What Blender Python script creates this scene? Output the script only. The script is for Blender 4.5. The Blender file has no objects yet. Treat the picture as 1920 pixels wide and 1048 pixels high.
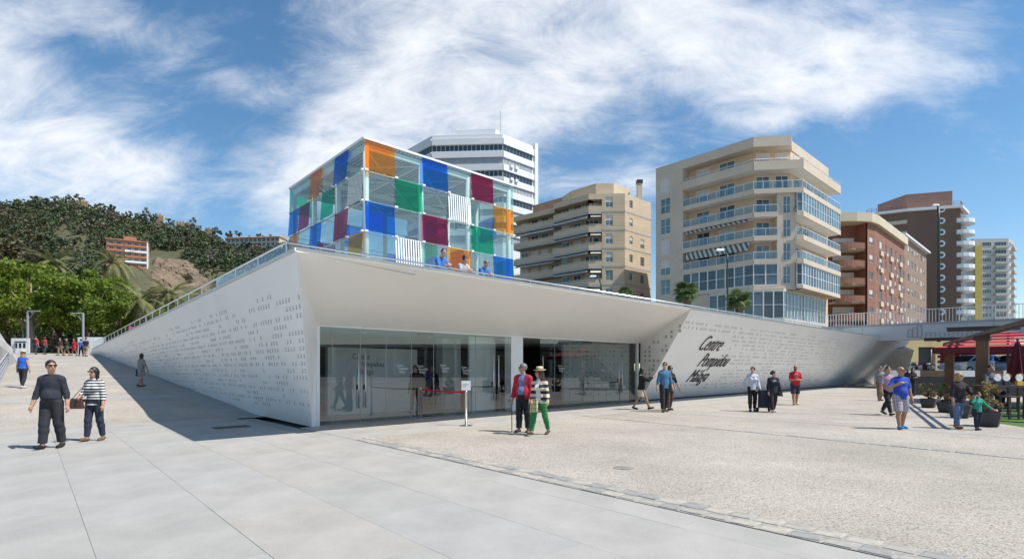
import bpy, math, random
import numpy as np
from mathutils import Vector, Matrix
# ---------------------------------------------------------------- camera
scene = bpy.context.scene
COL = scene.collection
F, CX, HY, CAMZ = 983.0, 960.0, 689.0, 1.65       # focal length and horizon of the photograph, in its pixels
cam_d = bpy.data.cameras.new('camera')
cam_d.sensor_width = 36.0
cam_d.lens = F / 1920 * 36.0
cam_d.shift_y = (HY - 524) / 1920
cam_d.clip_start = 0.1
cam_d.clip_end = 5000
cam = bpy.data.objects.new('camera', cam_d)
cam.location = (0, 0, CAMZ)
cam.rotation_euler = (math.pi / 2, 0, 0)
COL.objects.link(cam)
scene.camera = cam
# ---------------------------------------------------------------- light
SUN = Vector((0.64, -0.215, 1.0)).normalized()     # towards the sun
world = bpy.data.worlds.new('World')
scene.world = world
world.use_nodes = True
wt = world.node_tree
wt.nodes.clear()
def wn(t, **kw):
    n = wt.nodes.new(t)
    for k, v in kw.items():
        setattr(n, k, v)
    return n
wout = wn('ShaderNodeOutputWorld')
bg = wn('ShaderNodeBackground')
bg.inputs['Strength'].default_value = 0.092
sky = wn('ShaderNodeTexSky', sky_type='NISHITA')
sky.sun_disc = False
sky.sun_elevation = math.asin(SUN.z)
sky.sun_rotation = math.atan2(SUN.x, SUN.y)
sky.air_density = 1.0
sky.dust_density = 0.3
sky.ozone_density = 2.2
def wmath(op, a, b=None, c=None, clamp=False):
    n = wn('ShaderNodeMath', operation=op)
    n.use_clamp = clamp
    for i, v in enumerate((a, b, c)):
        if v is None:
            continue
        if isinstance(v, (int, float)):
            n.inputs[i].default_value = v
        else:
            wt.links.new(v, n.inputs[i])
    return n.outputs[0]
tc = wn('ShaderNodeTexCoord')
sep = wn('ShaderNodeSeparateXYZ')
wt.links.new(tc.outputs['Generated'], sep.inputs[0])
zz = wmath('ADD', wmath('MAXIMUM', sep.outputs[2], 0.0), 0.55)
cxn = wmath('DIVIDE', sep.outputs[0], zz)
cyn = wmath('DIVIDE', sep.outputs[1], zz)
comb = wn('ShaderNodeCombineXYZ')
wt.links.new(cxn, comb.inputs[0]); wt.links.new(cyn, comb.inputs[1])
def skyP(px, py):                                   # photo direction -> cloud-layer coordinates
    d = Vector(((px - CX) / F, 1.0, (HY - py) / F)).normalized()
    return d.x / (d.z + 0.55), d.y / (d.z + 0.55)
def wnoise(scale, detail, rough, rot, sx, sy, off=(0, 0, 0), dist=0.0):
    m = wn('ShaderNodeMapping')
    m.inputs['Rotation'].default_value = (0, 0, math.radians(rot))
    m.inputs['Scale'].default_value = (sx, sy, 1)
    m.inputs['Location'].default_value = off
    wt.links.new(comb.outputs[0], m.inputs[0])
    n = wn('ShaderNodeTexNoise')
    n.inputs['Scale'].default_value = scale
    n.inputs['Detail'].default_value = detail
    n.inputs['Roughness'].default_value = rough
    n.inputs['Distortion'].default_value = dist
    wt.links.new(m.outputs[0], n.inputs['Vector'])
    return n.outputs[0]
def lobe(px, py, px2, py2, r, amp):                 # a soft cloud bank stretched between two directions
    ax, ay = skyP(px, py); bx, by = skyP(px2, py2)
    dx, dy = bx - ax, by - ay
    l2 = dx * dx + dy * dy
    t = wmath('DIVIDE', wmath('ADD', wmath('MULTIPLY', wmath('SUBTRACT', cxn, ax), dx),
                              wmath('MULTIPLY', wmath('SUBTRACT', cyn, ay), dy)), l2, clamp=True)
    ex = wmath('SUBTRACT', wmath('SUBTRACT', cxn, ax), wmath('MULTIPLY', t, dx))
    ey = wmath('SUBTRACT', wmath('SUBTRACT', cyn, ay), wmath('MULTIPLY', t, dy))
    d2 = wmath('ADD', wmath('MULTIPLY', ex, ex), wmath('MULTIPLY', ey, ey))
    return wmath('MULTIPLY', wmath('EXPONENT', wmath('MULTIPLY', d2, -1.0 / (r * r))), amp)
CLOUDS = [(20, 220, 210, 330, 135, 0.85), (-260, 260, -20, 240, 170, 0.8), (535, 350, 700, 235, 85, 0.75), (700, 235, 1000, 130, 140, 0.85),
          (1000, 130, 1420, 120, 115, 0.8), (1420, 130, 1780, 160, 70, 0.6), (230, 50, 470, 180, 50, 0.42), (1380, 235, 1580, 200, 45, 0.55),
          (850, 40, 1300, 20, 110, 0.55), (1000, 345, 1240, 340, 45, 0.6), (560, 410, 900, 300, 90, 0.55), (-50, 40, 200, 20, 60, 0.35), (1500, 60, 1800, 40, 60, 0.3)]
cov = None
for c in CLOUDS:
    l = lobe(c[0], c[1], c[2], c[3], c[4] / 1050.0, c[5])
    cov = l if cov is None else wmath('ADD', cov, l)
cov = wmath('MINIMUM', cov, 1.0)
fine = wnoise(7.0, 14, 0.60, 25, 0.8, 1.5, (3.1, 1.7, 0), 0.5)
big = wnoise(2.6, 6, 0.55, 20, 0.9, 1.2, (7.3, 2.2, 0), 0.3)
wisp = wnoise(11.0, 14, 0.70, 58, 0.6, 1.3, (1.3, 5.2, 0), 0.9)
s = wmath('ADD', wmath('MULTIPLY', fine, 0.85), wmath('ADD', wmath('MULTIPLY', big, 0.5), wmath('MULTIPLY', wisp, 0.62)))
s = wmath('ADD', s, wmath('MULTIPLY', cov, 0.52))
mask = wn('ShaderNodeMapRange')
mask.interpolation_type = 'SMOOTHSTEP'
mask.inputs['From Min'].default_value = 1.0
mask.inputs['From Max'].default_value = 1.78
wt.links.new(s, mask.inputs['Value'])
mm = wmath('MULTIPLY', mask.outputs[0], 0.93)
mixc = wn('ShaderNodeMix', data_type='RGBA')
wt.links.new(mm, mixc.inputs[0])
hsv = wn('ShaderNodeHueSaturation')
hsv.inputs['Saturation'].default_value = 1.18
hsv.inputs['Hue'].default_value = 0.493
hsv.inputs['Value'].default_value = 1.06
wt.links.new(sky.outputs[0], hsv.inputs['Color'])
wt.links.new(hsv.outputs[0], mixc.inputs[6])
mixc.inputs[7].default_value = (7.7, 7.8, 7.95, 1)
wt.links.new(mixc.outputs[2], bg.inputs['Color'])
wt.links.new(bg.outputs[0], wout.inputs['Surface'])

sun_d = bpy.data.lights.new('sun', 'SUN')
sun_d.energy = 3.8
sun_d.angle = math.radians(0.53)
sun_d.color = (1.0, 0.96, 0.89)
sun = bpy.data.objects.new('sun', sun_d)
sun.rotation_euler = (-SUN).to_track_quat('-Z', 'Y').to_euler()
sun.location = (30, -10, 60)
COL.objects.link(sun)
scene.view_settings.view_transform = 'Standard'
scene.view_settings.look = 'None'
scene.view_settings.gamma = 1
scene.view_settings.exposure = 0.62
scene.render.engine = 'CYCLES'
scene.cycles.max_bounces = 8
scene.cycles.transparent_max_bounces = 24
# ---------------------------------------------------------------- helpers
rng = random.Random(7)
def at(px, py, Y):                                  # photo pixel + depth -> point
    return Vector(((px - CX) / F * Y, Y, CAMZ + (HY - py) / F * Y))
def gnd(px, py, z=0.0):                             # photo pixel on level ground of height z
    Y = (CAMZ - z) * F / (py - HY)
    return Vector(((px - CX) / F * Y, Y, z))
def hit(px, py, p0, n):                             # photo pixel on a plane
    d = Vector(((px - CX) / F, 1, (HY - py) / F)); o = Vector((0, 0, CAMZ))
    return o + d * ((p0 - o).dot(n) / d.dot(n))
U = Vector((0.735, 0.678, 0)).normalized()          # along the museum's glass front
V = Vector((-U.y, U.x, 0))                          # along its left wall, away from the camera
N = Vector((U.y, -U.x, 0))                          # out of the glass front
O = Vector((-5.5, 14.8, 0))
def upz(u, p, z):                                   # museum coordinates -> world
    return O + U * u + N * p + Vector((0, 0, z))

def tag(o, label=None, cat=None, group=None, kind=None):
    if label: o['label'] = label
    if cat: o['category'] = cat
    if group: o['group'] = group
    if kind: o['kind'] = kind
    return o
def empty(name, loc, label=None, cat=None, group=None, rz=0.0):
    o = bpy.data.objects.new(name, None)
    o.empty_display_size = 0.2
    o.location = loc
    o.rotation_euler = (0, 0, rz)
    COL.objects.link(o)
    return tag(o, label, cat, group)
def pmat(p):
    """world matrix of a parent made here (never more than two levels above)"""
    m = Matrix.LocRotScale(p.location, p.rotation_euler, p.scale)
    if p.parent is not None:
        m = pmat(p.parent) @ p.matrix_parent_inverse @ m
    return m
def link(name, me, parent=None, local=False, matrix=None):
    o = bpy.data.objects.new(name, me)
    COL.objects.link(o)
    if matrix is not None:
        o.matrix_basis = matrix
    if parent is not None:
        o.parent = parent
        if not local:
            o.matrix_parent_inverse = pmat(parent).inverted()
    return o
class MB:
    """collects faces of one mesh"""
    def __init__(self):
        self.v = []; self.f = []; self.m = []; self.M = None
    def add(self, pts, faces, mi=0):
        k = len(self.v)
        if self.M is not None:
            pts = [self.M @ Vector(p) for p in pts]
        self.v.extend([tuple(p) for p in pts])
        for f in faces:
            self.f.append([i + k for i in f]); self.m.append(mi)
        return self
    def quad(self, a, b, c, d, mi=0):
        return self.add([a, b, c, d], [(0, 1, 2, 3)], mi)
    def hexa(self, p, mi=0):                        # 8 points: bottom ring, top ring
        return self.add(p, [(3, 2, 1, 0), (4, 5, 6, 7), (0, 1, 5, 4), (1, 2, 6, 5), (2, 3, 7, 6), (3, 0, 4, 7)], mi)
    def box(self, x0, x1, y0, y1, z0, z1, mi=0):
        return self.hexa([(x0, y0, z0), (x1, y0, z0), (x1, y1, z0), (x0, y1, z0),
                          (x0, y0, z1), (x1, y0, z1), (x1, y1, z1), (x0, y1, z1)], mi)
    def obox(self, o, a, b, c, mi=0):               # corner and three edge vectors
        o, a, b, c = Vector(o), Vector(a), Vector(b), Vector(c)
        return self.hexa([o, o + a, o + a + b, o + b, o + c, o + a + c, o + a + b + c, o + b + c], mi)
    def prism(self, poly, z0, z1, mi=0, cap=True):
        n = len(poly)
        pts = [(p[0], p[1], z0) for p in poly] + [(p[0], p[1], z1) for p in poly]
        fs = [(i, (i + 1) % n, (i + 1) % n + n, i + n) for i in range(n)]
        if cap:
            fs += [tuple(range(n - 1, -1, -1)), tuple(range(n, 2 * n))]
        return self.add(pts, fs, mi)
    def tube(self, pts, r, n=8, mi=0, cap=True):    # polyline tube, r number or list
        pts = [Vector(p) for p in pts]
        rs = r if isinstance(r, (list, tuple)) else [r] * len(pts)
        vs, fs = [], []
        prev = None
        for i, p in enumerate(pts):
            d = (pts[min(i + 1, len(pts) - 1)] - pts[max(i - 1, 0)])
            d = d.normalized() if d.length > 1e-9 else Vector((0, 0, 1))
            if prev is None:
                a = d.cross(Vector((0, 0, 1)))
                if a.length < 1e-3: a = Vector((1, 0, 0))
            else:
                a = prev - d * prev.dot(d)
            a.normalize(); prev = a
            b = d.cross(a)
            for k in range(n):
                t = 2 * math.pi * k / n
                vs.append(p + a * (rs[i] * math.cos(t)) + b * (rs[i] * math.sin(t)))
        for i in range(len(pts) - 1):
            for k in range(n):
                k2 = (k + 1) % n
                fs.append((i * n + k, i * n + k2, (i + 1) * n + k2, (i + 1) * n + k))
        if cap:
            fs.append(tuple(range(n - 1, -1, -1)))
            fs.append(tuple((len(pts) - 1) * n + k for k in range(n)))
        return self.add(vs, fs, mi)
    def lathe(self, prof, c=(0, 0, 0), n=16, mi=0):  # prof: (r, z)
        vs, fs = [], []
        for r, z in prof:
            for k in range(n):
                t = 2 * math.pi * k / n
                vs.append((c[0] + r * math.cos(t), c[1] + r * math.sin(t), c[2] + z))
        for i in range(len(prof) - 1):
            for k in range(n):
                k2 = (k + 1) % n
                fs.append((i * n + k, i * n + k2, (i + 1) * n + k2, (i + 1) * n + k))
        fs.append(tuple(range(n - 1, -1, -1)))
        fs.append(tuple((len(prof) - 1) * n + k for k in range(n)))
        return self.add(vs, fs, mi)
    def mesh(self, name, mats, smooth=False):
        me = bpy.data.meshes.new(name)
        me.from_pydata(self.v, [], self.f)
        for m in (mats if isinstance(mats, (list, tuple)) else [mats]):
            me.materials.append(m)
        if any(self.m):
            me.polygons.foreach_set('material_index', self.m)
        if smooth:
            me.polygons.foreach_set('use_smooth', [True] * len(self.f))
        me.update()
        return me
    def build(self, name, mats, parent=None, smooth=False, label=None, cat=None, group=None, kind=None, local=False):
        return tag(link(name, self.mesh(name, mats, smooth), parent, local), label, cat, group, kind)

# ---------------------------------------------------------------- materials
MATS = {}
def pm(name, col, rough=0.6, var=0.12, scale=2.0, bump=0.0, bscale=40.0, metal=0.0, spec=0.5, col2=None, detail=6, stretch=(1, 1, 1), coat=0.0, grain=0.0, gscale=120.0):
    """procedural surface: base colour varied by two noises, optional fine relief"""
    if name in MATS:
        return MATS[name]
    m = bpy.data.materials.new(name); m.use_nodes = True
    nt = m.node_tree; b = nt.nodes['Principled BSDF']
    b.inputs['Roughness'].default_value = rough
    b.inputs['Metallic'].default_value = metal
    b.inputs['Specular IOR Level'].default_value = spec
    b.inputs['Coat Weight'].default_value = coat
    tcn = nt.nodes.new('ShaderNodeTexCoord'); mp = nt.nodes.new('ShaderNodeMapping')
    mp.inputs['Scale'].default_value = stretch
    nt.links.new(tcn.outputs['Object'], mp.inputs[0])
    n1 = nt.nodes.new('ShaderNodeTexNoise'); n1.inputs['Scale'].default_value = scale; n1.inputs['Detail'].default_value = detail
    n1.inputs['Roughness'].default_value = 0.62
    nt.links.new(mp.outputs[0], n1.inputs['Vector'])
    mix = nt.nodes.new('ShaderNodeMix'); mix.data_type = 'RGBA'
    c2 = col2 or tuple(max(0.0, c * (1 - 2.2 * var)) for c in col)
    c1 = col if col2 else tuple(min(1.0, c * (1 + var)) for c in col)
    mix.inputs[6].default_value = (*c1, 1); mix.inputs[7].default_value = (*c2, 1)
    mr = nt.nodes.new('ShaderNodeMapRange'); mr.inputs['From Min'].default_value = 0.3; mr.inputs['From Max'].default_value = 0.75
    nt.links.new(n1.outputs[0], mr.inputs['Value'])
    nt.links.new(mr.outputs[0], mix.inputs[0])
    col_out = mix.outputs[2]
    if grain:
        n3 = nt.nodes.new('ShaderNodeTexNoise'); n3.inputs['Scale'].default_value = gscale; n3.inputs['Detail'].default_value = 3
        nt.links.new(mp.outputs[0], n3.inputs['Vector'])
        m3 = nt.nodes.new('ShaderNodeMapRange'); m3.inputs['From Min'].default_value = 0.3; m3.inputs['From Max'].default_value = 0.7
        m3.inputs['To Min'].default_value = 1 - grain; m3.inputs['To Max'].default_value = 1 + grain
        nt.links.new(n3.outputs[0], m3.inputs['Value'])
        x3 = nt.nodes.new('ShaderNodeMix'); x3.data_type = 'RGBA'; x3.blend_type = 'MULTIPLY'; x3.inputs[0].default_value = 1
        nt.links.new(col_out, x3.inputs[6]); nt.links.new(m3.outputs[0], x3.inputs[7]); col_out = x3.outputs[2]
    nt.links.new(col_out, b.inputs['Base Color'])
    if bump:
        n2 = nt.nodes.new('ShaderNodeTexNoise'); n2.inputs['Scale'].default_value = bscale; n2.inputs['Detail'].default_value = 4
        nt.links.new(mp.outputs[0], n2.inputs['Vector'])
        bp = nt.nodes.new('ShaderNodeBump'); bp.inputs['Strength'].default_value = bump; bp.inputs['Distance'].default_value = 0.02
        nt.links.new(n2.outputs[0], bp.inputs['Height'])
        nt.links.new(bp.outputs[0], b.inputs['Normal'])
    MATS[name] = m
    return m
def glassm(name, tint, refl=1.0, alpha_tint=1.0, ior=1.5, rough=0.0):
    """thin pane: tinted see-through plus a Fresnel mirror"""
    if name in MATS:
        return MATS[name]
    m = bpy.data.materials.new(name); m.use_nodes = True
    nt = m.node_tree; nt.nodes.clear()
    out = nt.nodes.new('ShaderNodeOutputMaterial')
    tr = nt.nodes.new('ShaderNodeBsdfTransparent'); tr.inputs[0].default_value = (*tint, 1)
    gl = nt.nodes.new('ShaderNodeBsdfGlossy'); gl.inputs['Roughness'].default_value = rough
    gl.inputs['Color'].default_value = (refl, refl, refl, 1)
    r0 = ((ior - 1) / (ior + 1)) ** 2 * 2.0        # both faces of the sheet
    ge = nt.nodes.new('ShaderNodeNewGeometry'); dt = nt.nodes.new('ShaderNodeVectorMath'); dt.operation = 'DOT_PRODUCT'
    nt.links.new(ge.outputs['Incoming'], dt.inputs[0]); nt.links.new(ge.outputs['Normal'], dt.inputs[1])
    def mth(op, x, y):
        n = nt.nodes.new('ShaderNodeMath'); n.operation = op; n.use_clamp = op == 'SUBTRACT'
        for i, q in enumerate((x, y)):
            if q is None: continue
            if isinstance(q, (int, float)): n.inputs[i].default_value = q
            else: nt.links.new(q, n.inputs[i])
        return n.outputs[0]
    fz = mth('ADD', mth('MULTIPLY', mth('POWER', mth('SUBTRACT', 1.0, mth('ABSOLUTE', dt.outputs['Value'], None)), 5.0), 1 - r0), r0)
    mx = nt.nodes.new('ShaderNodeMixShader')
    nt.links.new(fz, mx.inputs[0]); nt.links.new(tr.outputs[0], mx.inputs[1]); nt.links.new(gl.outputs[0], mx.inputs[2])
    nt.links.new(mx.outputs[0], out.inputs[0])
    MATS[name] = m
    return m
def sheet_fresnel(nt, r0):
    """mirror share of a thin sheet, the same from both sides"""
    ge = nt.nodes.new('ShaderNodeNewGeometry'); dt = nt.nodes.new('ShaderNodeVectorMath'); dt.operation = 'DOT_PRODUCT'
    nt.links.new(ge.outputs['Incoming'], dt.inputs[0]); nt.links.new(ge.outputs['Normal'], dt.inputs[1])
    prev = dt.outputs['Value']
    for op, k, flip in (('ABSOLUTE', None, 0), ('SUBTRACT', 1.0, 1), ('POWER', 5.0, 0), ('MULTIPLY', 1 - r0, 0), ('ADD', r0, 0)):
        n = nt.nodes.new('ShaderNodeMath'); n.operation = op; n.use_clamp = op == 'SUBTRACT'
        nt.links.new(prev, n.inputs[1 if flip else 0])
        if k is not None: n.inputs[0 if flip else 1].default_value = k
        prev = n.outputs[0]
    return prev
def colglass(name, col, body=0.3, solid=None, r0=0.09):
    """coloured glass sheet: tinted see-through, a share of solid colour, mirror on top"""
    m = bpy.data.materials.new(name); m.use_nodes = True
    nt = m.node_tree; nt.nodes.clear()
    out = nt.nodes.new('ShaderNodeOutputMaterial')
    tr = nt.nodes.new('ShaderNodeBsdfTransparent'); tr.inputs[0].default_value = (*col, 1)
    df = nt.nodes.new('ShaderNodeBsdfDiffuse'); df.inputs['Color'].default_value = (*(solid or [c * 0.8 for c in col]), 1)
    tl = nt.nodes.new('ShaderNodeBsdfTranslucent'); tl.inputs['Color'].default_value = (*(solid or [c * 0.8 for c in col]), 1)
    m0 = nt.nodes.new('ShaderNodeMixShader'); m0.inputs[0].default_value = 0.5
    nt.links.new(df.outputs[0], m0.inputs[1]); nt.links.new(tl.outputs[0], m0.inputs[2])
    mx = nt.nodes.new('ShaderNodeMixShader'); mx.inputs[0].default_value = body
    nt.links.new(tr.outputs[0], mx.inputs[1]); nt.links.new(m0.outputs[0], mx.inputs[2])
    gl = nt.nodes.new('ShaderNodeBsdfGlossy'); gl.inputs['Roughness'].default_value = 0.02
    m2 = nt.nodes.new('ShaderNodeMixShader')
    nt.links.new(sheet_fresnel(nt, r0), m2.inputs[0]); nt.links.new(mx.outputs[0], m2.inputs[1]); nt.links.new(gl.outputs[0], m2.inputs[2])
    nt.links.new(m2.outputs[0], out.inputs[0])
    MATS[name] = m
    return m
M_WHITE = pm('white_panel', (0.88, 0.872, 0.855), 0.42, 0.03, 0.5, stretch=(1, 1, .25))
M_COPING = pm('pale_coping', (0.62, 0.61, 0.58), 0.5, 0.06, 1.0)
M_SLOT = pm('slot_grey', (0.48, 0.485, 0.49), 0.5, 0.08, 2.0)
M_STEEL = pm('brushed_steel', (0.62, 0.63, 0.64), 0.28, 0.05, 3, metal=1.0)
M_PAINT = pm('white_paint', (0.78, 0.79, 0.78), 0.4, 0.03, 1.0)
M_DARK = pm('dark_metal', (0.03, 0.03, 0.033), 0.4, 0.1, 3)
M_BLACK = pm('black_lettering', (0.012, 0.012, 0.014), 0.5, 0.1, 3)
M_REDL = pm('red_lettering', (0.55, 0.03, 0.025), 0.5, 0.05, 3)
M_GREY = pm('grey_metal', (0.33, 0.34, 0.35), 0.4, 0.06, 2)
M_GLASS = glassm('clear_glass', (0.90, 0.95, 0.94))
M_DOORGLASS = glassm('door_glass', (0.75, 0.81, 0.80), ior=1.62)
M_ASPH = pm('asphalt', (0.055, 0.055, 0.057), 0.85, 0.15, 1.5, 0.3, 120)
M_CONC = pm('concrete', (0.42, 0.415, 0.40), 0.75, 0.1, 0.8, 0.1, 60)
# ---------------------------------------------------------------- ground
def speckle(name, c1, c2, c3, scale, rough=0.85, bump=0.25, big=0.25):
    """exposed-aggregate surface: pebbles of three tones in a worn bed"""
    m = bpy.data.materials.new(name); m.use_nodes = True
    nt = m.node_tree; b = nt.nodes['Principled BSDF']; b.inputs['Roughness'].default_value = rough
    b.inputs['Specular IOR Level'].default_value = 0.25
    t = nt.nodes.new('ShaderNodeTexCoord')
    v = nt.nodes.new('ShaderNodeTexVoronoi'); v.inputs['Scale'].default_value = scale
    nt.links.new(t.outputs['Object'], v.inputs['Vector'])
    r = nt.nodes.new('ShaderNodeValToRGB'); r.color_ramp.interpolation = 'CONSTANT'
    e = r.color_ramp.elements
    e[0].position = 0; e[0].color = (*c2, 1); e[1].position = 0.22; e[1].color = (*c1, 1)
    x = e.new(0.74); x.color = (*c3, 1)
    sp = nt.nodes.new('ShaderNodeSeparateColor'); nt.links.new(v.outputs['Color'], sp.inputs[0])
    nt.links.new(sp.outputs[0], r.inputs[0])
    n = nt.nodes.new('ShaderNodeTexNoise'); n.inputs['Scale'].default_value = 0.35; n.inputs['Detail'].default_value = 8; n.inputs['Roughness'].default_value = 0.65
    nt.links.new(t.outputs['Object'], n.inputs['Vector'])
    mr = nt.nodes.new('ShaderNodeMapRange'); mr.inputs['From Min'].default_value = 0.3; mr.inputs['From Max'].default_value = 0.7
    mr.inputs['To Min'].default_value = 1 - big; mr.inputs['To Max'].default_value = 1 + big * 0.4
    nt.links.new(n.outputs[0], mr.inputs[0])
    mx = nt.nodes.new('ShaderNodeMix'); mx.data_type = 'RGBA'; mx.blend_type = 'MULTIPLY'; mx.inputs[0].default_value = 1
    nt.links.new(r.outputs[0], mx.inputs[6]); nt.links.new(mr.outputs[0], mx.inputs[7])
    nt.links.new(mx.outputs[2], b.inputs['Base Color'])
    bp = nt.nodes.new('ShaderNodeBump'); bp.inputs['Strength'].default_value = bump; bp.inputs['Distance'].default_value = 0.01
    nt.links.new(v.outputs['Distance'], bp.inputs['Height']); bp.invert = True
    nt.links.new(bp.outputs[0], b.inputs['Normal'])
    MATS[name] = m
    return m
M_GRAVEL = speckle('exposed_aggregate', (0.415, 0.37, 0.312), (0.25, 0.22, 0.185), (0.50, 0.46, 0.40), 72)
M_GRAN = [pm('granite_%s' % k, c, 0.78, 0.09, 1.1, 0.12, 160, detail=12, spec=0.25, grain=0.10, gscale=70) for k, c in
          (('pale', (0.386, 0.368, 0.338)), ('mid', (0.368, 0.352, 0.325)), ('cool', (0.374, 0.36, 0.337)), ('warm', (0.384, 0.361, 0.327)))]
M_SETT = [pm('sett_%s' % k, c, 0.75, 0.15, 6, 0.3, 60) for k, c in (('a', (0.37, 0.345, 0.30)), ('b', (0.30, 0.29, 0.27)), ('c', (0.43, 0.39, 0.33)))]
M_MORTAR = pm('mortar', (0.35, 0.335, 0.305), 0.9, 0.2, 5, 0.2, 80)
M_PARK = pm('park_soil', (0.20, 0.17, 0.12), 0.9, 0.25, 0.5)
def sheet(name, pts, m, label=None, kind='structure', parent=None):
    mb = MB(); mb.add(pts, [tuple(range(len(pts)))])
    return mb.build(name, m, parent, kind=kind, label=label)
sheet('ground', [(-2500, -600, -0.15), (2500, -600, -0.15), (2500, 3500, -0.15), (-2500, 3500, -0.15)],
      pm('far_ground', (0.30, 0.28, 0.24), 0.9, 0.2, 0.05))
sheet('pavement_bed', [upz(-16, -6, -0.03), upz(-0.5, -6, -0.03), upz(-0.5, 0, -0.03), upz(62, 0, -0.03), upz(62, 3.3, -0.03),
                       upz(-0.5, 3.3, -0.03), upz(-0.5, 30, -0.03), upz(-16, 30, -0.03)][::-1], M_MORTAR)
gravel = sheet('gravel_plaza', [upz(-0.5, 3.3, 0), upz(62, 3.3, 0), upz(62, 30, 0), upz(-0.5, 30, 0)][::-1], M_GRAVEL)
# granite slabs, each its own stone
pave = MB().quad(upz(-16, -5, -0.026), upz(-16, 30, -0.026), upz(-0.52, 30, -0.026), upz(-0.52, -5, -0.026)).build('granite_pavement', M_MORTAR, kind='structure')
SLAB = {}
def slab(parent, u0, u1, p0, p1, z=0.0, name='paving_slab'):
    g = 0.0012
    w, l = round(u1 - u0, 3), round(p1 - p0, 3)
    mi = rng.choice((0, 0, 1, 2, 3))
    key = (w, l, mi)
    if key not in SLAB:
        mb = MB(); e = 0.002
        a, b = w / 2 - g, l / 2 - g
        mb.add([(-a, -b, -0.024), (a, -b, -0.024), (a, b, -0.024), (-a, b, -0.024),
                (-a, -b, -e), (a, -b, -e), (a, b, -e), (-a, b, -e),
                (-a + e, -b + e, 0), (a - e, -b + e, 0), (a - e, b - e, 0), (-a + e, b - e, 0)],
               [(0, 1, 5, 4), (1, 2, 6, 5), (2, 3, 7, 6), (3, 0, 4, 7), (4, 5, 9, 8), (5, 6, 10, 9), (6, 7, 11, 10), (7, 4, 8, 11), (8, 9, 10, 11)])
        SLAB[key] = mb.mesh('paving_slab', M_GRAN[mi])
    c = upz((u0 + u1) / 2, (p0 + p1) / 2, z + rng.uniform(-0.0012, 0.0012))
    return link(name, SLAB[key], parent, matrix=Matrix.Translation(c) @ Matrix.Rotation(math.atan2(U.y, U.x), 4, 'Z') @ Matrix.Scale(-1, 4, (0, 1, 0)))
us = [-0.52, -1.04] + [-1.04 - 1.13 * k for k in range(1, 14)]
for i in range(len(us) - 1):
    off = (0.0, 0.9, 0.35, 1.3)[i % 4]
    p = -5.0
    first = True
    while p < 16:
        q = min(p + (2.1 - off if first and off else 2.1), 16.0); first = False
        if q - p > 0.2 and not (p > 12.5 and us[i] < -9) and not (p < 0 and us[i] > -1.0):
            slab(pave, us[i + 1], us[i], p, q)
        p = q
front = MB().quad(upz(-0.5, 0.02, -0.026), upz(-0.5, 3.3, -0.026), upz(62, 3.3, -0.026), upz(62, 0.02, -0.026)).build('front_pavement', M_MORTAR, kind='structure')
u = -0.5
while u < 24:
    for (p0, p1) in ((0.06, 1.66), (1.66, 3.28)):
        slab(front, u, u + 1.2, p0, p1)
    u = round(u + 1.2, 3)
mb = MB().quad(upz(u, 0.06, -0.001), upz(u, 3.28, -0.001), upz(62, 3.28, -0.001), upz(62, 0.06, -0.001))
mb.build('far_slabs', M_GRAN[0], front, kind='stuff')
# cobble edging
def setts(name, a, b, rows, size, n_max=400):
    root = MB().quad(Vector(a) + Vector((0, 0, 0.002)), Vector(b) + Vector((0, 0, 0.002)), Vector(b) + (Vector(b) - Vector(a)).normalized().cross(Vector((0, 0, 1))) * 0.24 * rows + Vector((0, 0, 0.002)),
                     Vector(a) + (Vector(b) - Vector(a)).normalized().cross(Vector((0, 0, 1))) * 0.24 * rows + Vector((0, 0, 0.002))).build(name, M_MORTAR, kind='structure')
    a, b = Vector(a), Vector(b); d = (b - a).normalized(); s = d.cross(Vector((0, 0, 1)))
    meshes = []
    for k in range(9):
        mb = MB(); x, y = size * rng.uniform(0.42, 0.5), rng.uniform(0.088, 0.108)
        j = lambda: rng.uniform(-0.012, 0.012)
        h = 0.007
        mb.add([(-x, -y, -0.03), (x, -y, -0.03), (x, y, -0.03), (-x, y, -0.03)] +
               [(-x + j(), -y + j(), h), (x + j(), -y + j(), h), (x + j(), y + j(), h), (-x + j(), y + j(), h)] +
               [(-x + 0.025, -y + 0.025, h + 0.004), (x - 0.025, -y + 0.025, h + 0.004), (x - 0.025, y - 0.025, h + 0.004), (-x + 0.025, y - 0.025, h + 0.004)],
               [(0, 1, 5, 4), (1, 2, 6, 5), (2, 3, 7, 6), (3, 0, 4, 7), (4, 5, 9, 8), (5, 6, 10, 9), (6, 7, 11, 10), (7, 4, 8, 11), (8, 9, 10, 11)])
        meshes.append(mb.mesh('sett', M_SETT[k % 3]))
    L = (b - a).length
    for r in range(rows):
        t = size * (0.5 + 0.4 * r)
        while t < L:
            c = a + d * t + s * (0.12 + 0.235 * r) + Vector((0, 0, rng.uniform(-0.002, 0.004)))
            link('sett', rng.choice(meshes), root, matrix=Matrix.Translation(c) @ Matrix.Rotation(math.atan2(d.y, d.x) + rng.uniform(-0.05, 0.05), 4, 'Z'))
            t += size * rng.uniform(1.03, 1.12)
setts('cobble_edging', upz(-0.5, 15.5, 0), upz(-0.5, 3.35, 0), 2, 0.27)
setts('cobble_line', (10.6, 7.75, 0), (2.3, 17.95, 0), 1, 0.33)
for k, (a, b, w) in enumerate((((5.3, 20.2), (12.6, 12.0), 0.34), ((9.6, 22.5), (17.0, 14.2), 0.34))):
    a, b = Vector((*a, 0.004)), Vector((*b, 0.004)); s = (b - a).normalized().cross(Vector((0, 0, 1))) * w
    MB().quad(a, b, b + s, a + s).build('granite_strip', M_GRAN[0], kind='structure')
mb = MB(); mb.lathe([(0.16, 0.001), (0.16, 0.006), (0.13, 0.006), (0.125, 0.004), (0.02, 0.004)], gnd(1168, 877), 28)
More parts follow.
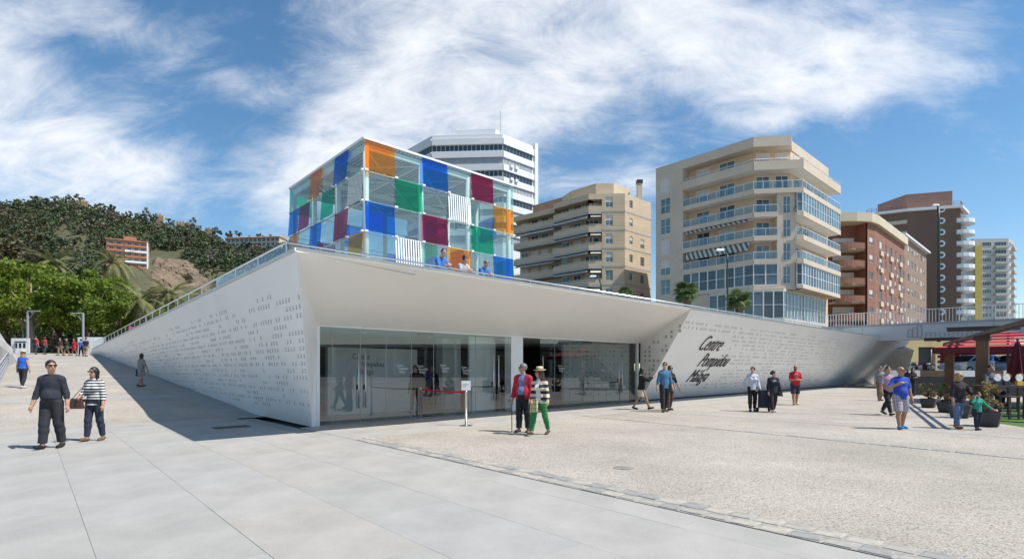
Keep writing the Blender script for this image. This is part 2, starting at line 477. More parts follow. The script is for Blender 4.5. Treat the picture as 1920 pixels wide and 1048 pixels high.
mb.build('manhole_cover', pm('worn_iron', (0.26, 0.25, 0.235), .6, .2, 8), label='round grey metal manhole cover set in the gravel plaza', cat='manhole cover')
mb = MB()
g0 = upz(-2.3, -1.6, 0.002)
for k in range(9):
    mb.obox(g0 + N * (0.05 * k), U * 0.9, N * 0.025, Vector((0, 0, 0.006)))
mb.obox(g0 - N * 0.03, U * 0.9, N * 0.02, Vector((0, 0, 0.008))).obox(g0 + N * 0.46, U * 0.9, N * 0.02, Vector((0, 0, 0.008)))
mb.build('drain_grate', M_DARK, label='dark metal drain grate in the shaded pavement beside the museum corner', cat='grate')
# sloping promenade on the left
A = Vector((-5.57, 14.6, 0))
RAMP0, RSL, RTOP = 4.6, 0.060, 56.0
def ramp_h(t):
    if t < RAMP0: return 0.0
    if t < RTOP: return RSL * (t - RAMP0) if t > RAMP0 + 1.5 else RSL * (t - RAMP0) ** 2 / 3.0 + 0.0
    return RSL * (RTOP - RAMP0)
def ramp(t, w, dz=0.0):                              # t metres up the slope, w metres left of the wall foot
    q = A + V * t - U * w
    return Vector((q.x, q.y, ramp_h(t) + dz))
ts = [4.6, 5.2, 6.0, 6.1] + [6.1 + (56 - 6.1) * k / 30 for k in range(1, 31)] + [60]
mb = MB()
for i in range(len(ts) - 1):
    mb.quad(ramp(ts[i], -3.5), ramp(ts[i], 7.2), ramp(ts[i + 1], 7.2), ramp(ts[i + 1], -3.5))
prom = mb.build('promenade', M_GRAVEL, kind='structure')
mb.f = [f[::-1] for f in mb.f]
for t0, t1 in ((11.2, 12.7), (18.4, 19.6), (25.5, 26.8), (32.5, 33.7), (39.5, 40.7), (46.5, 47.7), (53, 54.2)):
    MB().quad(ramp(t0, -3.4, .005), ramp(t0, 7.1, .005), ramp(t1, 7.1, .005), ramp(t1, -3.4, .005)).build('granite_strip', M_GRAN[2], prom)
mb = MB()
tt = [4.0, 4.6, 5.2] + ts[3:]
for i in range(len(tt) - 1):
    mb.quad(ramp(tt[i], -0.2, .006), ramp(tt[i], 1.1, .006), ramp(tt[i + 1], 1.1, .006), ramp(tt[i + 1], -0.2, .006))
mb.build('granite_border', M_GRAN[1], prom)
mb = MB()
for i in range(len(ts) - 1):
    a, b = ramp(ts[i], 7.2), ramp(ts[i + 1], 7.2)
    mb.quad(Vector((a.x, a.y, -0.1)), Vector((b.x, b.y, -0.1)), b, a)
mb.build('promenade_side', M_CONC, prom)
ptop = ramp_h(60)
sheet('park_ground', [ramp(59.9, 90, -0.01), ramp(59.9, -5, -0.01), ramp(300, -60, -0.01), ramp(300, 260, -0.01)], M_PARK)
# ---------------------------------------------------------------- museum
P = Vector((-4.48, 10.9, 4.06))                     # overhanging front corner of the roof
E2 = Vector((-46.4, 57.9, 3.62))                    # where the left parapet runs out on the slope
B2_ = Vector((-47.37, 61.2, 0.0))
GT = 2.83                                           # top of the glass front
T = upz(14.27, 3.62, 4.06)
WE = 58.0                                           # far end of the lettered wall
museum = empty('museum_building', O, 'low white museum with sloping perforated walls, glass entrance front and roof terrace', 'museum')
def perf_wall(name, BL, BR, TL, TR, nc, nr, rowfn, slot_w, slot_h, slant=0.0, depth=0.035):
    """bilinear wall panel whose slots are real recesses; rowfn(col,row) -> slot or not"""
    def pt(s, t):
        return (BL * (1 - s) + BR * s) * (1 - t) + (TL * (1 - s) + TR * s) * t
    nrm = (BR - BL).cross(TL - BL).normalized()
    w = MB(); sl = MB()
    for j in range(nr):
        t0, t1 = j / nr, (j + 1) / nr
        a, b = t0 + (t1 - t0) * (0.5 - slot_h / 2), t0 + (t1 - t0) * (0.5 + slot_h / 2)
        step = max(1, nc // 24)
        for (x, y) in ((t0, a), (b, t1)):
            for i in range(0, nc, step):
                s0, s1 = i / nc, min(i + step, nc) / nc
                w.quad(pt(s0, x), pt(s1, x), pt(s1, y), pt(s0, y))
        i = 0
        run = 0.0
        for i in range(nc):
            if rowfn(i, j):
                s0, s1 = (i + 0.5 - slot_w / 2) / nc, (i + 0.5 + slot_w / 2) / nc
                if s0 > run:
                    w.quad(pt(run, a), pt(s0, a), pt(s0, b), pt(run, b))
                q = [pt(s0, a), pt(s1, a), pt(s1, b), pt(s0, b)]
                k = [p - nrm * depth for p in q]
                for e in range(4):
                    w.quad(q[e], q[(e + 1) % 4], k[(e + 1) % 4], k[e])
                sl.quad(*k)
                run = s1
        w.quad(pt(run, a), pt(1, a), pt(1, b), pt(run, b))
    o = w.build(name, M_WHITE, museum)
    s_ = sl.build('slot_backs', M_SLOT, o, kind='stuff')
    return o
r2 = random.Random(3)
def groups(nc, nr, dens, lo, hi):
    """rows of little slots in runs of one to five"""
    g = {}
    for j in range(nr):
        i = 0
        d = dens(j)
        while i < nc:
            if j < lo or j >= nr - hi:
                i += 9; continue
            n = r2.choice((1, 1, 2, 2, 3, 4, 5))
            if r2.random() < d(i / nc):
                for k in range(n): g[(i + k, j)] = 1
            i += n + r2.choice((1, 1, 2))
    return g
NC1, NR1 = 300, 22
g1 = groups(NC1, NR1, lambda j: (lambda s: (0.92 if j % 2 else 0.52) + 0.2 * s - 0.2 * max(0, (j - 13) / 8)), 2, 3)
# seen from outside, left to right = far end to the corner
perf_wall('left_wall', B2_, A, E2, P, NC1, NR1, lambda i, j: (NC1 - 1 - i, j) in g1, 0.48, 0.55)
NC2, NR2 = 230, 21
g2 = groups(NC2, NR2, lambda j: (lambda s: 0.95 if j % 2 else 0.6), 2, 2)
B = upz(17.0, 0.02, 0.06)
TWN = (upz(40, 0, 0) - upz(20, 0, 0)).cross(upz(20, 3.62, 4.06) - upz(20, 0, 0.0)).normalized()
def in_letters(i, j):
    s, t = i / NC2, j / NR2
    return 0.015 < s * (1 - t) + (s + 0.045) * t < 0.155 and 0.16 < t < 0.78
perf_wall('lettered_wall', B, upz(WE, 0.02, 0.06), T, upz(WE - 2.7, 3.62, 4.06), NC2, NR2,
          lambda i, j: (i, j) in g2 and not in_letters(i, j), 0.48, 0.55)
J0, J1 = upz(15.75, 0, 0.0), upz(15.75, 0, GT)
mb = MB()
mb.add([upz(16.0, 0.0, 0), J1 + U * 0.25, T, B], [(0, 3, 2), (0, 2, 1)])
ret = mb.build('entrance_return', M_WHITE, museum)
mb = MB()
q0_, q1_ = upz(16.0, 0.0, 0), J1 + U * 0.25
def pln(a, b, c):
    n = (b - a).cross(c - a).normalized()
    return n if n.dot(Vector((0, 0, CAMZ)) - a) > 0 else -n
n1_, n2_ = pln(q0_, B, T), pln(q0_, T, q1_)
for (x, y) in ((1275, 611), (1275, 620), (1259, 622), (1249, 631), (1259, 631), (1226, 641), (1234, 641), (1218, 651), (1249, 648), (1210, 659), (1218, 659), (1242, 657), (1250, 657), (1210, 667), (1218, 667), (1210, 676), (1218, 676), (1226, 676), (1234, 676), (1226, 685), (1218, 693), (1226, 693), (1210, 701), (1218, 701), (1210, 710), (1210, 718)):
    rn = n2_ if y < 752 - (x - 1195) * 1.62 else n1_     # which of the two facets
    c = hit(x, y, q0_, rn) + rn * 0.003
    e1 = (U - rn * U.dot(rn)).normalized(); e2 = rn.cross(e1)
    e2 = e2 if e2.z > 0 else -e2
    mb.obox(c - e1 * 0.08 - e2 * 0.065, e1 * 0.16, e2 * 0.13, rn * 0.004)
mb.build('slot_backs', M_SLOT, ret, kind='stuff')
mb = MB(); mb.add([A, upz(0, 0, 0), upz(0, 0, GT), P], [(0, 1, 2), (0, 2, 3)]); mb.build('corner_return', M_WHITE, museum)
# soffit over the entrance
mb = MB(); n = 12
a0, a1, b0, b1 = upz(0, 0, GT), J1 + U * 0.25, P, T
for i in range(n):
    s, t = i / n, (i + 1) / n
    mb.quad(a0.lerp(a1, s), a0.lerp(a1, t), b0.lerp(b1, t), b0.lerp(b1, s))
mb.build('soffit', pm('soffit_white', (0.88, 0.865, 0.83), 0.5, 0.03, 0.3), museum)
# roof edge, terrace, coping
e_end = upz(WE - 2.7, 3.62, 4.06)
mb = MB()
up = Vector((0, 0, 1))
mb.hexa([P - N * 0.02 + up * .003, e_end - N * .02 + up * .003, upz(WE - 2.7, 1.0, 3.9), upz(-1.2, 1.0, 3.9), P + N * 0.03 + up * .09, e_end + N * 0.03 + up * .09, upz(WE - 2.7, 1.0, 4.0), upz(-1.2, 1.0, 4.0)])
mb.build('front_coping', M_COPING, museum)
mb = MB()
li = (P - E2).cross(up).normalized(); li = li if li.x > 0 else -li
mb.hexa([P - li * .03 + up * .003, P + U * 3.0 - N * .2 - up * .1, E2 + li * 1.6 - up * .05, E2 - li * .03 + up * .003, P - li * .03 - N * .03 + up * .085, P + U * 3.0 - N * .2 + up * .0, E2 + li * 1.6 + up * .04, E2 - li * .03 + up * .1])
mb.build('side_coping', M_COPING, museum)
FL = 3.72
mb = MB(); mb.add([upz(0.6, 0.95, FL), upz(WE - 3, 0.95, FL), upz(WE - 3, -30, FL), E2 + li * 30 + up * .05, E2 + li * 0.8, P + li * 3.2 + V * 4.5 - up * .34], [(0, 1, 2, 3, 4, 5)])
mb.build('terrace_floor', pm('terrace_paving', (0.40, 0.39, 0.37), 0.8, 0.1, 0.7), museum)
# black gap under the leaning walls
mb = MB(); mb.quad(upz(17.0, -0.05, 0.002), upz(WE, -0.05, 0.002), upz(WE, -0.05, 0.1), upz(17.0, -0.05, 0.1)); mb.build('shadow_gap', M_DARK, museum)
# terrace rail: glass sheets with a steel tube on top
def rail(a, b, n, z0a, z0b, name='terrace_rail'):
    mbp, mbt = MB(), MB()
    root = empty(name, a, None, None)
    for i in range(n):
        q0, q1 = a.lerp(b, (i + 0.012) / n), a.lerp(b, (i + 0.988) / n)
        h0, h1 = z0a + (z0b - z0a) * i / n, z0a + (z0b - z0a) * (i + 1) / n
        pn = MB().quad(Vector((q0.x, q0.y, h0)), Vector((q1.x, q1.y, h1)), q1 - up * .05, q0 - up * .05).build('glass_sheet', M_GLASS, root)
    MB().tube([a, b], 0.028, 8).build('handrail', M_STEEL, root, smooth=True)
    pb = MB()
    for i in range(0, n + 1):
        q = a.lerp(b, i / n); h = z0a + (z0b - z0a) * i / n
        pb = MB().tube([(q.x, q.y, h), (q.x, q.y, q.z)], 0.018, 6).build('post', M_STEEL, root)
    return root
RC = Vector((-5.68, 13.2, 4.80))
r1 = rail(RC, upz(WE - 3, 1.05, 4.86), 26, 3.98, 3.98)
tag(r1, 'long glass balustrade with steel handrail above the entrance and lettered wall', 'balustrade')
r2_ = rail(RC + V * 0.03, Vector((-45.2, 56.6, 4.30)), 26, 3.95, 3.55)
tag(r2_, 'glass balustrade with steel handrail running down along the top of the promenade wall', 'balustrade')
# lettering
def text_mesh(body, size, extrude, sx=1.0, shear=0.0, align='LEFT'):
    c = bpy.data.curves.new('t', 'FONT'); c.body = body; c.size = size; c.extrude = extrude; c.shear = shear; c.align_x = align; c.offset = -0.013 * size; c.space_character = 1.05
    o = bpy.data.objects.new('t', c); COL.objects.link(o)
    dg = bpy.context.evaluated_depsgraph_get()
    me = bpy.data.meshes.new_from_object(o.evaluated_get(dg))
    bpy.data.objects.remove(o); bpy.data.curves.remove(c)
    me.transform(Matrix.Scale(sx, 4, (1, 0, 0)))
    return me
def letters(body, size, m, origin, xdir, ydir, parent, sx=1.0, extrude=0.012, name='lettering', align='LEFT'):
    me = text_mesh(body, size, extrude, sx, align=align); me.materials.clear(); me.materials.append(m)
    x = Vector(xdir).normalized(); y = Vector(ydir).normalized(); z = x.cross(y).normalized()
    y = z.cross(x)
    Mx = Matrix((x, y, z)).transposed().to_4x4(); Mx.translation = Vector(origin)
    return link(name, me, parent, matrix=Mx)
wall_up = (upz(20, 3.62, 4.06) - upz(20, 0, 0.06)).normalized()
tw0 = upz(20, 0.02, 0.06); twn = U.cross(wall_up); twn = twn if twn.y < 0 else -twn
for body, x, y, s in (('Centre', 1306, 656, 1.30), ('Pompidou', 1305, 687, 1.30), ('Málaga', 1284, 716, 1.30)):
    letters(body, s * 1.0, M_BLACK, hit(x, y, tw0, twn) + twn * 0.02, U, wall_up, museum, 0.55, 0.012)
# glass front
ent = empty('glass_entrance', upz(0, 0, 0), 'glass entrance front with frameless doors and long steel handles under the white soffit', 'entrance')
js = [0.06, 0.44, 1.31, 2.17, 3.07, 3.93, 4.81, 5.72, 6.63, 7.43]
js2 = [9.86, 10.8, 11.6, 12.4, 13.35, 14.3, 15.15, 15.7]
doors = {1: (1,), 2: (0,), 6: (1,), 7: (0,), 10: (0,), 15: (1,), 16: (0,)}
pane_list = list(zip(js[:-1], js[1:])) + [(9.0, 9.86)] + list(zip(js2[:-1], js2[1:]))
HND = {1: 1.31 - .09, 2: 1.31 + .13, 7: 6.63 + .12, 6: 6.63 - .12, 9: 9.0 + .1, 14: 14.3 - .12, 15: 14.3 + .12}
for k, (a, b) in enumerate(pane_list):
    mb = MB(); z0_, z1_ = 0.012, GT - 0.02
    mb.quad(upz(a + 0.008, 0, z0_), upz(b - 0.008, 0, z0_), upz(b - 0.008, 0, z1_), upz(a + 0.008, 0, z1_))
    pane = mb.build('glass_panel', M_DOORGLASS, ent)
    MB().obox(upz(b - 0.007, -0.006, 0.012), U * 0.014, N * 0.012, up * (GT - 0.04)).build('edge_strip', M_GREY, pane)
    if k in HND:
        h = HND[k]
        mb = MB(); mb.tube([upz(h, 0.07, 0.45), upz(h, 0.07, 2.1)], 0.022, 8)
        for z in (0.6, 1.95): mb.tube([upz(h, 0.0, z), upz(h, 0.07, z)], 0.012, 6)
        mb.build('door_handle', M_STEEL, pane, smooth=True)
        mb = MB(); mb.obox(upz(h - .05, 0.002, 1.0), U * 0.1, N * 0.02, up * 0.14); mb.build('lock', M_DARK, pane)
MB().obox(upz(7.43, -0.35, 0.0), U * 0.62, N * 0.36, up * (GT - .01)).build('pillar', M_PAINT, ent)
MB().obox(upz(0.05, -0.03, GT - 0.018), U * 15.7, N * 0.06, up * 0.05).build('top_channel', M_PAINT, ent)
MB().obox(upz(0.05, -0.02, 0.001), U * 7.38, N * 0.045, up * 0.012).build('threshold', M_STEEL, ent)
MB().obox(upz(15.7, -0.08, 0), U * 0.1, N * 0.14, up * GT).build('jamb', M_PAINT, ent)
MB().obox(upz(15.82, -0.08, 0), U * 0.05, N * 0.1, up * GT).build('jamb', M_DARK, ent)
MB().obox(upz(-0.03, -0.08, 0), U * 0.09, N * 0.12, up * GT).build('jamb', M_PAINT, ent)
for k, (px_, py_) in enumerate(((790, 694), (833, 692), (1054, 692), (873, 696), (752, 693))):
    c = hit(px_ - 8, py_, upz(0, 0.008, 0), N)
    for j, w in enumerate(('Centre', 'Pompidou', 'Málaga')):
        letters(w, 0.115, M_PAINT, c + up * (0.1 - 0.1 * j) + U * (0.0, 0.06, 0.09)[j], U, up, ent, 0.7, 0.001, 'decal')
# lobby behind the glass
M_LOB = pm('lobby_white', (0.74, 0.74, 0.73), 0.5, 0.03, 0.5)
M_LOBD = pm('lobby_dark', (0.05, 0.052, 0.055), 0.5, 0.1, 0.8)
lob = MB().quad(upz(0, -0.02, 0.004), upz(15.9, -0.02, 0.004), upz(15.9, -14, 0.004), upz(0, -14, 0.004)).build('lobby_floor', pm('lobby_stone', (0.30, 0.295, 0.285), 0.35, 0.08, 0.6), kind='structure')
cl = MB().quad(upz(0, -0.05, GT + .0), upz(0, -14, GT), upz(15.9, -14, GT), upz(15.9, -0.05, GT)).build('lobby_ceiling', pm('lobby_ceiling', (0.42, 0.43, 0.43), 0.6, 0.04, 0.6), kind='structure')
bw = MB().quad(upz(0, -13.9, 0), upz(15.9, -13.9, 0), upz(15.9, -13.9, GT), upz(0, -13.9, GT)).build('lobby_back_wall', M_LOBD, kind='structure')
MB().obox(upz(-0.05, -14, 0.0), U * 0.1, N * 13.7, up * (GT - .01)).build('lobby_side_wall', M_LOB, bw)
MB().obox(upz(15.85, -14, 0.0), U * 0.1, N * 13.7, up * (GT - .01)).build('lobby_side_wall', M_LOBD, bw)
pw = MB().obox(upz(1.6, -3.2, 0.005), U * 3.6, N * 0.2, up * 2.35).build('partition_wall', M_LOB, label='white partition wall with museum name behind the glass doors nearest the promenade', cat='wall')
for j, (w, m) in enumerate((('Centre', M_BLACK), ('Pompidou', M_BLACK), ('Málaga', M_REDL))):
    letters(w, 0.3, m, upz(2.5 + (0, .28, .18)[j], -2.985, 1.95 - 0.27 * j), U, up, pw, 0.75, 0.004)
MB().obox(upz(6.2, -3.2, 0.005), U * 0.9, N * 0.5, up * (GT - .01)).build('lobby_column', M_LOB, label='white square column standing inside the lobby', cat='column')
MB().obox(upz(6.15, -1.0, 0.005), U * 1.25, N * 0.1, up * (GT - .02)).build('door_screen', M_LOB, label='white screen panel just inside the glass beside the pillar', cat='panel')
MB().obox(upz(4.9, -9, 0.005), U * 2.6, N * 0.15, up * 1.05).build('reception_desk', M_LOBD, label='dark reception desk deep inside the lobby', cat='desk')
mb = MB(); mb.hexa([upz(13.8, -3.0, 0.005), upz(15.8, -0.5, 0.005), upz(15.8, -0.65, 0.005), upz(13.8, -3.15, 0.005), upz(13.8, -3.0, GT - .01), upz(15.8, -0.5, GT - .01), upz(15.8, -0.65, GT - .01), upz(13.8, -3.15, GT - .01)])
pw2 = mb.build('perforated_screen', M_LOB, label='white perforated screen wall behind the glass doors nearest the lettered wall', cat='wall')
mb = MB(); d = (upz(15.8, -0.5, 0) - upz(13.8, -3.0, 0)).normalized(); nn = Vector((d.y, -d.x, 0))
for i in range(16):
    for j in range(11):
        if r2.random() < 0.42:
            c = upz(13.8, -3.0, 0.3 + 0.21 * j) + d * (0.15 + 0.19 * i) + nn * 0.003
            mb.obox(c, d * 0.09, nn * 0.004, up * 0.1)
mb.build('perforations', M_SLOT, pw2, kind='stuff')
for (uu, pp) in ((2.2, -1.6), (5.2, -2.2), (8.8, -2.0), (11.5, -1.8), (4.0, -6), (9.5, -6.5)):
    MB().lathe([(0.11, 0), (0.11, -0.02), (0.09, -0.022), (0.01, -0.022)][::-1], upz(uu, pp, GT - 0.003), 14).build('ceiling_light', M_PAINT, cl)
for uu in (3.6, 12.2):
    MB().obox(upz(uu, -0.5, GT - .1), U * 0.5, N * 0.2, up * 0.09).build('sensor_box', M_DARK, ent)
# ---------------------------------------------------------------- glass cube on the terrace
CB = Vector(((683 - CX) / F * 30.0, 30.0, 0))
PW, PH, NCOL, NROW = 1.93, 1.75, 6, 6
ZT = 14.72
ZB = ZT - PH * NROW
cube = empty('glass_cube', (CB.x, CB.y, ZB), 'glass cube pavilion of clear, coloured and striped panes on the terrace', 'pavilion')
CG = {'o': colglass('orange_glass', (0.98, 0.46, 0.04), .28, (0.95, .36, .02), .06), 'b': colglass('blue_glass', (0.02, 0.27, 0.85), .30, (.01, .17, .70), .06), 'g': colglass('green_glass', (0.03, 0.58, 0.30), .28, (.01, .42, .20), .06),
      'm': colglass('maroon_glass', (0.46, 0.03, 0.11), .32, (.36, .012, .07), .05), '.': colglass('cube_glass', (0.76, 0.89, 0.87), 0.10, (0.62, 0.76, 0.75), 0.10), 's': M_PAINT}
R_ = ['o.b.m.', '.g.s.o', 'b.m.g.', '.s.o.b', 'g.b.s.', '.o.g.m']       # right face, rows down, from the front corner
L_ = ['.b.o..', 's.g.mb', '.m.b.o', 'o..sb.', '.g.m.s', 'b.o.g.']       # left face, from the front corner
BR_ = ['..g..b', '.b...g', '..sm.b', 'g.b.o.', '.m.g.b', 's.o.b.']      # the two hidden faces
BL_ = ['g..b..', '..b..m', '.m..b.', 'b.g..m', '..s.g.', 'o.b.g.']
UPV = Vector((0, 0, 1))
def face(c0, d, nrm, rows):
    for r, row in enumerate(rows):
        for c, k in enumerate(row):
            zt = ZT - r * PH - 0.01; zb = zt - PH + 0.015
            a = c0 + d * (c * PW + 0.015); b = c0 + d * ((c + 1) * PW - 0.015)
            out = nrm * (0.16 if k != '.' else 0.05); ino = nrm * 0.04
            q = [a + out + UPV * zb, b + out + UPV * zb, b + ino + UPV * zt, a + ino + UPV * zt]
            if k == 's':
                o = MB().add(q, [(0, 1, 2, 3)]).build('striped_pane', CG['.'], cube)
                mb = MB()
                for i in range(11):
                    e0, e1 = (i + 0.15) / 11, (i + 0.68) / 11
                    w = [q[0].lerp(q[1], e0) + nrm * .012, q[0].lerp(q[1], e1) + nrm * .012, q[3].lerp(q[2], e1) + nrm * .012, q[3].lerp(q[2], e0) + nrm * .012]
                    mb.add(w, [(0, 1, 2, 3)])
                mb.build('white_stripes', M_PAINT, o)
            else:
                MB().add(q, [(0, 1, 2, 3)]).build('clear_pane' if k == '.' else 'coloured_pane', CG[k], cube)
            cl = MB()
            cl.obox(a - d * 0.05 + nrm * 0.02 + UPV * (zb - 0.05), d * 0.2, nrm * 0.16, UPV * 0.09)
            cl.build('clamp', M_PAINT, cube)
W = PW * NCOL
c_f, c_r, c_l, c_b = CB, CB + U * W, CB + V * W, CB + U * W + V * W
face(c_f, U, N, R_); face(c_f, V, -U, L_); face(c_l, U, V, BL_); face(c_r, V, U, BR_)
for i in range(4):
    for j in range(4):
        if i in (0, 3) or j in (0, 3):
            q = CB + U * (0.22 + (W - 0.44) * i / 3) + V * (0.22 + (W - 0.44) * j / 3)
            MB().tube([(q.x, q.y, ZB), (q.x, q.y, ZT - 0.3)], 0.17, 14).build('column', M_PAINT, cube, smooth=True)
mb = MB()
mb.obox(CB - U * .08 - V * .08 + UPV * ZT, U * (W + .16), V * (W + .16), UPV * 0.12)
mb.build('roof', M_PAINT, cube)
mb = MB(); nrib = 44
for i in range(nrib):
    mb.obox(CB + U * (W * i / nrib) + UPV * (ZT - 0.1), U * (W / nrib * 0.5), V * W, UPV * 0.08)
mb.build('ribbed_ceiling', pm('ceiling_sheet', (0.60, 0.62, 0.62), 0.5, 0.05, 0.5), cube)
def beam(a, b, r, name='beam'):
    MB().tube([a, b], r, 8).build(name, M_PAINT, cube, smooth=True)
for i in range(4):
    t = 0.22 + (W - 0.44) * i / 3
    MB().obox(CB + U * (t - .08) + V * 0.2 + UPV * (ZT - 0.45), U * 0.16, V * (W - 0.4), UPV * 0.34).build('beam', M_PAINT, cube)
    MB().obox(CB + V * (t - .08) + U * 0.2 + UPV * (ZT - 0.46), V * 0.16, U * (W - 0.4), UPV * 0.3).build('beam', M_PAINT, cube)
for i in range(3):
    for j in range(3):
        a = CB + U * (0.22 + (W - .44) * i / 3) + V * (0.22 + (W - .44) * j / 3) + UPV * (ZT - .5)
        beam(a, a + (U + V) * ((W - .44) / 3), 0.05, 'brace'); beam(a + U * ((W - .44) / 3), a + V * ((W - .44) / 3), 0.05, 'brace')
for r in range(1, NROW):
    z = ZT - r * PH
    for (a, d) in ((c_f, U), (c_f, V), (c_l, U), (c_r, V)):
        MB().obox(a + d * 0.1 + UPV * (z - 0.03) - (N if d == U else -U) * 0.03, d * (W - .2), (U if d == V else V) * 0.05, UPV * 0.06).build('transom', M_PAINT, cube)
MB().obox(CB + UPV * (3.70), U * W, V * W, UPV * (ZB - 3.70)).build('base', M_COPING, cube)
# ---------------------------------------------------------------- apartment buildings behind
M_PANE = [pm('window_glass_%d' % i, c, 0.06, 0.25, 0.7, spec=0.9) for i, c in enumerate(((0.06, 0.10, 0.115), (0.03, 0.045, 0.055), (0.13, 0.22, 0.23), (0.08, 0.13, 0.15)))]
M_BLIND = pm('roller_blind', (0.62, 0.60, 0.56), 0.6, 0.06, 2, stretch=(1, 1, 6))
M_FRAME = pm('window_frame', (0.75, 0.75, 0.74), 0.4, 0.03, 2)
M_RAILG = glassm('balcony_glass', (0.62, 0.74, 0.74), ior=1.7)
def stripes(name, c1, c2, freq, axis=0, rough=0.8):
    m = bpy.data.materials.new(name); m.use_nodes = True
    nt = m.node_tree; b = nt.nodes['Principled BSDF']; b.inputs['Roughness'].default_value = rough
    t = nt.nodes.new('ShaderNodeTexCoord'); sp = nt.nodes.new('ShaderNodeSeparateXYZ'); nt.links.new(t.outputs['Object'], sp.inputs[0])
    a = nt.nodes.new('ShaderNodeMath'); a.operation = 'MULTIPLY'; a.inputs[1].default_value = freq; nt.links.new(sp.outputs[axis], a.inputs[0])
    fr = nt.nodes.new('ShaderNodeMath'); fr.operation = 'FRACT'; nt.links.new(a.outputs[0], fr.inputs[0])
    g = nt.nodes.new('ShaderNodeMath'); g.operation = 'GREATER_THAN'; g.inputs[1].default_value = 0.5; nt.links.new(fr.outputs[0], g.inputs[0])
    mx = nt.nodes.new('ShaderNodeMix'); mx.data_type = 'RGBA'; mx.inputs[6].default_value = (*c1, 1); mx.inputs[7].default_value = (*c2, 1)
    nt.links.new(g.outputs[0], mx.inputs[0]); nt.links.new(mx.outputs[2], b.inputs['Base Color'])
    MATS[name] = m
    return m
M_AWN = stripes('awning_stripes', (0.62, 0.57, 0.47), (0.12, 0.14, 0.13), 2.2)
class Fac:
    """a facade line: s metres along it, o metres out of it, z up"""
    def __init__(self, a, b):
        self.a = Vector((a[0], a[1], 0)); v = Vector((b[0], b[1], 0)) - self.a
        self.L = v.length; self.d = v.normalized(); n = Vector((self.d.y, -self.d.x, 0))
        if n.dot(-self.a) < 0: n = -n
        self.n = n
    def p(self, s, o, z):
        q = self.a + self.d * s + self.n * o
        return Vector((q.x, q.y, z))
    def s_of(self, px):                               # where a photo column meets this line
        k = (px - CX) / F
        return (self.a.x - k * self.a.y) / (k * self.d.y - self.d.x)
    def zpx(self, px, py):
        q = self.p(self.s_of(px), 0, 0)
        return CAMZ + (HY - py) / F * q.y
    def box(self, mb, s0, s1, o0, o1, z0, z1, mi=0):
        return mb.obox(self.p(s0, o0, z0), self.d * (s1 - s0), self.n * (o1 - o0), Vector((0, 0, z1 - z0)), mi)
def window(root, f, s0, s1, z0, z1, o=-0.14, cols=2, rows=1, fm=None, pm_=None, fw=0.06, blind=0.0, name='window'):
    mb = MB()
    for (a, b, c, d) in ((s0, s1, z0, z0 + fw), (s0, s1, z1 - fw, z1), (s0, s0 + fw, z0 + fw, z1 - fw), (s1 - fw, s1, z0 + fw, z1 - fw)):
        f.box(mb, a, b, o, o + 0.07, c, d)
    for i in range(1, cols):
        c = s0 + (s1 - s0) * i / cols
        f.box(mb, c - fw * .4, c + fw * .4, o + .001, o + 0.065, z0 + fw, z1 - fw)
    for j in range(1, rows):
        c = z0 + (z1 - z0) * j / rows
        f.box(mb, s0 + fw, s1 - fw, o + .002, o + 0.06, c - fw * .4, c + fw * .4)
    w = mb.build(name, fm or M_FRAME, root)
    f.box(MB(), 0, 1, 0, 1, 0, 1)
    MB().quad(f.p(s0 + .02, o + .02, z0 + .02), f.p(s1 - .02, o + .02, z0 + .02), f.p(s1 - .02, o + .02, z1 - .02), f.p(s0 + .02, o + .02, z1 - .02)).build('pane', pm_ or rng.choice(M_PANE), w)
    if blind > 0:
        zb = z1 - (z1 - z0) * blind
        f.box(MB(), s0 + fw, s1 - fw, o + .025, o + .05, zb, z1 - fw).build('blind', M_BLIND, w)
    return w
def facade(root, f, s0, s1, z0, z1, rects, wm, o=0.0, depth=0.2, name='wall'):
    """wall sheet with real window openings and reveals"""
    ss = sorted({round(x, 4) for x in [s0, s1] + [r[0] for r in rects] + [r[1] for r in rects] if s0 <= x <= s1})
    zs = sorted({round(x, 4) for x in [z0, z1] + [r[2] for r in rects] + [r[3] for r in rects] if z0 <= x <= z1})
    mb = MB()
    for i in range(len(ss) - 1):
        for j in range(len(zs) - 1):
            c, e = (ss[i] + ss[i + 1]) / 2, (zs[j] + zs[j + 1]) / 2
            if any(r[0] < c < r[1] and r[2] < e < r[3] for r in rects): continue
            mb.quad(f.p(ss[i], o, zs[j]), f.p(ss[i + 1], o, zs[j]), f.p(ss[i + 1], o, zs[j + 1]), f.p(ss[i], o, zs[j + 1]))
    for r in rects:
        q = [f.p(r[0], o, r[2]), f.p(r[1], o, r[2]), f.p(r[1], o, r[3]), f.p(r[0], o, r[3])]
        k = [v - f.n * depth for v in q]
        for e in range(4):
            mb.quad(q[e], q[(e + 1) % 4], k[(e + 1) % 4], k[e])
    return mb.build(name, wm, root)
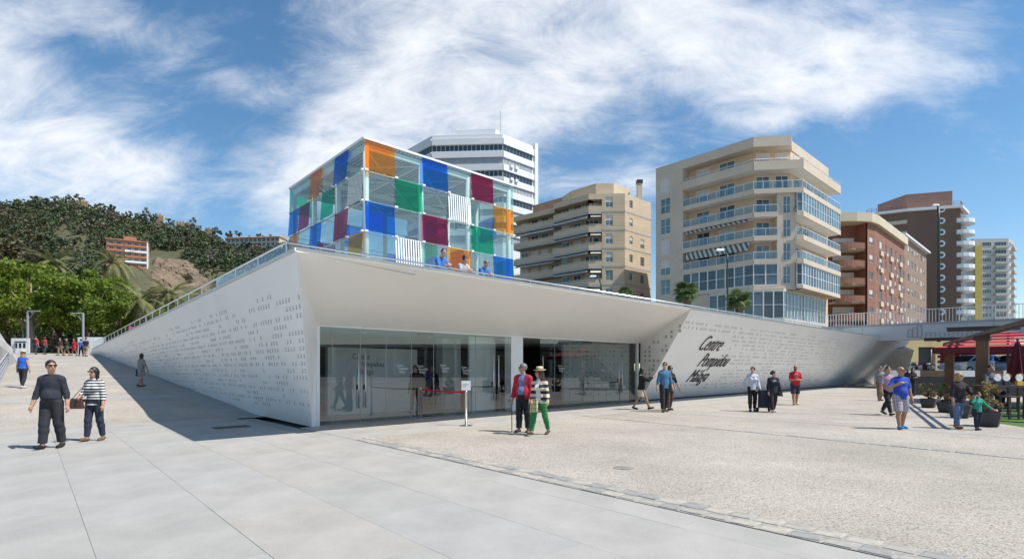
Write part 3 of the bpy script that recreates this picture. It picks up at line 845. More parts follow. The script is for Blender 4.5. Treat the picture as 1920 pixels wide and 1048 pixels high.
def rail_glass(parent, pts, z0, z1, step=1.3, gm=None, fm=None, bars=False):
    """balcony railing: posts, top and bottom bar as one frame, a glass sheet for each bay"""
    mb = MB()
    for a, b in zip(pts[:-1], pts[1:]):
        a, b = Vector((a[0], a[1], 0)), Vector((b[0], b[1], 0)); L = (b - a).length; n = max(1, round(L / step)); d = (b - a) / n
        s = Vector((d.y, -d.x, 0)).normalized() * 0.03
        for z in (z0 + 0.04, z1):
            mb.obox(a - s + Vector((0, 0, z - .05)), b - a, s * 2, Vector((0, 0, 0.055)))
        for i in range(n + 1):
            q = a + d * i
            mb.obox(q - d.normalized() * .025 - s * .9 + Vector((0, 0, z0)), d.normalized() * .05, s * 1.8, Vector((0, 0, z1 - z0 - .05)))
    fr = mb.build('railing', fm or M_FRAME, parent)
    for a, b in zip(pts[:-1], pts[1:]):
        a, b = Vector((a[0], a[1], 0)), Vector((b[0], b[1], 0))
        MB().quad(a + Vector((0, 0, z0 + .05)), b + Vector((0, 0, z0 + .05)), b + Vector((0, 0, z1 - .05)), a + Vector((0, 0, z1 - .05))).build('rail_glass', gm or M_RAILG, parent)
def xy(v): return (v.x, v.y)
# ---- beige corner block with glass balconies
M_B3 = pm('beige_render', (0.60, 0.505, 0.395), 0.8, 0.06, 0.25, 0.05, 30)
M_B3i = pm('peach_render', (0.66, 0.48, 0.34), 0.8, 0.05, 0.3)
M_SOF = pm('balcony_soffit', (0.76, 0.73, 0.67), 0.8, 0.05, 0.5)
L0, C1, C2, R0 = (21.4, 78.0), (31.0, 67.3), (36.9, 66.6), (48.1, 76.7)
b3 = empty('apartment_building', (34, 70, 3.9), 'beige corner apartment block with glass balconies and a thick overhanging roof', 'building')
fl, ff, fr = Fac(L0, C1), Fac(C1, C2), Fac(C2, R0)
IN = 1.7
li0 = fl.p(4.4, 0, 0); li1 = fl.p(4.4, -IN, 0)
def isect(f1, o1, f2, o2):
    a, b = f1.p(0, o1, 0), f2.p(0, o2, 0)
    det = f1.d.x * -f2.d.y + f2.d.x * f1.d.y
    t = ((b.x - a.x) * -f2.d.y + f2.d.x * (b.y - a.y)) / det
    return a + f1.d * t
i1, i2 = isect(fl, -IN, ff, -IN), isect(ff, -IN, fr, -IN)
back = [(58.0, 92.0), (33.0, 100.0)]
r0i = fr.p(fr.L, -IN, 0)
core = [xy(li1), xy(i1), xy(i2), xy(r0i), (r0i.x - fr.n.x * 14, r0i.y - fr.n.y * 14), (fl.p(4.4, -14, 0).x, fl.p(4.4, -14, 0).y)]
MB().prism(core, 3.9, 30.0).build('inner_block', M_B3i, b3)
fi = Fac(xy(li1), xy(i1)); fi2 = Fac(xy(i1), xy(i2)); fi3 = Fac(xy(i2), xy(r0i))
# flush side wall with shuttered windows
FLS = [12.3, 15.2, 18.2, 21.2, 24.2, 27.2]
rects = [(0.75, 2.35, z, z + 2.25) for z in FLS]
facade(b3, fl, 0, 4.4, 3.9, 29.94, rects, M_B3, 0)
for k, r in enumerate(rects):
    window(b3, fl, *r, o=-0.18, cols=2, rows=2, blind=(0.0, 0.55, 1.0, 0.0, 0.0, 1.0)[k], pm_=M_PANE[2])
MB().quad(fl.p(4.4, -.01, 3.9), fl.p(4.4, -IN, 3.9), fl.p(4.4, -IN, 29.94), fl.p(4.4, -.01, 29.94)).build('wall', M_B3, b3)
MB().quad(fl.p(0, -.01, 3.9), fl.p(0, -14, 3.9), fl.p(0, -14, 29.94), fl.p(0, -.01, 29.94)).build('wall', M_B3, b3)
rp = [fl.p(0, 0.0, 0), fl.p(fl.L, 0.0, 0), ff.p(ff.L * .78, 0.0, 0), isect(ff, 0, fr, -1.6) + fr.d * 2.4, fr.p(fr.L, -1.6, 0), fr.p(fr.L, -14, 0), fl.p(0, -14, 0)]
MB().prism([xy(q) for q in rp], 29.95, 31.2).build('roof', M_B3, b3)
pillar_a, pillar_b = 0.50, 0.88
for k, zf in enumerate((27.4, 24.4, 21.4, 18.4, 15.4)):
    full = k < 2
    outs = [fl.p(4.4, 0, 0), fl.p(fl.L, 0, 0), ff.p(ff.L * (1 if full else pillar_a), 0, 0)]
    segs = [(outs + ([fr.p(fr.L - 0.4, 0, 0)] if full else []), [fi.p(0, 0.01, 0), i1, i2 if full else fi2.p(fi2.L * pillar_a, .01, 0)] + ([fi3.p(fi3.L - .4, .01, 0)] if full else []))]
    if not full:
        segs.append(([ff.p(ff.L * pillar_b, 0.0, 0), fr.p(0, 0, 0) if False else ff.p(ff.L, 0, 0), fr.p(fr.L - 0.4, 0, 0)], [fi2.p(fi2.L * pillar_b, .01, 0), i2, fi3.p(fi3.L - .4, .01, 0)]))
    for si, (ou, inn) in enumerate(segs):
        poly = [xy(q) for q in ou] + [xy(q) for q in inn[::-1]]
        bal = MB().prism(poly, zf - 0.42, zf).build('balcony', M_SOF, b3)
        band = MB()
        for a, b in zip(ou[:-1], ou[1:]):
            d = (b - a).normalized(); n = Vector((d.y, -d.x, 0)); n = n if n.dot(-a) > 0 else -n
            band.obox(a + n * .004 + Vector((0, 0, zf - .5)), b - a, n * 0.12, Vector((0, 0, 0.62 if k else 1.15)))
        band.build('parapet', M_B3, bal)
        if k == 0:
            mb = MB()
            for a, b in zip(ou[:-1], ou[1:]):
                mb.tube([a + Vector((0, 0, zf + .95)), b + Vector((0, 0, zf + .95))], 0.035, 6)
                for q in range(9):
                    c = a.lerp(b, q / 8); mb.tube([c + Vector((0, 0, zf + .6)), c + Vector((0, 0, zf + .95))], 0.025, 5)
            mb.build('railing', M_FRAME, bal)
        elif not (si == 1 and k in (2,)):
            rail_glass(bal, [xy(q) for q in ou], zf + 0.1, zf + 1.1)
        if si == 1 and k in (2,):                      # glazed-in balcony
            for fa, sa, sb in ((Fac(xy(ou[0]), xy(ou[1])), 0, None), (Fac(xy(ou[1]), xy(ou[2])), 0, None)):
                n = max(1, round(fa.L / 1.0))
                for i in range(n):
                    window(b3, fa, fa.L * i / n, fa.L * (i + 1) / n, zf + .12, zf + 2.5, o=0.0, cols=1, rows=2, pm_=M_PANE[2])
    # doors behind the balconies
    for fa, spans in ((fi, ((1.2, 3.2), (4.6, 6.8), (8.0, 9.6))), (fi2, ((0.2, 1.9),) + (((2.6, 4.2),) if full else ())), (fi3, ((1.0, 3.0), (5.0, 7.5), (9.5, 12)))):
        for (a, b) in spans:
            if b < fa.L:
                window(b3, fa, a, b, zf + 0.05, zf + 2.25, o=0.012, cols=2, pm_=rng.choice((M_PANE[0], M_PANE[2])), name='balcony_door', blind=rng.choice((0, 0, 0.4)))
# corner pillar with narrow windows
pf = Fac(xy(ff.p(ff.L * pillar_a, -0.0, 0)), xy(ff.p(ff.L * pillar_b, -0.0, 0)))
pr = [(0.75, 1.65, z, z + 2.2) for z in (12.4, 15.4, 18.4, 21.4)]
facade(b3, pf, 0, pf.L, 11.6, 24.0, pr, M_B3, -0.25)
for r in pr: window(b3, pf, *r, o=-0.42, cols=2, rows=2, pm_=M_PANE[2])
for s_ in (0, pf.L):
    MB().quad(pf.p(s_, -.25, 11.6), pf.p(s_, -IN, 11.6), pf.p(s_, -IN, 24), pf.p(s_, -.25, 24)).build('wall', M_B3, b3)
# glazed galleries and glazed lower storey
def gallery(ptsxy, z0, z1, step, rows=2, slab=True):
    if slab:
        for a, b in zip(ptsxy[:-1], ptsxy[1:]):
            fa = Fac(a, b); fa.box(MB(), 0, fa.L, -1.7, 0.06, z0 - 0.45, z0 - .003).build('gallery_floor', M_B3, b3)
    for a, b in zip(ptsxy[:-1], ptsxy[1:]):
        fa = Fac(a, b); n = max(1, round(fa.L / step))
        for i in range(n):
            window(b3, fa, fa.L * i / n, fa.L * (i + 1) / n, z0, z1, o=-0.07, cols=1, rows=rows, fw=0.07, pm_=rng.choice((M_PANE[0], M_PANE[1], M_PANE[3])))
gallery([xy(fl.p(4.4, 0, 0)), xy(fl.p(fl.L, 0, 0)), xy(ff.p(ff.L * pillar_a, 0, 0))], 12.2, 14.9, 1.25)
gallery([xy(ff.p(ff.L * pillar_b, 0, 0)), xy(ff.p(ff.L, 0, 0)), xy(fr.p(fr.L - .4, 0, 0))], 12.2, 14.9, 1.0)
low = [xy(fl.p(8.5, 0.3, 0)), xy(isect(fl, .3, ff, .3)), xy(ff.p(ff.L * .6, 0.3, 0)), xy(fr.p(fr.L - 2.5, -1.2, 0))]
gallery(low, 7.9, 11.4, 1.15, 2, False)
MB().prism(low + [xy(fr.p(fr.L - 2.5, -12, 0)), xy(fl.p(8.5, -12, 0))], 11.42, 11.72).build('cornice', M_B3, b3)
MB().prism(low + [xy(fr.p(fr.L - 2.5, -12, 0)), xy(fl.p(8.5, -12, 0))], 3.9, 7.88).build('stone_base', pm('pale_stone', (0.55, 0.50, 0.42), 0.7, 0.06, 0.6), b3)
facade(b3, fl, 4.4, 9, 3.9, 11.7, [], M_B3, -0.1)
for (s0, s1, z) in ((5.0, 13.9, 18.05), (5.0, 13.9, 20.98)):
    drop = 1.35 if z < 19 else 0.55
    mb = MB(); mb.hexa([fl.p(s0, -0.2, z), fl.p(s1, -0.2, z), fl.p(s1, 0.1 + drop * .35, z - drop), fl.p(s0, .1 + drop * .35, z - drop),
                        fl.p(s0, -0.2, z + .03), fl.p(s1, -0.2, z + .03), fl.p(s1, .1 + drop * .35, z - drop + .03), fl.p(s0, .1 + drop * .35, z - drop + .03)])
    mb.build('awning', M_AWN, b3)
for f_, s_, z in ((ff, 5.3, 21.5), (fr, 1.2, 18.6)):
    q = f_.p(s_, -0.3, z + .0)
    mb = MB()
    for k in range(60):
        c = q + Vector((rng.gauss(0, .35), rng.gauss(0, .2), abs(rng.gauss(.5, .4)))); d = Vector((rng.uniform(-1, 1), rng.uniform(-1, 1), rng.uniform(-1, 1))) * .16; e = Vector((rng.uniform(-1, 1), rng.uniform(-1, 1), rng.uniform(-1, 1))) * .16
        mb.add([c, c + d, c + d + e, c + e], [(0, 1, 2, 3)])
    tag(mb.build('balcony_plant', pm('balcony_leaves', (0.06, 0.12, 0.03), 0.6, 0.2, 3)), 'leafy potted plant spilling over a glass balcony of the beige block, %s' % ('upper one' if z > 20 else 'lower one'), 'plant', 'balcony plants')
# ---- tan stone block with banded balconies
M_B2 = pm('tan_stone', (0.60, 0.475, 0.32), 0.75, 0.07, 0.3, stretch=(1, 1, 3))
M_B2b = pm('grey_stone_band', (0.44, 0.42, 0.38), 0.75, 0.07, 0.6)
b2 = empty('stone_apartment_building', (12, 92, 3.9), 'tan stone apartment block with grey bands, deep balconies and white awnings', 'building')
W0, W1, M0, M1, M2, M3 = (0.3, 99.7), (7.2, 94.0), (7.2, 91.6), (12.6, 86.3), (18.5, 86.0), (24.1, 91.0)
fw_, fm, fc, fe = Fac(W0, W1), Fac(M0, M1), Fac(M1, M2), Fac(M2, M3)
ROOF = 30.2
def inset(f, s, o): return xy(f.p(s, o, 0))
coreB = [inset(fw_, 0, -2), inset(fw_, fw_.L + 1.0, -2), inset(fm, 0.6, -2), xy(isect(fm, -2, fc, -2.0)), inset(fc, 2.2, -2), inset(fc, 2.25, -.3), xy(isect(fc, -.3, fe, -.3)), inset(fe, fe.L - .3, -.3), (M3[0] - 8, M3[1] + 14), (2, 112)]
FB = [27.2 - 3.0 * k for k in range(8)]
rB = []
pane_rects_c = [(2.75, 4.0, z + 0.75, z + 2.45) for z in FB]
pane_rects_e = [(1.3, 2.2, z + 0.9, z + 2.2) for z in FB] + [(4.4, 5.5, z + 0.7, z + 2.2) for z in FB[2:]]
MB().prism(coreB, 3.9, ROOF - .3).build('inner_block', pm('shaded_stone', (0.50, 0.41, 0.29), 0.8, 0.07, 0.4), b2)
facade(b2, fc, 2.2, fc.L, 3.9, ROOF, pane_rects_c, M_B2, 0.02, 0.16)
facade(b2, fe, 0, fe.L, 3.9, ROOF, pane_rects_e, M_B2, 0.02, 0.16)
for r in pane_rects_c: window(b2, fc, *r, o=-0.12, cols=2, blind=rng.choice((0, 0, .5)), pm_=M_PANE[2])
for r in pane_rects_e: window(b2, fe, *r, o=-0.12, cols=2, blind=rng.choice((0, 0, .5)), pm_=M_PANE[1])
for z in FB:
    for f_, a, b in ((fc, 2.2, fc.L), (fe, 0, fe.L)):
        f_.box(MB(), a, b, 0.022, 0.06, z - 0.05, z + 0.3).build('stone_band', M_B2b, b2)
mb = MB()
for f_, a, b in ((fc, 2.2, fc.L), (fe, 0, fe.L)):
    z = 4.5
    while z < ROOF:
        f_.box(mb, a, b, 0.021, 0.026, z, z + 0.025); z += 0.6
mb.build('stone_joints', M_B2b, b2, kind='stuff')
for f_, s0, s1 in ((fw_, 0, fw_.L + 0.6), (fm, 0, fm.L), (fc, 0, 2.2)):
    for k, z in enumerate(FB):
        bal = f_.box(MB(), s0, s1, -2.05, 0.0, z - 0.3, z).build('balcony', M_B2b, b2)
        f_.box(MB(), s0, s1, -0.15, 0.012, z + .001, z + 0.92).build('parapet', M_B2, bal)
        f_.box(MB(), s0, s1, -0.16, 0.025, z - 0.3, z + .12).build('band', M_B2b, bal)
        f_.box(MB(), s0 + .05, s1 - .05, -0.05, -0.0, z + 1.02, z + 1.07).build('handrail', M_FRAME, bal)
        n = max(1, round((s1 - s0) / 2.4))
        for i in range(n):
            c = s0 + (s1 - s0) * (i + .5) / n
            window(b2, f_, c - .8, c + .8, z + .1, z + 2.3, o=-1.98, cols=2, pm_=rng.choice(M_PANE), name='balcony_door', blind=rng.choice((0, 0, .5)))
        if k and (f_ is not fw_ or k % 2):
            d = rng.choice((0.35, 0.5, 0.3))
            MB().hexa([f_.p(s0 + .3, -.3, z + 2.5), f_.p(s1 - .2, -.3, z + 2.5), f_.p(s1 - .2, .3, z + 2.5 - d), f_.p(s0 + .3, .3, z + 2.5 - d),
                       f_.p(s0 + .3, -.3, z + 2.54), f_.p(s1 - .2, -.3, z + 2.54), f_.p(s1 - .2, .3, z + 2.54 - d), f_.p(s0 + .3, .3, z + 2.54 - d)]).build('awning', pm('cream_awning', (0.62, 0.60, 0.52), 0.8, 0.08, 1), b2)
    f_.box(MB(), s0, s1, -2.05, 0.02, ROOF - 0.9, ROOF).build('roof_parapet', M_B2, b2)
MB().prism([inset(fw_, 0, -.1), inset(fw_, fw_.L + .6, -.1), inset(fm, 0, -.1), inset(fm, fm.L, -.1), inset(fc, fc.L, -.1), inset(fe, fe.L, -.1), (M3[0] - 8, M3[1] + 14), (2, 112)], ROOF - .28, ROOF - .03).build('roof', M_B2b, b2)
pent = [(10.5, 92.5), (14.2, 88.8), (17.2, 88.7), (20.6, 91.8), (16, 100), (8, 99)]
ph = MB().prism(pent, ROOF - .02, ROOF + 2.6).build('penthouse', M_B2, b2)
MB().prism([(4.0, 101), (10.2, 95), (14, 99), (8, 106)], ROOF - .02, ROOF + 2.6).build('stair_tower', pm('brown_render', (0.36, 0.22, 0.15), 0.8, 0.06, 0.5), b2)
ch = MB().box(21.7, 22.5, 90.6, 91.4, ROOF - .02, ROOF + 3.3).build('chimney', M_B2, b2)
MB().box(21.6, 22.6, 90.5, 91.5, ROOF + 3.3, ROOF + 3.9).build('chimney_cap', M_DARK, ch)
# ---- white tower with ribbon windows
M_WT = pm('tower_white', (0.72, 0.73, 0.74), 0.6, 0.03, 0.15)
wt_ = empty('white_tower', (-8, 132, 3.9), 'white high-rise with dark ribbon windows behind the glass cube', 'building')
TW = [(-26.8, 134.0), (-19.2, 126.0), (-2.2, 125.0), (6.2, 132.8), (0, 146), (-22, 148)]
TZ = 57.3
MB().prism(TW, 3.9, TZ).build('tower_block', M_WT, wt_)
fins = [Fac(TW[0], TW[1]), Fac(TW[1], TW[2]), Fac(TW[2], TW[3])]
for k in range(8):
    z = TZ - 3.9 - 3.1 * k
    for q, f_ in enumerate(fins):
        s0, s1 = (0.3, f_.L - 0.02) if q == 0 else ((0.02, f_.L - .02) if q == 1 else (0.02, f_.L - 1.6))
        w = f_.box(MB(), s0, s1, 0.01, 0.05, z, z + 1.35).build('ribbon_window', M_PANE[1] if k % 2 == 0 else pm('pale_glass', (.34, .36, .38), .1, .1, .8), wt_)
        mb = MB(); n = max(2, int((s1 - s0) / 1.05))
        for i in range(n + 1):
            c = s0 + (s1 - s0 - .08) * i / n; f_.box(mb, c, c + .08, 0.052, 0.085, z + .002, z + 1.348)
        f_.box(mb, s0, s1, 0.052, 0.1, z - .06, z - .001); f_.box(mb, s0, s1, 0.052, 0.1, z + 1.351, z + 1.41)
        mb.build('mullions', M_FRAME if (k + q) % 2 else M_GREY, w)
        f_.box(MB(), s0, s1 if q < 2 else f_.L, 0.003, 0.35, z + 1.45, z + 2.95).build('spandrel', M_WT, wt_)
fins[2].box(MB(), fins[2].L - 1.0, fins[2].L + .1, -2, 0.5, 3.9, TZ + 0.8).build('end_fin', M_WT, wt_)
for (poly, h) in (([(-14, 129), (-4, 128), (-1, 134), (-12, 138)], 2.6), ([(-21, 131), (-15, 129.5), (-13, 137), (-19, 138)], 1.3)):
    MB().prism(poly, TZ - .01, TZ + h).build('roof_block', M_WT, wt_)
MB().tube([(-2.8, 127, TZ), (-2.8, 127, TZ + 6.5)], 0.06, 6).build('antenna', M_GREY, wt_)
for dz in (0, -3.1):
    for dx in (2.0, 3.6):
        fins[2].box(MB(), dx, dx + .9, 0.36, 0.75, TZ - 7.6 + dz, TZ - 6.9 + dz).build('air_conditioner', M_FRAME, wt_)
# ---- red brick block
M_BR = pm('red_brick', (0.275, 0.13, 0.085), 0.85, 0.12, 0.5, 0.1, 30, stretch=(1, 1, 3))
M_CRM = pm('cream_render', (0.60, 0.52, 0.38), 0.8, 0.06, 0.3)
b4 = empty('brick_apartment_building', (63, 93, 3.9), 'red brick apartment block with rounded brick balconies and cream cornice', 'building')
K0, K1, K2, K3 = (55.0, 89.6), (60.6, 89.4), (63.0, 91.0), (79.8, 106.6)
f0, f1, f2 = Fac(K0, K1), Fac(K1, K2), Fac(K2, K3)
Z4 = 26.4
rc1 = [(0.75, 2.15, z + .8, z + 2.2) for z in [3.9 + 3.0 * k for k in range(7)]]
FZ4 = [3.9 + 3.0 * k for k in range(7)]
rc2 = []
colsB = [(1.2, 2.0, 0), (3.2, 4.9, 1), (7.0, 8.2, 0), (10.4, 12.4, 1), (14.6, 15.8, 0), (18.0, 20.0, 1), (21.2, 22.2, 0)]
for z in FZ4:
    for (a, b, kk) in colsB:
        if b < f2.L: rc2.append((a, b, z + (0.5 if kk else .8), z + 2.3))
facade(b4, f1, 0, f1.L, 3.9, Z4, [r for r in rc1 if r[1] < f1.L], M_BR, 0, .15)
facade(b4, f2, 0, f2.L, 3.9, Z4, rc2, M_BR, 0, .15)
for r in rc1:
    if r[1] < f1.L: window(b4, f1, *r, o=-0.12, blind=rng.choice((0, .6, 1)), pm_=M_PANE[1])
for r in rc2: window(b4, f2, *r, o=-0.12, cols=2, blind=rng.choice((0, 0, .4, .7)), pm_=rng.choice(M_PANE[:2]))
for z in FZ4:
    for (a, b, kk) in colsB:
        if kk and b < f2.L:
            f2.box(MB(), a - .1, b + .1, 0.01, 0.25, z - .35, z + 0.48).build('cream_panel', M_CRM, b4)
        elif b < f2.L and rng.random() < .45:
            f2.box(MB(), a + .1, a + .8, 0.01, 0.35, z + .05, z + .6).build('air_conditioner', M_FRAME, b4)
MB().prism([xy(f0.p(0, -2.2, 0)), xy(f0.p(f0.L - .6, -2.2, 0)), xy(f1.p(.1, -.3, 0)), xy(isect(f1, -.3, f2, -.3)), xy(f2.p(f2.L - .1, -.3, 0)), (70, 118), (48, 104)], 3.9, Z4).build('inner_block', pm('brick_inner', (0.26, 0.11, 0.07), 0.85, .1, .5), b4).location.z = -0.0
for z in FZ4:
    pl = []
    for i in range(9):
        t = i / 8
        pl.append(f0.p(f0.L * .98 * t, 0.9 * math.sin(math.pi * min(1, .25 + .75 * t)) * 0.9 - 0.2, 0))
    inn = [f0.p(f0.L * .98, -2.15, 0), f0.p(0, -2.15, 0)]
    bal = MB().prism([xy(q) for q in pl + inn], z - .3, z).build('balcony', M_CRM, b4)
    mb = MB()
    for a, b in zip(pl[:-1], pl[1:]):
        d = (b - a); n = Vector((-d.y, d.x, 0)).normalized() * .14
        mb.obox(a + Vector((0, 0, z - .32)), d, n, Vector((0, 0, 1.35)))
    mb.build('parapet', M_BR, bal)
    window(b4, f0, 1.0, 4.6, z + .05, z + 2.3, o=-2.15, cols=4, pm_=M_PANE[0], name='balcony_door', blind=rng.choice((0, .5, .35)))
cor = MB()
cor.prism([xy(f0.p(-0.3, 0.9, 0)), xy(f0.p(f0.L * .6, 0.9, 0)), xy(f1.p(0.3, 0.6, 0)), xy(f2.p(0, 0.6, 0)), xy(f2.p(f2.L, 0.6, 0)), xy(f2.p(f2.L, -6, 0)), xy(f0.p(-.3, -9, 0))], Z4 - 0.01, Z4 + 1.5)
cor.build('cornice', M_CRM, b4)
# its grey-brown neighbour
M_GB = pm('grey_brown_brick', (0.27, 0.19, 0.14), 0.85, 0.1, 0.5, stretch=(1, 1, 3))
b4b = empty('brown_apartment_building', (86, 113, 3.9), 'grey-brown apartment block with rows of small windows and white eaves', 'building')
f5 = Fac(xy(f2.p(f2.L + .05, -0.4, 0)), xy(f2.p(f2.L + 25.5, -0.4, 0)))
rc5 = []
for z in [4.2 + 3.0 * k for k in range(8)]:
    for s_ in (1.5, 5.2, 9.0, 12.0, 15.0, 18.6, 22.0):
        rc5.append((s_, s_ + (1.6 if s_ in (5.2, 18.6) else 1.1), z + .8, z + 2.3))
facade(b4b, f5, 0, f5.L, 3.9, 28.6, rc5, M_GB, 0, .15)
for r in rc5: window(b4b, f5, *r, o=-0.12, blind=rng.choice((0, .4, .8)), pm_=M_PANE[1])
MB().prism([xy(f5.p(0.02, -.25, 0)), xy(f5.p(f5.L, -.25, 0)), xy(f5.p(f5.L, -14, 0)), xy(f5.p(.02, -14, 0))], 3.9, 28.58).build('inner_block', M_GB, b4b)
MB().prism([xy(f5.p(-0.0, .7, 0)), xy(f5.p(f5.L + .5, .7, 0)), xy(f5.p(f5.L + .5, -14, 0)), xy(f5.p(.0, -14, 0))], 28.6, 29.0).build('eaves', M_PAINT, b4b)
# ---- dark brown tower with porthole windows
M_DB = pm('dark_brown_render', (0.175, 0.115, 0.085), 0.85, 0.07, 0.12, stretch=(1, 1, .3))
b5 = empty('brown_tower', (112, 142, 3.9), 'dark brown tower with a column of round windows and curved white balconies', 'building')
D0, D1, D2 = (98.5, 146.0), (106.7, 141.3), (118.0, 138.0)
Z5 = 43.6
f6, f7 = Fac(D0, D1), Fac(D1, D2)
MB().prism([D0, D1, D2, (124.5, 144.5), (122, 158), (102, 160)], 3.9, Z5).build('tower_block', M_DB, b5)
s7 = f7.s_of(1765)
for k in range(11):
    z = f7.zpx(1765, 393) - 3.02 * k
    mb = MB(); n = 20; q = f7.p(s7, 0.01, z)
    vs, fs = [], []
    for i in range(n):
        t = 2 * math.pi * i / n; dv = f7.d * math.cos(t) + Vector((0, 0, math.sin(t)))
        for r, o in ((0.82, 0.0), (0.82, 0.16), (0.48, 0.16), (0.48, 0.0)):
            vs.append(q + dv * r + f7.n * o)
    for i in range(n):
        i2 = (i + 1) % n
        for e in range(3): fs.append((i * 4 + e, i2 * 4 + e, i2 * 4 + e + 1, i * 4 + e + 1))
    pw_ = mb.add(vs, fs).build('round_window', M_PAINT, b5)
    f7.box(MB(), s7 - .42, s7 + .42, 0.012, 0.03, z - .42, z + .42).build('pane', M_PANE[1], pw_)
for k in range(11):
    z = Z5 - 3.4 - 3.02 * k
    window(b5, f6, 2.6, 4.4, z + .6, z + 2.1, o=0.02, pm_=M_PANE[1], blind=.4)
    f6.box(MB(), 5.0, f6.L - .2, .02, .3, z + .2, z + 1.2).build('balcony', M_CRM, b5)
    c = Vector((119.6, 140.6, 0)); pl = []
    for i in range(10):
        t = math.radians(-150 + 190 * i / 9); pl.append((c.x + 3.6 * math.cos(t), c.y + 3.2 * math.sin(t)))
    bal = MB().prism(pl, z - .5, z - .25).build('balcony', M_PAINT, b5)
    mb = MB()
    for a, b in zip(pl[:-1], pl[1:]):
        a, b = Vector((*a, z - .5)), Vector((*b, z - .5)); d = b - a; n = Vector((-d.y, d.x, 0)).normalized() * .12
        mb.obox(a, d, n, Vector((0, 0, 1.25)))
    mb.build('parapet', M_PAINT, bal)
    g = Fac((118.2, 138.6), (122.6, 141.5)); window(b5, g, .4, 4.4, z - .2, z + 2.0, o=0.3, cols=4, pm_=M_PANE[0])
MB().prism([(97.5, 145.6), (106.2, 140.6), (118, 137.2), (125.5, 143.8), (122, 158), (102, 160)], Z5, Z5 + .7).build('roof_edge', M_PAINT, b5)
MB().prism([(107.5, 143), (117.6, 140), (119, 150), (106, 152)], Z5 + .7, Z5 + 5.2).build('penthouse', pm('pink_render', (0.33, 0.19, 0.15), 0.8, .06, .3), b5)
mb = MB()
for a, b in zip([(98.5, 145.6), (106.3, 141.2), (118, 137.9), (124.5, 143.8)][:-1], [(106.3, 141.2), (118, 137.9), (124.5, 143.8)]):
    a, b = Vector((*a, Z5 + .7)), Vector((*b, Z5 + .7))
    for h in (.4, .8, 1.2): mb.tube([a + Vector((0, 0, h)), b + Vector((0, 0, h))], .04, 5)
    for i in range(9): q = a.lerp(b, i / 8); mb.tube([q, q + Vector((0, 0, 1.2))], .04, 5)
mb.build('roof_railing', pm('rust_metal', (0.20, 0.10, 0.07), .6), b5)
# ---- white tower blocks far right, one under yellow netting
M_FW = pm('far_white', (0.47, 0.455, 0.42), 0.7, 0.05, 0.2)
b6 = empty('white_apartment_tower', (184, 204, 3.9), 'white apartment tower partly wrapped in yellow scaffold netting', 'building')
f8 = Fac((176.0, 200.0), (188.5, 199.0)); f9 = Fac((188.5, 199.0), (197.5, 206.0))
Z6 = 1.65 + (689 - 448) * 200 / F
MB().prism([(176, 200), (188.5, 199), (197.5, 206), (192, 220), (178, 220)], 3.9, Z6).build('tower_block', M_FW, b6)
mb = f8.box(MB(), 0.2, 2.6, 0.05, 0.6, 3.9, Z6 - 2.5); mb.build('scaffold_net', pm('yellow_net', (0.52, 0.40, 0.09), .8, .2, 1.5), b6)
for k in range(14):
    z = Z6 - 3.3 - 3.0 * k
    if z < 5: break
    for (f_, a, b) in ((f8, 3.2, 6.4), (f8, 7.6, 11.8), (f9, .8, 4.0), (f9, 5.2, 9.2)):
        window(b6, f_, a, b, z + .5, z + 2.0, o=.02, cols=4, pm_=rng.choice(M_PANE))
        if a in (7.6, 5.2):
            f_.box(MB(), a - .3, b + .3, .02, 1.0, z - .5, z + .4).build('balcony', M_FW, b6)
b7 = empty('slim_tower', (206, 222, 3.9), 'slim far tower with stacked balconies and red brick parapets', 'building')
f10 = Fac((203.0, 221.0), (210.5, 221.5))
MB().prism([(203.0, 221), (210.5, 221.5), (212, 232), (203, 232)], 3.9, 49).build('tower_block', M_FW, b7)
for k in range(14):
    z = 45.5 - 3 * k
    if z < 5: break
    f10.box(MB(), 3.2, 7.7, .02, 1.1, z - .3, z + .7).build('balcony', rng.choice((M_BR, M_FW, M_FW)), b7)
    window(b7, f10, .6, 2.6, z, z + 1.6, o=.02, cols=2)
# ---- buildings glimpsed between and under
bb = empty('ochre_building', (62, 76, 1.0), 'low ochre building with a dark garage opening behind the footbridge', 'building')
fo = Fac((50.0, 70.0), (66.0, 70.0))
M_OC = pm('ochre_render', (0.55, 0.42, 0.19), .8, .08, .4)
rco = [(fo.s_of(1722), fo.s_of(1754), 1.0, 4.4), (fo.s_of(1802), fo.s_of(1812), 1.0, 3.6)]
facade(bb, fo, 0, 16, 0.8, 6.2, rco, M_OC, 0, .5)
for r in rco: MB().quad(fo.p(r[0], -.5, r[2]), fo.p(r[1], -.5, r[2]), fo.p(r[1], -.5, r[3]), fo.p(r[0], -.5, r[3])).build('doorway', M_DARK, bb)
MB().prism([(50, 70.6), (66, 70.6), (66, 78), (50, 78)], .8, 6.2).build('inner_block', M_OC, bb)
sheet('street', [upz(6, -31, 3.85), upz(WE - 3.2, -31, 3.85), upz(WE - 3.2, -8.5, 3.85), upz(160, -8.5, 3.85), upz(260, -200, 3.85), upz(40, -200, 3.85), upz(12, -62, 3.85)][::-1], M_ASPH)
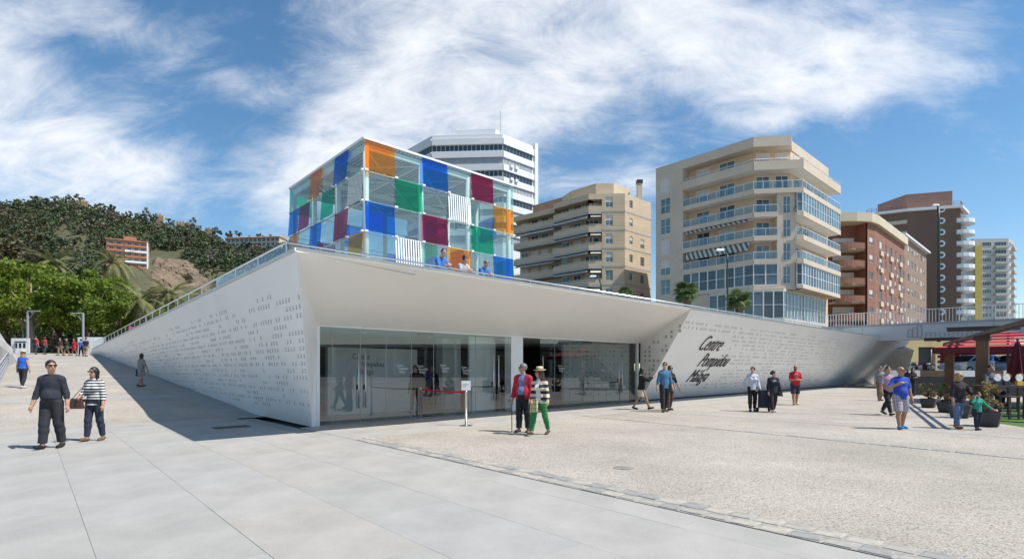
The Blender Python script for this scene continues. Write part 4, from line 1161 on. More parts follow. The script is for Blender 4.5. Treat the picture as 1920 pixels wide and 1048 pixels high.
# ---------------------------------------------------------------- hill and vegetation
nrng = np.random.default_rng(11)
def leafm(name, col, var=0.3, sc=0.8, tl=0.35):
    """leaf surface: varied green with light passing through"""
    m = bpy.data.materials.new(name); m.use_nodes = True
    nt = m.node_tree; b = nt.nodes['Principled BSDF']; b.inputs['Roughness'].default_value = 0.55
    b.inputs['Specular IOR Level'].default_value = 0.3
    t = nt.nodes.new('ShaderNodeTexCoord'); n = nt.nodes.new('ShaderNodeTexNoise'); n.inputs['Scale'].default_value = sc; n.inputs['Detail'].default_value = 3
    nt.links.new(t.outputs['Object'], n.inputs['Vector'])
    mx = nt.nodes.new('ShaderNodeMix'); mx.data_type = 'RGBA'
    mx.inputs[6].default_value = (*[c * (1 + var) for c in col], 1); mx.inputs[7].default_value = (*[c * (1 - var) for c in col], 1)
    mr = nt.nodes.new('ShaderNodeMapRange'); mr.inputs['From Min'].default_value = .35; mr.inputs['From Max'].default_value = .65
    nt.links.new(n.outputs[0], mr.inputs[0]); nt.links.new(mr.outputs[0], mx.inputs[0]); nt.links.new(mx.outputs[2], b.inputs['Base Color'])
    tr = nt.nodes.new('ShaderNodeBsdfTranslucent'); nt.links.new(mx.outputs[2], tr.inputs[0])
    ms = nt.nodes.new('ShaderNodeMixShader'); ms.inputs[0].default_value = tl
    out = nt.nodes['Material Output']
    nt.links.new(b.outputs[0], ms.inputs[1]); nt.links.new(tr.outputs[0], ms.inputs[2]); nt.links.new(ms.outputs[0], out.inputs[0])
    MATS[name] = m
    return m
def leaf_quads(c, n, size):
    """n random quads round centres c (n,3): arrays of vertices and faces"""
    n = len(c)
    a = nrng.normal(size=(n, 3)); a /= np.linalg.norm(a, axis=1)[:, None]
    b = nrng.normal(size=(n, 3)); b -= a * (a * b).sum(1)[:, None]; b /= np.linalg.norm(b, axis=1)[:, None]
    s = size * nrng.uniform(0.6, 1.25, (n, 1))
    a = a * s * 0.5; b = b * s * 0.42
    v = np.stack([c - a, c - b * 0.9, c + a, c + b * 0.9], 1).reshape(-1, 3)
    f = np.arange(n * 4).reshape(n, 4)
    return v, f
def np_mesh(name, v, f, mats, mi=None, smooth=False):
    me = bpy.data.meshes.new(name)
    nv, nf = len(v), len(f)
    k = f.shape[1]
    me.vertices.add(nv); me.vertices.foreach_set('co', np.asarray(v, np.float32).ravel())
    me.loops.add(nf * k); me.loops.foreach_set('vertex_index', np.asarray(f, np.int32).ravel())
    me.polygons.add(nf); me.polygons.foreach_set('loop_start', np.arange(0, nf * k, k, dtype=np.int32))
    for m in (mats if isinstance(mats, (list, tuple)) else [mats]): me.materials.append(m)
    if mi is not None: me.polygons.foreach_set('material_index', np.asarray(mi, np.int32))
    if smooth: me.polygons.foreach_set('use_smooth', np.ones(nf, bool))
    me.update(calc_edges=True); me.validate()
    return me
def crown_pts(c, rx, ry, rz, n, clumps, flat=0.0):
    """leaf centres gathered in clumps through an uneven crown"""
    d = nrng.normal(size=(clumps, 3)); d /= np.linalg.norm(d, axis=1)[:, None]
    rad = nrng.uniform(0.35, 1.0, (clumps, 1)) ** 0.6
    cc = d * rad * np.array([rx, ry, rz])
    cc[:, 2] = np.where(cc[:, 2] < 0, cc[:, 2] * (1 - flat), cc[:, 2])
    k = nrng.integers(0, clumps, n)
    cr = nrng.uniform(0.16, 0.34, clumps)[k][:, None] * np.array([rx, ry, rz * 0.8])
    e = nrng.normal(size=(n, 3)); e /= np.linalg.norm(e, axis=1)[:, None]
    return np.array(c) + cc[k] + e * cr * nrng.uniform(0.5, 1.05, (n, 1))
G_PINE = [leafm('pine_%d' % i, c, .35, .15, .12) for i, c in enumerate(((0.08, 0.112, 0.052), (0.105, 0.135, 0.062), (0.068, 0.098, 0.046), (0.135, 0.142, 0.09), (0.145, 0.13, 0.09)))]  # leaf greens lightened to stand in for haze over the hill
RIDGE = [(-400, 400), (-100, 386), (0, 384), (60, 380), (130, 384), (200, 398), (260, 412), (330, 428), (400, 448), (450, 456), (520, 458), (600, 474), (700, 510), (800, 560), (900, 640)]
def ridge_y(px): return float(np.interp(px, [r[0] for r in RIDGE], [r[1] for r in RIDGE]))
HY0, HYR = 120.0, 340.0
def hill_z(px, Y):
    rz = CAMZ + (HY - ridge_y(px)) / F * HYR
    t = max(0.0, (Y - HY0) / (HYR - HY0))
    f = t ** 1.45 if t <= 1 else max(0.0, 1 - (t - 1) * 0.8)
    bump = (math.sin(px * .031 + Y * .05) + math.sin(px * .013 - Y * .083)) * 1.3 * min(1, t * 2)
    return 2.0 + (rz - 2.0) * f + bump * (1 if t < .93 else .4)
def hill_pt(px, Y, dz=0.0): return Vector(((px - CX) / F * Y, Y, hill_z(px, Y) + dz))
M_HILL = pm('hillside_scrub', (0.062, 0.068, 0.03), 0.95, .3, 0.035, 0.6, 0.5, col2=(0.115, 0.105, 0.055), grain=.35, gscale=.9)
xs = list(range(-400, 921, 20)); ys = list(range(110, 440, 8))
mb = MB(); mb.v = [tuple(hill_pt(x, y)) for y in ys for x in xs]; nx = len(xs)
mb.f = [[j * nx + i, j * nx + i + 1, (j + 1) * nx + i + 1, (j + 1) * nx + i] for j in range(len(ys) - 1) for i in range(nx - 1)]; mb.m = [0] * len(mb.f)
mb.build('hill', M_HILL, smooth=True, kind='structure')
# bare rock face
def rocky(px, Y):
    v = hill_pt(px, Y)
    py = HY - (v.z - CAMZ) / v.y * F
    return py
M_ROCK = pm('bare_rock', (0.25, 0.18, 0.12), 0.95, .3, 0.16, 1.0, 0.7, col2=(0.085, 0.062, 0.045), grain=.3, gscale=.8, stretch=(1, 1, 2.2))
from mathutils import noise as mnoise
mb = MB(); n1, n2 = 46, 40
for j in range(n2 + 1):
    for i in range(n1 + 1):
        s, t = i / n1, j / n2
        Y = 212 + 82 * t
        px = 276 + (46 + 92 * (1 - t) ** .8) * s + 10 * t + 18 * s * math.sin(3 * t)
        edge = min(1, 6 * s * (1 - s) + 0.0) * min(1, 6 * t * (1 - t))
        v = hill_pt(px, Y)
        r = mnoise.fractal(Vector((v.x * .07, v.y * .05, v.z * .10)), 1.0, 2.1, 5) * 5.0
        ridge = abs(mnoise.noise(Vector((v.x * .16 + v.z * .10, v.y * .05, v.z * .17)))) * 7.5
        mb.v.append(tuple(v + Vector((0.1, -0.75, .35)) * ((r + ridge) * edge + 1.4 * edge - 0.9)))
mb.f = [[j * (n1 + 1) + i, j * (n1 + 1) + i + 1, (j + 1) * (n1 + 1) + i + 1, (j + 1) * (n1 + 1) + i] for j in range(n2) for i in range(n1)]; mb.m = [0] * len(mb.f)
mb.build('rock_cliff', M_ROCK, kind='structure')
def on_rock(px, Y):
    if not 208 < Y < 296: return False
    t = (Y - 212) / 82
    return 272 + 10 * t < px < 288 + 46 + 92 * (1 - max(0, min(1, t))) ** .8
# wood on the hillside
V_, F_, MI_ = [], [], []
cnt = 0
def hill_tree(px, Y, r, h, mi, n=110, size=1.0):
    global cnt
    b = hill_pt(px, Y)
    c = crown_pts((b.x, b.y, b.z + h * .55), r, r, h * .5, n, 9, .3)
    v, f = leaf_quads(c, n, size)
    V_.append(v); F_.append(f + cnt); MI_.append(np.full(n, mi)); cnt += len(v)
hr = random.Random(21)
k = 0
while k < 5000:
    px = hr.uniform(-330, 860); t = hr.random() ** 0.75; Y = 138 + 202 * t
    if on_rock(px, Y) or (270 < px < 425 and Y < 226) or (188 < px < 292 and 205 < Y < 256): continue
    bare = mnoise.noise(Vector((px * .012, Y * .022, 3.3)))
    if bare > 0.42 and Y < 318 and hr.random() < .7: continue
    r = hr.uniform(1.6, 4.4) if hr.random() < .7 else hr.uniform(1.0, 2.0)
    hill_tree(px, Y, r, r * hr.uniform(1.1, 1.9), hr.choice((0, 0, 1, 1, 2, 2, 3, 4)), int(40 + r * 27), 0.68 + .12 * r)
    k += 1
me = np_mesh('hillside_wood', np.concatenate(V_), np.concatenate(F_), G_PINE, np.concatenate(MI_))
tag(link('hillside_wood', me), 'dense dark pines and scrub covering the hillside', 'trees', kind='stuff')
def thing_tree(name, label, base, h, rx, rz, cz, leaf, n, size, group=None, clumps=26, trunk_r=0.22, bark=None, limbs=6, flat=.35):
    root = empty(name, base, label, 'tree', group)
    b = Vector(base); mb = MB()
    top = Vector((b.x + rng.uniform(-.4, .4), b.y, cz + rz * .35))
    fork = b.lerp(top, 0.45)
    mb.tube([b - Vector((0, 0, .1)), b.lerp(fork, .5) + Vector((rng.uniform(-.15, .15), 0, 0)), fork, fork.lerp(top, .6), top], [trunk_r * 1.25, trunk_r, trunk_r * .85, trunk_r * .5, trunk_r * .15], 9)
    for i in range(limbs):
        a = 2 * math.pi * i / limbs + rng.uniform(-.4, .4); q0 = b.lerp(top, rng.uniform(.32, .6))
        q2 = Vector((b.x + math.cos(a) * rx * .7, b.y + math.sin(a) * rx * .7, cz + rz * rng.uniform(-.25, .5)))
        q1 = q0.lerp(q2, .5) + Vector((0, 0, rng.uniform(.0, .12) * rx))
        mb.tube([q0, q1, q2], [trunk_r * .5, trunk_r * .32, trunk_r * .1], 6)
    mb.build('trunk', bark or M_BARK, root, smooth=True)
    c = crown_pts((b.x, b.y, cz), rx, rx, rz, n, clumps, flat)
    v, f = leaf_quads(c, n, size)
    o = link('crown', np_mesh('crown', v, f, leaf), root)
    return root
M_BARK = pm('pale_bark', (0.30, 0.26, 0.20), .9, .3, 1.5, .4, 12, stretch=(1, 1, .3))
M_BARKD = pm('dark_bark', (0.10, 0.075, 0.055), .9, .3, 1.5, .4, 12, stretch=(1, 1, .3))
for i, (px, py, r, hh) in enumerate(((143, 372, 4.6, 4.2), (282, 398, 4.4, 5.0), (210, 392, 2.2, 3.6), (362, 420, 4.6, 5.5), (405, 437, 3.4, 3.8), (428, 438, 3.2, 3.6), (452, 438, 3.2, 3.4), (488, 437, 3.1, 3.2), (512, 438, 3.4, 3.4))):
    b = hill_pt(px, 339)
    lab = ('lone broad tree crowning the hilltop beside the fortress wall', 'grey-green tree breaking the ridge line beside a fortress tower stub', 'small pointed cypress-like tree on the ridge', 'broad olive-grey tree on the ridge above the rock face',
           'round pine on the ridge next to the flat-roofed hotel, first of the row', 'round pine on the ridge, second from the rock face', 'round pine on the ridge above the hotel roof, third of the row', 'round pine on the ridge above the hotel roof, fourth of the row', 'round pine on the ridge at the hotel end nearest the glass cube')[i]
    thing_tree('ridge_tree', lab, b, hh * 2, r, hh, b.z + hh * 1.0, G_PINE[(3, 3, 2, 3, 0, 1, 0, 1, 0)[i]], 420, 1.0, 'trees on the ridge', 10, .25, M_BARKD, 4)
# plane trees in the park
G_PLANE = [leafm('plane_leaf_%d' % i, c, .3, .5, .45) for i, c in enumerate(((0.185, 0.25, 0.036), (0.16, 0.225, 0.032), (0.21, 0.27, 0.042)))]
PT = ramp_h(70)
for i, (px, Y, rx, ztop, zbot) in enumerate(((58, 63, 5.2, 14.4, 6.3), (163, 66, 4.8, 13.8, 6.2), (-45, 60, 5.0, 14.6, 6.0), (222, 74, 4.6, 12.6, 4.6), (112, 76, 5.2, 15.2, 6.0), (14, 80, 5.6, 17.2, 6.5), (190, 84, 4.6, 16.4, 7.0), (-110, 68, 5.5, 16.0, 6.0))):
    lab = ('plane tree with pale forked trunk beside the street lamps at the top of the promenade', 'bright green plane tree behind the slim lamp post above the walkers', 'plane tree leaning over the railing at the promenade edge', 'low leafy plane tree next to the date palms by the balustrade',
           'plane tree behind the walkers between the two lamp posts', 'tall plane tree behind the forked pale trunk', 'tall plane tree in front of the hillside apartment block', 'plane tree beyond the railing, outermost of the park trees')[i]
    thing_tree('plane_tree', lab, ((px - CX) / F * Y, Y, PT), ztop - PT, rx, (ztop - zbot) / 2, (ztop + zbot) / 2, G_PLANE[i % 3], 6500, 0.42, 'plane trees in the park', 44, .34, M_BARK if i in (0, 3) else M_BARKD, 7, 0.1)
G_DARK = [leafm('evergreen_%d' % i, c, .3, .3, .15) for i, c in enumerate(((0.035, 0.06, 0.018), (0.085, 0.065, 0.03), (0.045, 0.07, 0.02)))]
for i, (px, Y, rx, zt, zb) in enumerate(((14, 118, 7.5, 36.5, 12, ), (84, 125, 6.0, 31, 12), (-60, 120, 8, 36, 10), (150, 128, 5.5, 25.5, 10), (250, 122, 4.0, 21.0, 8))):
    lab = ('tall brownish evergreen rising behind the plane trees at the railing side of the park', 'dark evergreen behind the plane trees below the bare slope', 'tall dark evergreen beyond the railing side of the park', 'dark evergreen in front of the bare hillside', 'dark tree half hiding the hillside apartment block', 'dark tree at the foot of the rock face behind the palms')[i]
    thing_tree('evergreen_tree', lab, ((px - CX) / F * Y, Y, 2.9), zt - 3, rx, (zt - zb) / 2, (zt + zb) / 2, G_DARK[(1, 0, 2, 0, 2, 0)[i]], 3800, .75, 'dark evergreens behind the park', 34, .4, M_BARKD, 6, .2)
# understorey hedge
c = np.stack([nrng.uniform(-95, -42, 9000), nrng.uniform(88, 98, 9000), PT + nrng.uniform(0, 1, 9000) ** 1.2 * 6.5], 1)
v, f = leaf_quads(c, 9000, .7)
tag(link('hedge', np_mesh('hedge', v, f, G_DARK[0])), 'dark dense hedge closing off the park behind the tree trunks', 'hedge', kind='stuff')
c = np.stack([nrng.uniform(-60, -14, 7000), nrng.uniform(60, 90, 7000), 3.4 + nrng.uniform(0, 1, 7000) * 2.4], 1)
kk = (c[:, 0] > -0.72 * c[:, 1] + 3.0)
c = c[kk]; v, f = leaf_quads(c, len(c), .55)
tag(link('shrubbery', np_mesh('shrubbery', v, f, G_PLANE[1])), 'low green shrubbery behind the side balustrade', 'shrubs', kind='stuff')
# palms
G_PALM = leafm('palm_frond', (0.24, 0.25, 0.105), .3, .6, .25)
M_PTRUNK = pm('palm_trunk', (0.17, 0.125, 0.085), .95, .3, 3, .6, 14)
def frond_mesh(L, droop, w, n=22, seed=0):
    r = random.Random(seed); mb = MB(); pts = []
    for i in range(n + 1):
        t = i / n; pts.append(Vector((L * (t - .12 * t * t * droop), 0, L * (0.42 * t - (0.55 + .5 * droop) * t * t))))
    mb.tube(pts[::3] + [pts[-1]], [.035 * L / 3 * (1 - .85 * i / len(pts[::3])) for i in range(len(pts[::3]) + 1)], 4)
    for i in range(2, n):
        t = i / n; ll = w * (math.sin(math.pi * min(1, .12 + t * .9)) ** .7) * r.uniform(.85, 1.1)
        d = (pts[i + 1] - pts[i]).normalized()
        for s in (-1, 1):
            e = Vector((d.x * .75, s * .8, d.z * .75 - .25)).normalized() * ll; q = d * .055 * L / 3
            mb.add([pts[i] - q, pts[i] + q, pts[i] + e + q * .2, pts[i] + e - q * .2], [(0, 1, 2, 3)])
    return mb.mesh('frond', G_PALM)
FRONDS = [frond_mesh(3.2, d, .55, 22, i) for i, d in enumerate((0.2, .55, .9, 1.25))]
def palm(px, py, Y, zb, scale, label, nf=46, fronds=FRONDS, group='date palms', name='palm_tree'):
    c = at(px, py, Y); root = empty(name, (c.x, c.y, zb), label, 'palm tree', group)
    mb = MB(); n = 9
    mb.tube([(c.x + .12 * math.sin(i), c.y, zb - .1 + (c.z - zb + .1) * i / n) for i in range(n + 1)], [.3 * scale * (1.15 if i == 0 else 1.0 if i < n - 1 else 1.35) for i in range(n + 1)], 10)
    mb.build('trunk', M_PTRUNK, root, smooth=True)
    for i in range(nf):
        el = rng.uniform(-55, 72); az = i * 137.5 + rng.uniform(-12, 12)
        fm_ = fronds[0 if el > 35 else 1 if el > 5 else 2 if el > -25 else 3] if len(fronds) == 4 else rng.choice(fronds)
        Mx = Matrix.Translation(c + Vector((0, 0, .15 * scale))) @ Matrix.Rotation(math.radians(az), 4, 'Z') @ Matrix.Rotation(math.radians(-el * .75), 4, 'Y') @ Matrix.Scale(scale * rng.uniform(.85, 1.1), 4)
        link('frond', fm_, root, matrix=Mx)
    return root
palm(212, 497, 88, PT, 1.5, 'tall date palm rising above the plane trees below the hillside apartment block')
palm(100, 500, 90, PT, 1.5, 'date palm with fronds showing over the plane tree crowns')
palm(262, 572, 72, PT, 1.5, 'date palm with a full round crown next to the low plane tree')
palm(316, 560, 76, PT, 1.5, 'date palm with drooping fronds nearest the rock face')
palm(300, 600, 68, PT, .7, 'short young date palm between the two full-crowned palms')
def fan_mesh(L, seed):
    r = random.Random(seed); mb = MB()
    mb.tube([(0, 0, 0), (L * .3, 0, L * .12), (L * .52, 0, L * .12)], [.03 * L, .02 * L, .015 * L], 4)
    c = Vector((L * .5, 0, L * .12))
    for i in range(17):
        a = math.radians(-115 + 230 * i / 16); ll = L * .52 * r.uniform(.85, 1.05)
        d = Vector((math.cos(a), math.sin(a), -.18 + r.uniform(-.1, .1))); s = Vector((-d.y, d.x, 0)) * .035 * L
        mb.add([c, c + d * ll * .5 + s, c + d * ll + Vector((0, 0, -.12 * L)), c + d * ll * .5 - s], [(0, 1, 2, 3)])
    return mb.mesh('frond', G_FAN)
G_FAN = leafm('fan_palm_leaf', (0.10, 0.15, 0.04), .3, .8, .25)
FANS = [fan_mesh(1.25, i) for i in range(3)]
palm(1286, 553, 44, 3.85, 1.0, 'bushy fan palm by the street lamp, on the stone block side', 44, FANS, 'fan palms by the street')
palm(1384, 567, 43, 3.85, 1.0, 'bushy fan palm by the street lamp, on the footbridge side', 44, FANS, 'fan palms by the street')
palm(1172, 552, 50, 3.85, .75, 'small fan palm top showing over the roof edge in front of the tan stone block', 30, FANS, 'fan palms by the street')
# fortress walls, hillside flats and hotel
M_FORT = pm('fortress_stone', (0.42, 0.31, 0.20), .95, .15, .3, .3, 2)
def fort(px0, px1, py0, py1, Y, label):
    a, b = at(px0, py1, Y), at(px1, py1, Y); f_ = Fac((a.x, a.y), (b.x, b.y)); zt = at(px0, py0, Y).z
    root = empty('fortress_wall', (a.x, a.y, a.z - 3), label, 'wall', 'fortress walls')
    f_.box(MB(), 0, f_.L, -1.2, 0, a.z - 6, zt).build('wall', M_FORT, root)
    n = int(f_.L / 1.9)
    for i in range(n): f_.box(MB(), i * 1.9 + .2, i * 1.9 + 1.3, -1.0, -.05, zt - .01, zt + 1.1).build('merlon', M_FORT, root)
fort(68, 124, 381, 388, 338, 'crenellated fortress wall on the hilltop between the trees')
fort(126, 164, 379, 390, 336, 'fortress wall below the lone hilltop tree')
fort(292, 306, 404, 420, 334, 'ruined fortress tower stub on the ridge')
fort(330, 352, 418, 432, 335, 'fortress wall stub on the ridge above the rock face')
fort(384, 396, 430, 446, 335, 'fortress gate tower stub on the ridge beside the hotel')
M_OR = pm('orange_render', (0.42, 0.17, 0.09), .8, .08, .4)
ob = empty('hillside_flats', at(240, 535, 255), 'orange and white balcony flats standing on the hillside', 'building')
fa = Fac(xy(at(199, 500, 245)), xy(at(277, 500, 253)))
zt, zb = at(240, 458, 255).z, at(240, 560, 255).z
MB().prism([xy(fa.p(0, 0, 0)), xy(fa.p(fa.L, 0, 0)), xy(fa.p(fa.L, -8, 0)), xy(fa.p(0, -8, 0))], zb, zt).build('block', pm('flat_pink', (0.50, 0.36, 0.28), .8, .06, .3), ob)
MB().prism([xy(fa.p(-.3, 1.2, 0)), xy(fa.p(fa.L + .3, 1.2, 0)), xy(fa.p(fa.L + .3, -8.3, 0)), xy(fa.p(-.3, -8.3, 0))], zt, zt + .5).build('roof', M_OR, ob)
for k in range(9):
    z = zt - 2.5 * (k + 1)
    bal = fa.box(MB(), fa.L * .45, fa.L - .3, .01, 1.2, z - .2, z + .75).build('balcony', M_OR if k % 2 == 0 else M_PAINT, ob)
    fa.box(MB(), .2, fa.L * .42, .01, .8, z - .2, z + .75).build('balcony', M_OR, ob)
    for s_ in (.12, .3, .55, .72, .88):
        window(ob, fa, fa.L * s_ - .8, fa.L * s_ + .8, z + .75, z + 2.0, o=.01, pm_=M_PANE[1])
fa.box(MB(), fa.L - .28, fa.L + .2, -.5, 1.25, zb, zt - .01).build('end_wall', M_PAINT, ob)
fa.box(MB(), fa.L * .4, fa.L * .7, -4, -1.5, zt + .5, zt + 2.6).build('roof_hut', M_OR, ob)
ht = empty('hilltop_hotel', at(480, 465, 325), 'low cream hotel with a long tiled roof on the ridge', 'building')
fa = Fac(xy(at(425, 460, 326)), xy(at(524, 460, 322)))
zt, zb = at(480, 447, 325).z, at(480, 475, 325).z
MB().prism([xy(fa.p(0, 0, 0)), xy(fa.p(fa.L, 0, 0)), xy(fa.p(fa.L, -9, 0)), xy(fa.p(0, -9, 0))], zb, zt).build('block', M_CRM, ht)
MB().hexa([fa.p(-.5, 1.2, zt), fa.p(fa.L + .5, 1.2, zt), fa.p(fa.L + .5, -9, zt), fa.p(-.5, -9, zt), fa.p(-.5, 1.2, zt + .3), fa.p(fa.L + .5, 1.2, zt + .3), fa.p(fa.L + .5, -4.5, zt + 2), fa.p(-.5, -4.5, zt + 2)]).build('roof', pm('terracotta', (0.50, 0.30, 0.18), .85, .15, .5), ht)
for i in range(12):
    for z in (zt - 2.3, zt - 5.0):
        window(ht, fa, fa.L * (i + .15) / 12, fa.L * (i + .85) / 12, z, z + 1.9, o=.01, pm_=M_PANE[1])
# ---------------------------------------------------------------- footbridge, road and terrace furniture on the right
DN = Vector((0.747, -0.664, 0)).normalized(); DU = Vector((-DN.y, DN.x, 0))
BS = Vector((27.1, 45.0, 0)) - DN * 5.5
BL_LEN = 40.0
M_FASC = pm('bridge_fascia', (0.50, 0.51, 0.53), .45, .04, .4)
br = empty('footbridge', (36, 37, 0), 'pale grey footbridge with vertical-bar railing and embossed lettering', 'bridge')
def bq(t, o, z): return Vector((*(BS + DN * t + DU * o).xy, z))
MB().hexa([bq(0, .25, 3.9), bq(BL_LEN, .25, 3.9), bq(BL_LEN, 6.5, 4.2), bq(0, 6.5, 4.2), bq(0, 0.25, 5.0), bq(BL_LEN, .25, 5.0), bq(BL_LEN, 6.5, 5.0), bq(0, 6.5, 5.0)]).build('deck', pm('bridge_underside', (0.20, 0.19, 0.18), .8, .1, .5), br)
for k in range(5):
    MB().hexa([bq(k * 8 + .01, 0, 3.82), bq(k * 8 + 7.99, 0, 3.82), bq(k * 8 + 7.99, .22, 3.8), bq(k * 8 + .01, .22, 3.8), bq(k * 8 + .01, -.12, 4.98), bq(k * 8 + 7.99, -.12, 4.98), bq(k * 8 + 7.99, .22, 4.98), bq(k * 8 + .01, .22, 4.98)]).build('fascia_panel', M_FASC, br)
MB().hexa([bq(0, -.16, 4.985), bq(BL_LEN, -.16, 4.985), bq(BL_LEN, .3, 4.985), bq(0, .3, 4.985), bq(0, -.16, 5.14), bq(BL_LEN, -.16, 5.14), bq(BL_LEN, .3, 5.14), bq(0, .3, 5.14)]).build('edge_beam', M_GREY, br)
mb = MB(); t = .1
while t < BL_LEN:
    mb.obox(bq(t, .02, 5.14), DN * .03, DU * .09, Vector((0, 0, 1.0))); t += .2
mb.build('railing_bars', M_PAINT, br, kind='stuff')
for t in range(0, 40, 2): MB().obox(bq(t + .05, .13, 5.14), DN * .06, DU * .06, Vector((0, 0, 1.02))).build('railing_post', M_PAINT, br)
MB().obox(bq(0, .0, 6.141), DN * BL_LEN, DU * .13, Vector((0, 0, .04))).build('handrail', M_PAINT, br)
fn = Vector((-.12, 0, 0)); fpn = (DN.cross(Vector((0, 0, 1)))).normalized(); fpn = fpn if fpn.y < 0 else -fpn
fup = (bq(0, -.12, 4.98) - bq(0, 0, 3.82)).normalized()
M_EMB = pm('embossed_grey', (0.30, 0.305, 0.32), .45, .04, .4)
pl0 = bq(0, 0, 3.82); pln = DN.cross(fup); pln = pln if pln.y < 0 else -pln
letters('muelleuno', 0.92, M_EMB, hit(1733, 633, pl0, pln) + pln * .012, DN, fup, br, 1.12, .012)
for k, (x, h) in enumerate(((1702, .62), (1711, .78), (1720, .95))):
    c = hit(x, 633, pl0, pln) + pln * .012; mb = MB()
    for (dx, w) in ((0, .05), (.26, .05)): mb.obox(c + DN * dx, DN * w, fup * h, pln * .02)
    mb.obox(c + DN * .05, DN * .21, fup * .05, pln * .02); mb.obox(c + DN * .05 + fup * (h - .05), DN * .21, fup * .05, pln * .02)
    mb.build('emblem', M_EMB, br)
# abutment and slanting perforated wall under the bridge
q = [at(1668, 712, 52), at(1700, 702, 50), at(1714, 656, 47), at(1655, 652, 50)]
g3 = groups(34, 12, lambda j: (lambda s: .8), 1, 1)
w3 = perf_wall('underpass_wall', q[0], q[1], q[3], q[2], 34, 12, lambda i, j: (i, j) in g3, .5, .5)
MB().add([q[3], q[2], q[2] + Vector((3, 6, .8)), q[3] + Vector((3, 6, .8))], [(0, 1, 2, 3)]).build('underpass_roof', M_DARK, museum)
RZ = 1.15
sheet('road', [(23.6, 31.6, RZ), (37, 28.6, RZ), (140, 30, RZ), (140, 72, RZ), (53.5, 72, RZ)], M_ASPH)
sheet('far_pavement', [(46, 60.5, RZ + .12), (90, 60.5, RZ + .12), (90, 70, RZ + .12), (53, 70, RZ + .12)], M_CONC)
kw = empty('kerb_wall', (24, 31, 0), 'dark retaining wall topped by white and brown kerb blocks along the road', 'wall')
ka, kb = Vector((23.0, 31.6, 0)), Vector((44, 27.0, 0)); kd = (kb - ka).normalized(); ks = Vector((-kd.y, kd.x, 0))
MB().obox(ka, kb - ka, ks * .4, Vector((0, 0, 1.12))).build('wall_base', M_DARK, kw)
for i in range(15):
    MB().obox(ka + kd * (i * 1.4 + .01) - ks * .03 + Vector((0, 0, 1.121)), kd * 1.38, ks * .45, Vector((0, 0, .36))).build('kerb_block', M_PAINT if i % 2 == 0 else pm('brown_block', (.16, .10, .07), .8), kw)
# ---- cars
M_CARS = pm('silver_paint', (0.52, 0.53, 0.55), .3, .03, 1, metal=.6, coat=.5); M_CARD = pm('dark_paint', (0.03, 0.035, 0.05), .3, .05, 1, coat=.6)
M_TYRE = pm('tyre', (.02, .02, .02), .8); M_CGL = pm('car_glass', (.02, .025, .03), .05, spec=.9); M_LAMP = pm('tail_lamp', (.45, .02, .02), .25); M_PLATE = pm('number_plate', (.7, .7, .68), .5)
def car(x, y, rz, paint, label):
    root = empty('parked_car', (x, y, RZ), label, 'car', 'cars parked on the road', rz)
    prof = [(-2.0, .35), (-2.03, .62), (-1.9, .82), (-1.25, .95), (-.55, 1.38), (.2, 1.47), (1.2, 1.42), (1.75, 1.0), (2.0, .9), (2.03, .55), (1.95, .3)]
    mb = MB(); n = len(prof); vs = []
    for yy, sc in ((-.84, 1), (-.78, 1), (.78, 1), (.84, 1)):
        for (px_, pz) in prof:
            inset = .13 * max(0, (pz - .9) / .55) if abs(yy) > .5 else 0
            e = 0 if abs(yy) < .8 else .04
            vs.append((px_ * (1 - e * .5), (abs(yy) - inset - (.0 if pz > .9 else 0)) * (1 if yy > 0 else -1), pz - (e if pz > 1.3 else 0)))
    fs = [(r * n + i, r * n + (i + 1) % n, (r + 1) * n + (i + 1) % n, (r + 1) * n + i) for r in range(3) for i in range(n)] + [tuple(range(n - 1, -1, -1)), tuple(range(3 * n, 4 * n))]
    mb.add(vs, fs); mb.build('body', paint, root, smooth=False, local=True)
    for sd in (-1, 1):
        w = MB(); yv = sd * .80
        w.add([(-1.1, yv + sd * .022, 1.0), (1.45, yv + sd * .022, 1.02), (1.05, yv - sd * .055, 1.36), (.2, yv - sd * .06, 1.40), (-.5, yv - sd * .05, 1.32)], [(0, 1, 2, 3, 4)]); w.build('side_window', M_CGL, root, local=True)
        for wx in (-1.25, 1.28):
            t = MB(); t.M = Matrix.Translation((wx, sd * .76, .3)) @ Matrix.Rotation(math.pi / 2, 4, 'X'); t.lathe([(.18, -.09), (.29, -.09), (.31, -.06), (.31, .06), (.29, .09), (.18, .09)], (0, 0, 0), 18)
            wh = t.build('wheel', M_TYRE, root, local=True)
            t = MB(); t.M = Matrix.Translation((wx, sd * .85, .3)) @ Matrix.Rotation(math.pi / 2, 4, 'X'); t.lathe([(.19, -.02), (.19, .02), (.05, .03)], (0, 0, 0), 12); t.build('rim', M_STEEL, root, local=True)
        MB().box(1.9, 2.03, sd * .55 - .14, sd * .55 + .14, .72, .92).build('tail_light', M_LAMP, root, local=True)
        MB().box(-1.98, -1.84, sd * .6 - .16, sd * .6 + .16, .62, .76).build('headlight', M_PLATE, root, local=True)
    MB().add([(1.27, -.62, 1.38), (1.27, .62, 1.38), (1.775, .68, 1.02), (1.775, -.68, 1.02)], [(0, 1, 2, 3)]).build('rear_window', M_CGL, root, local=True)
    MB().add([(-.58, -.64, 1.385), (-1.26, -.7, .97), (-1.26, .7, .97), (-.58, .64, 1.385)], [(0, 1, 2, 3)]).build('windscreen', M_CGL, root, local=True)
    MB().box(2.03, 2.05, -.26, .26, .6, .72).build('number_plate', M_PLATE, root, local=True)
car(34.4, 39.2, math.radians(10), M_CARS, 'silver hatchback half hidden by the brown pergola post')
car(37.2, 38.6, math.radians(20), M_CARS, 'silver hatchback parked behind the standing man in blue shirt')
car(38.8, 43.2, math.radians(8), M_CARD, 'dark car parked behind the two silver hatchbacks')
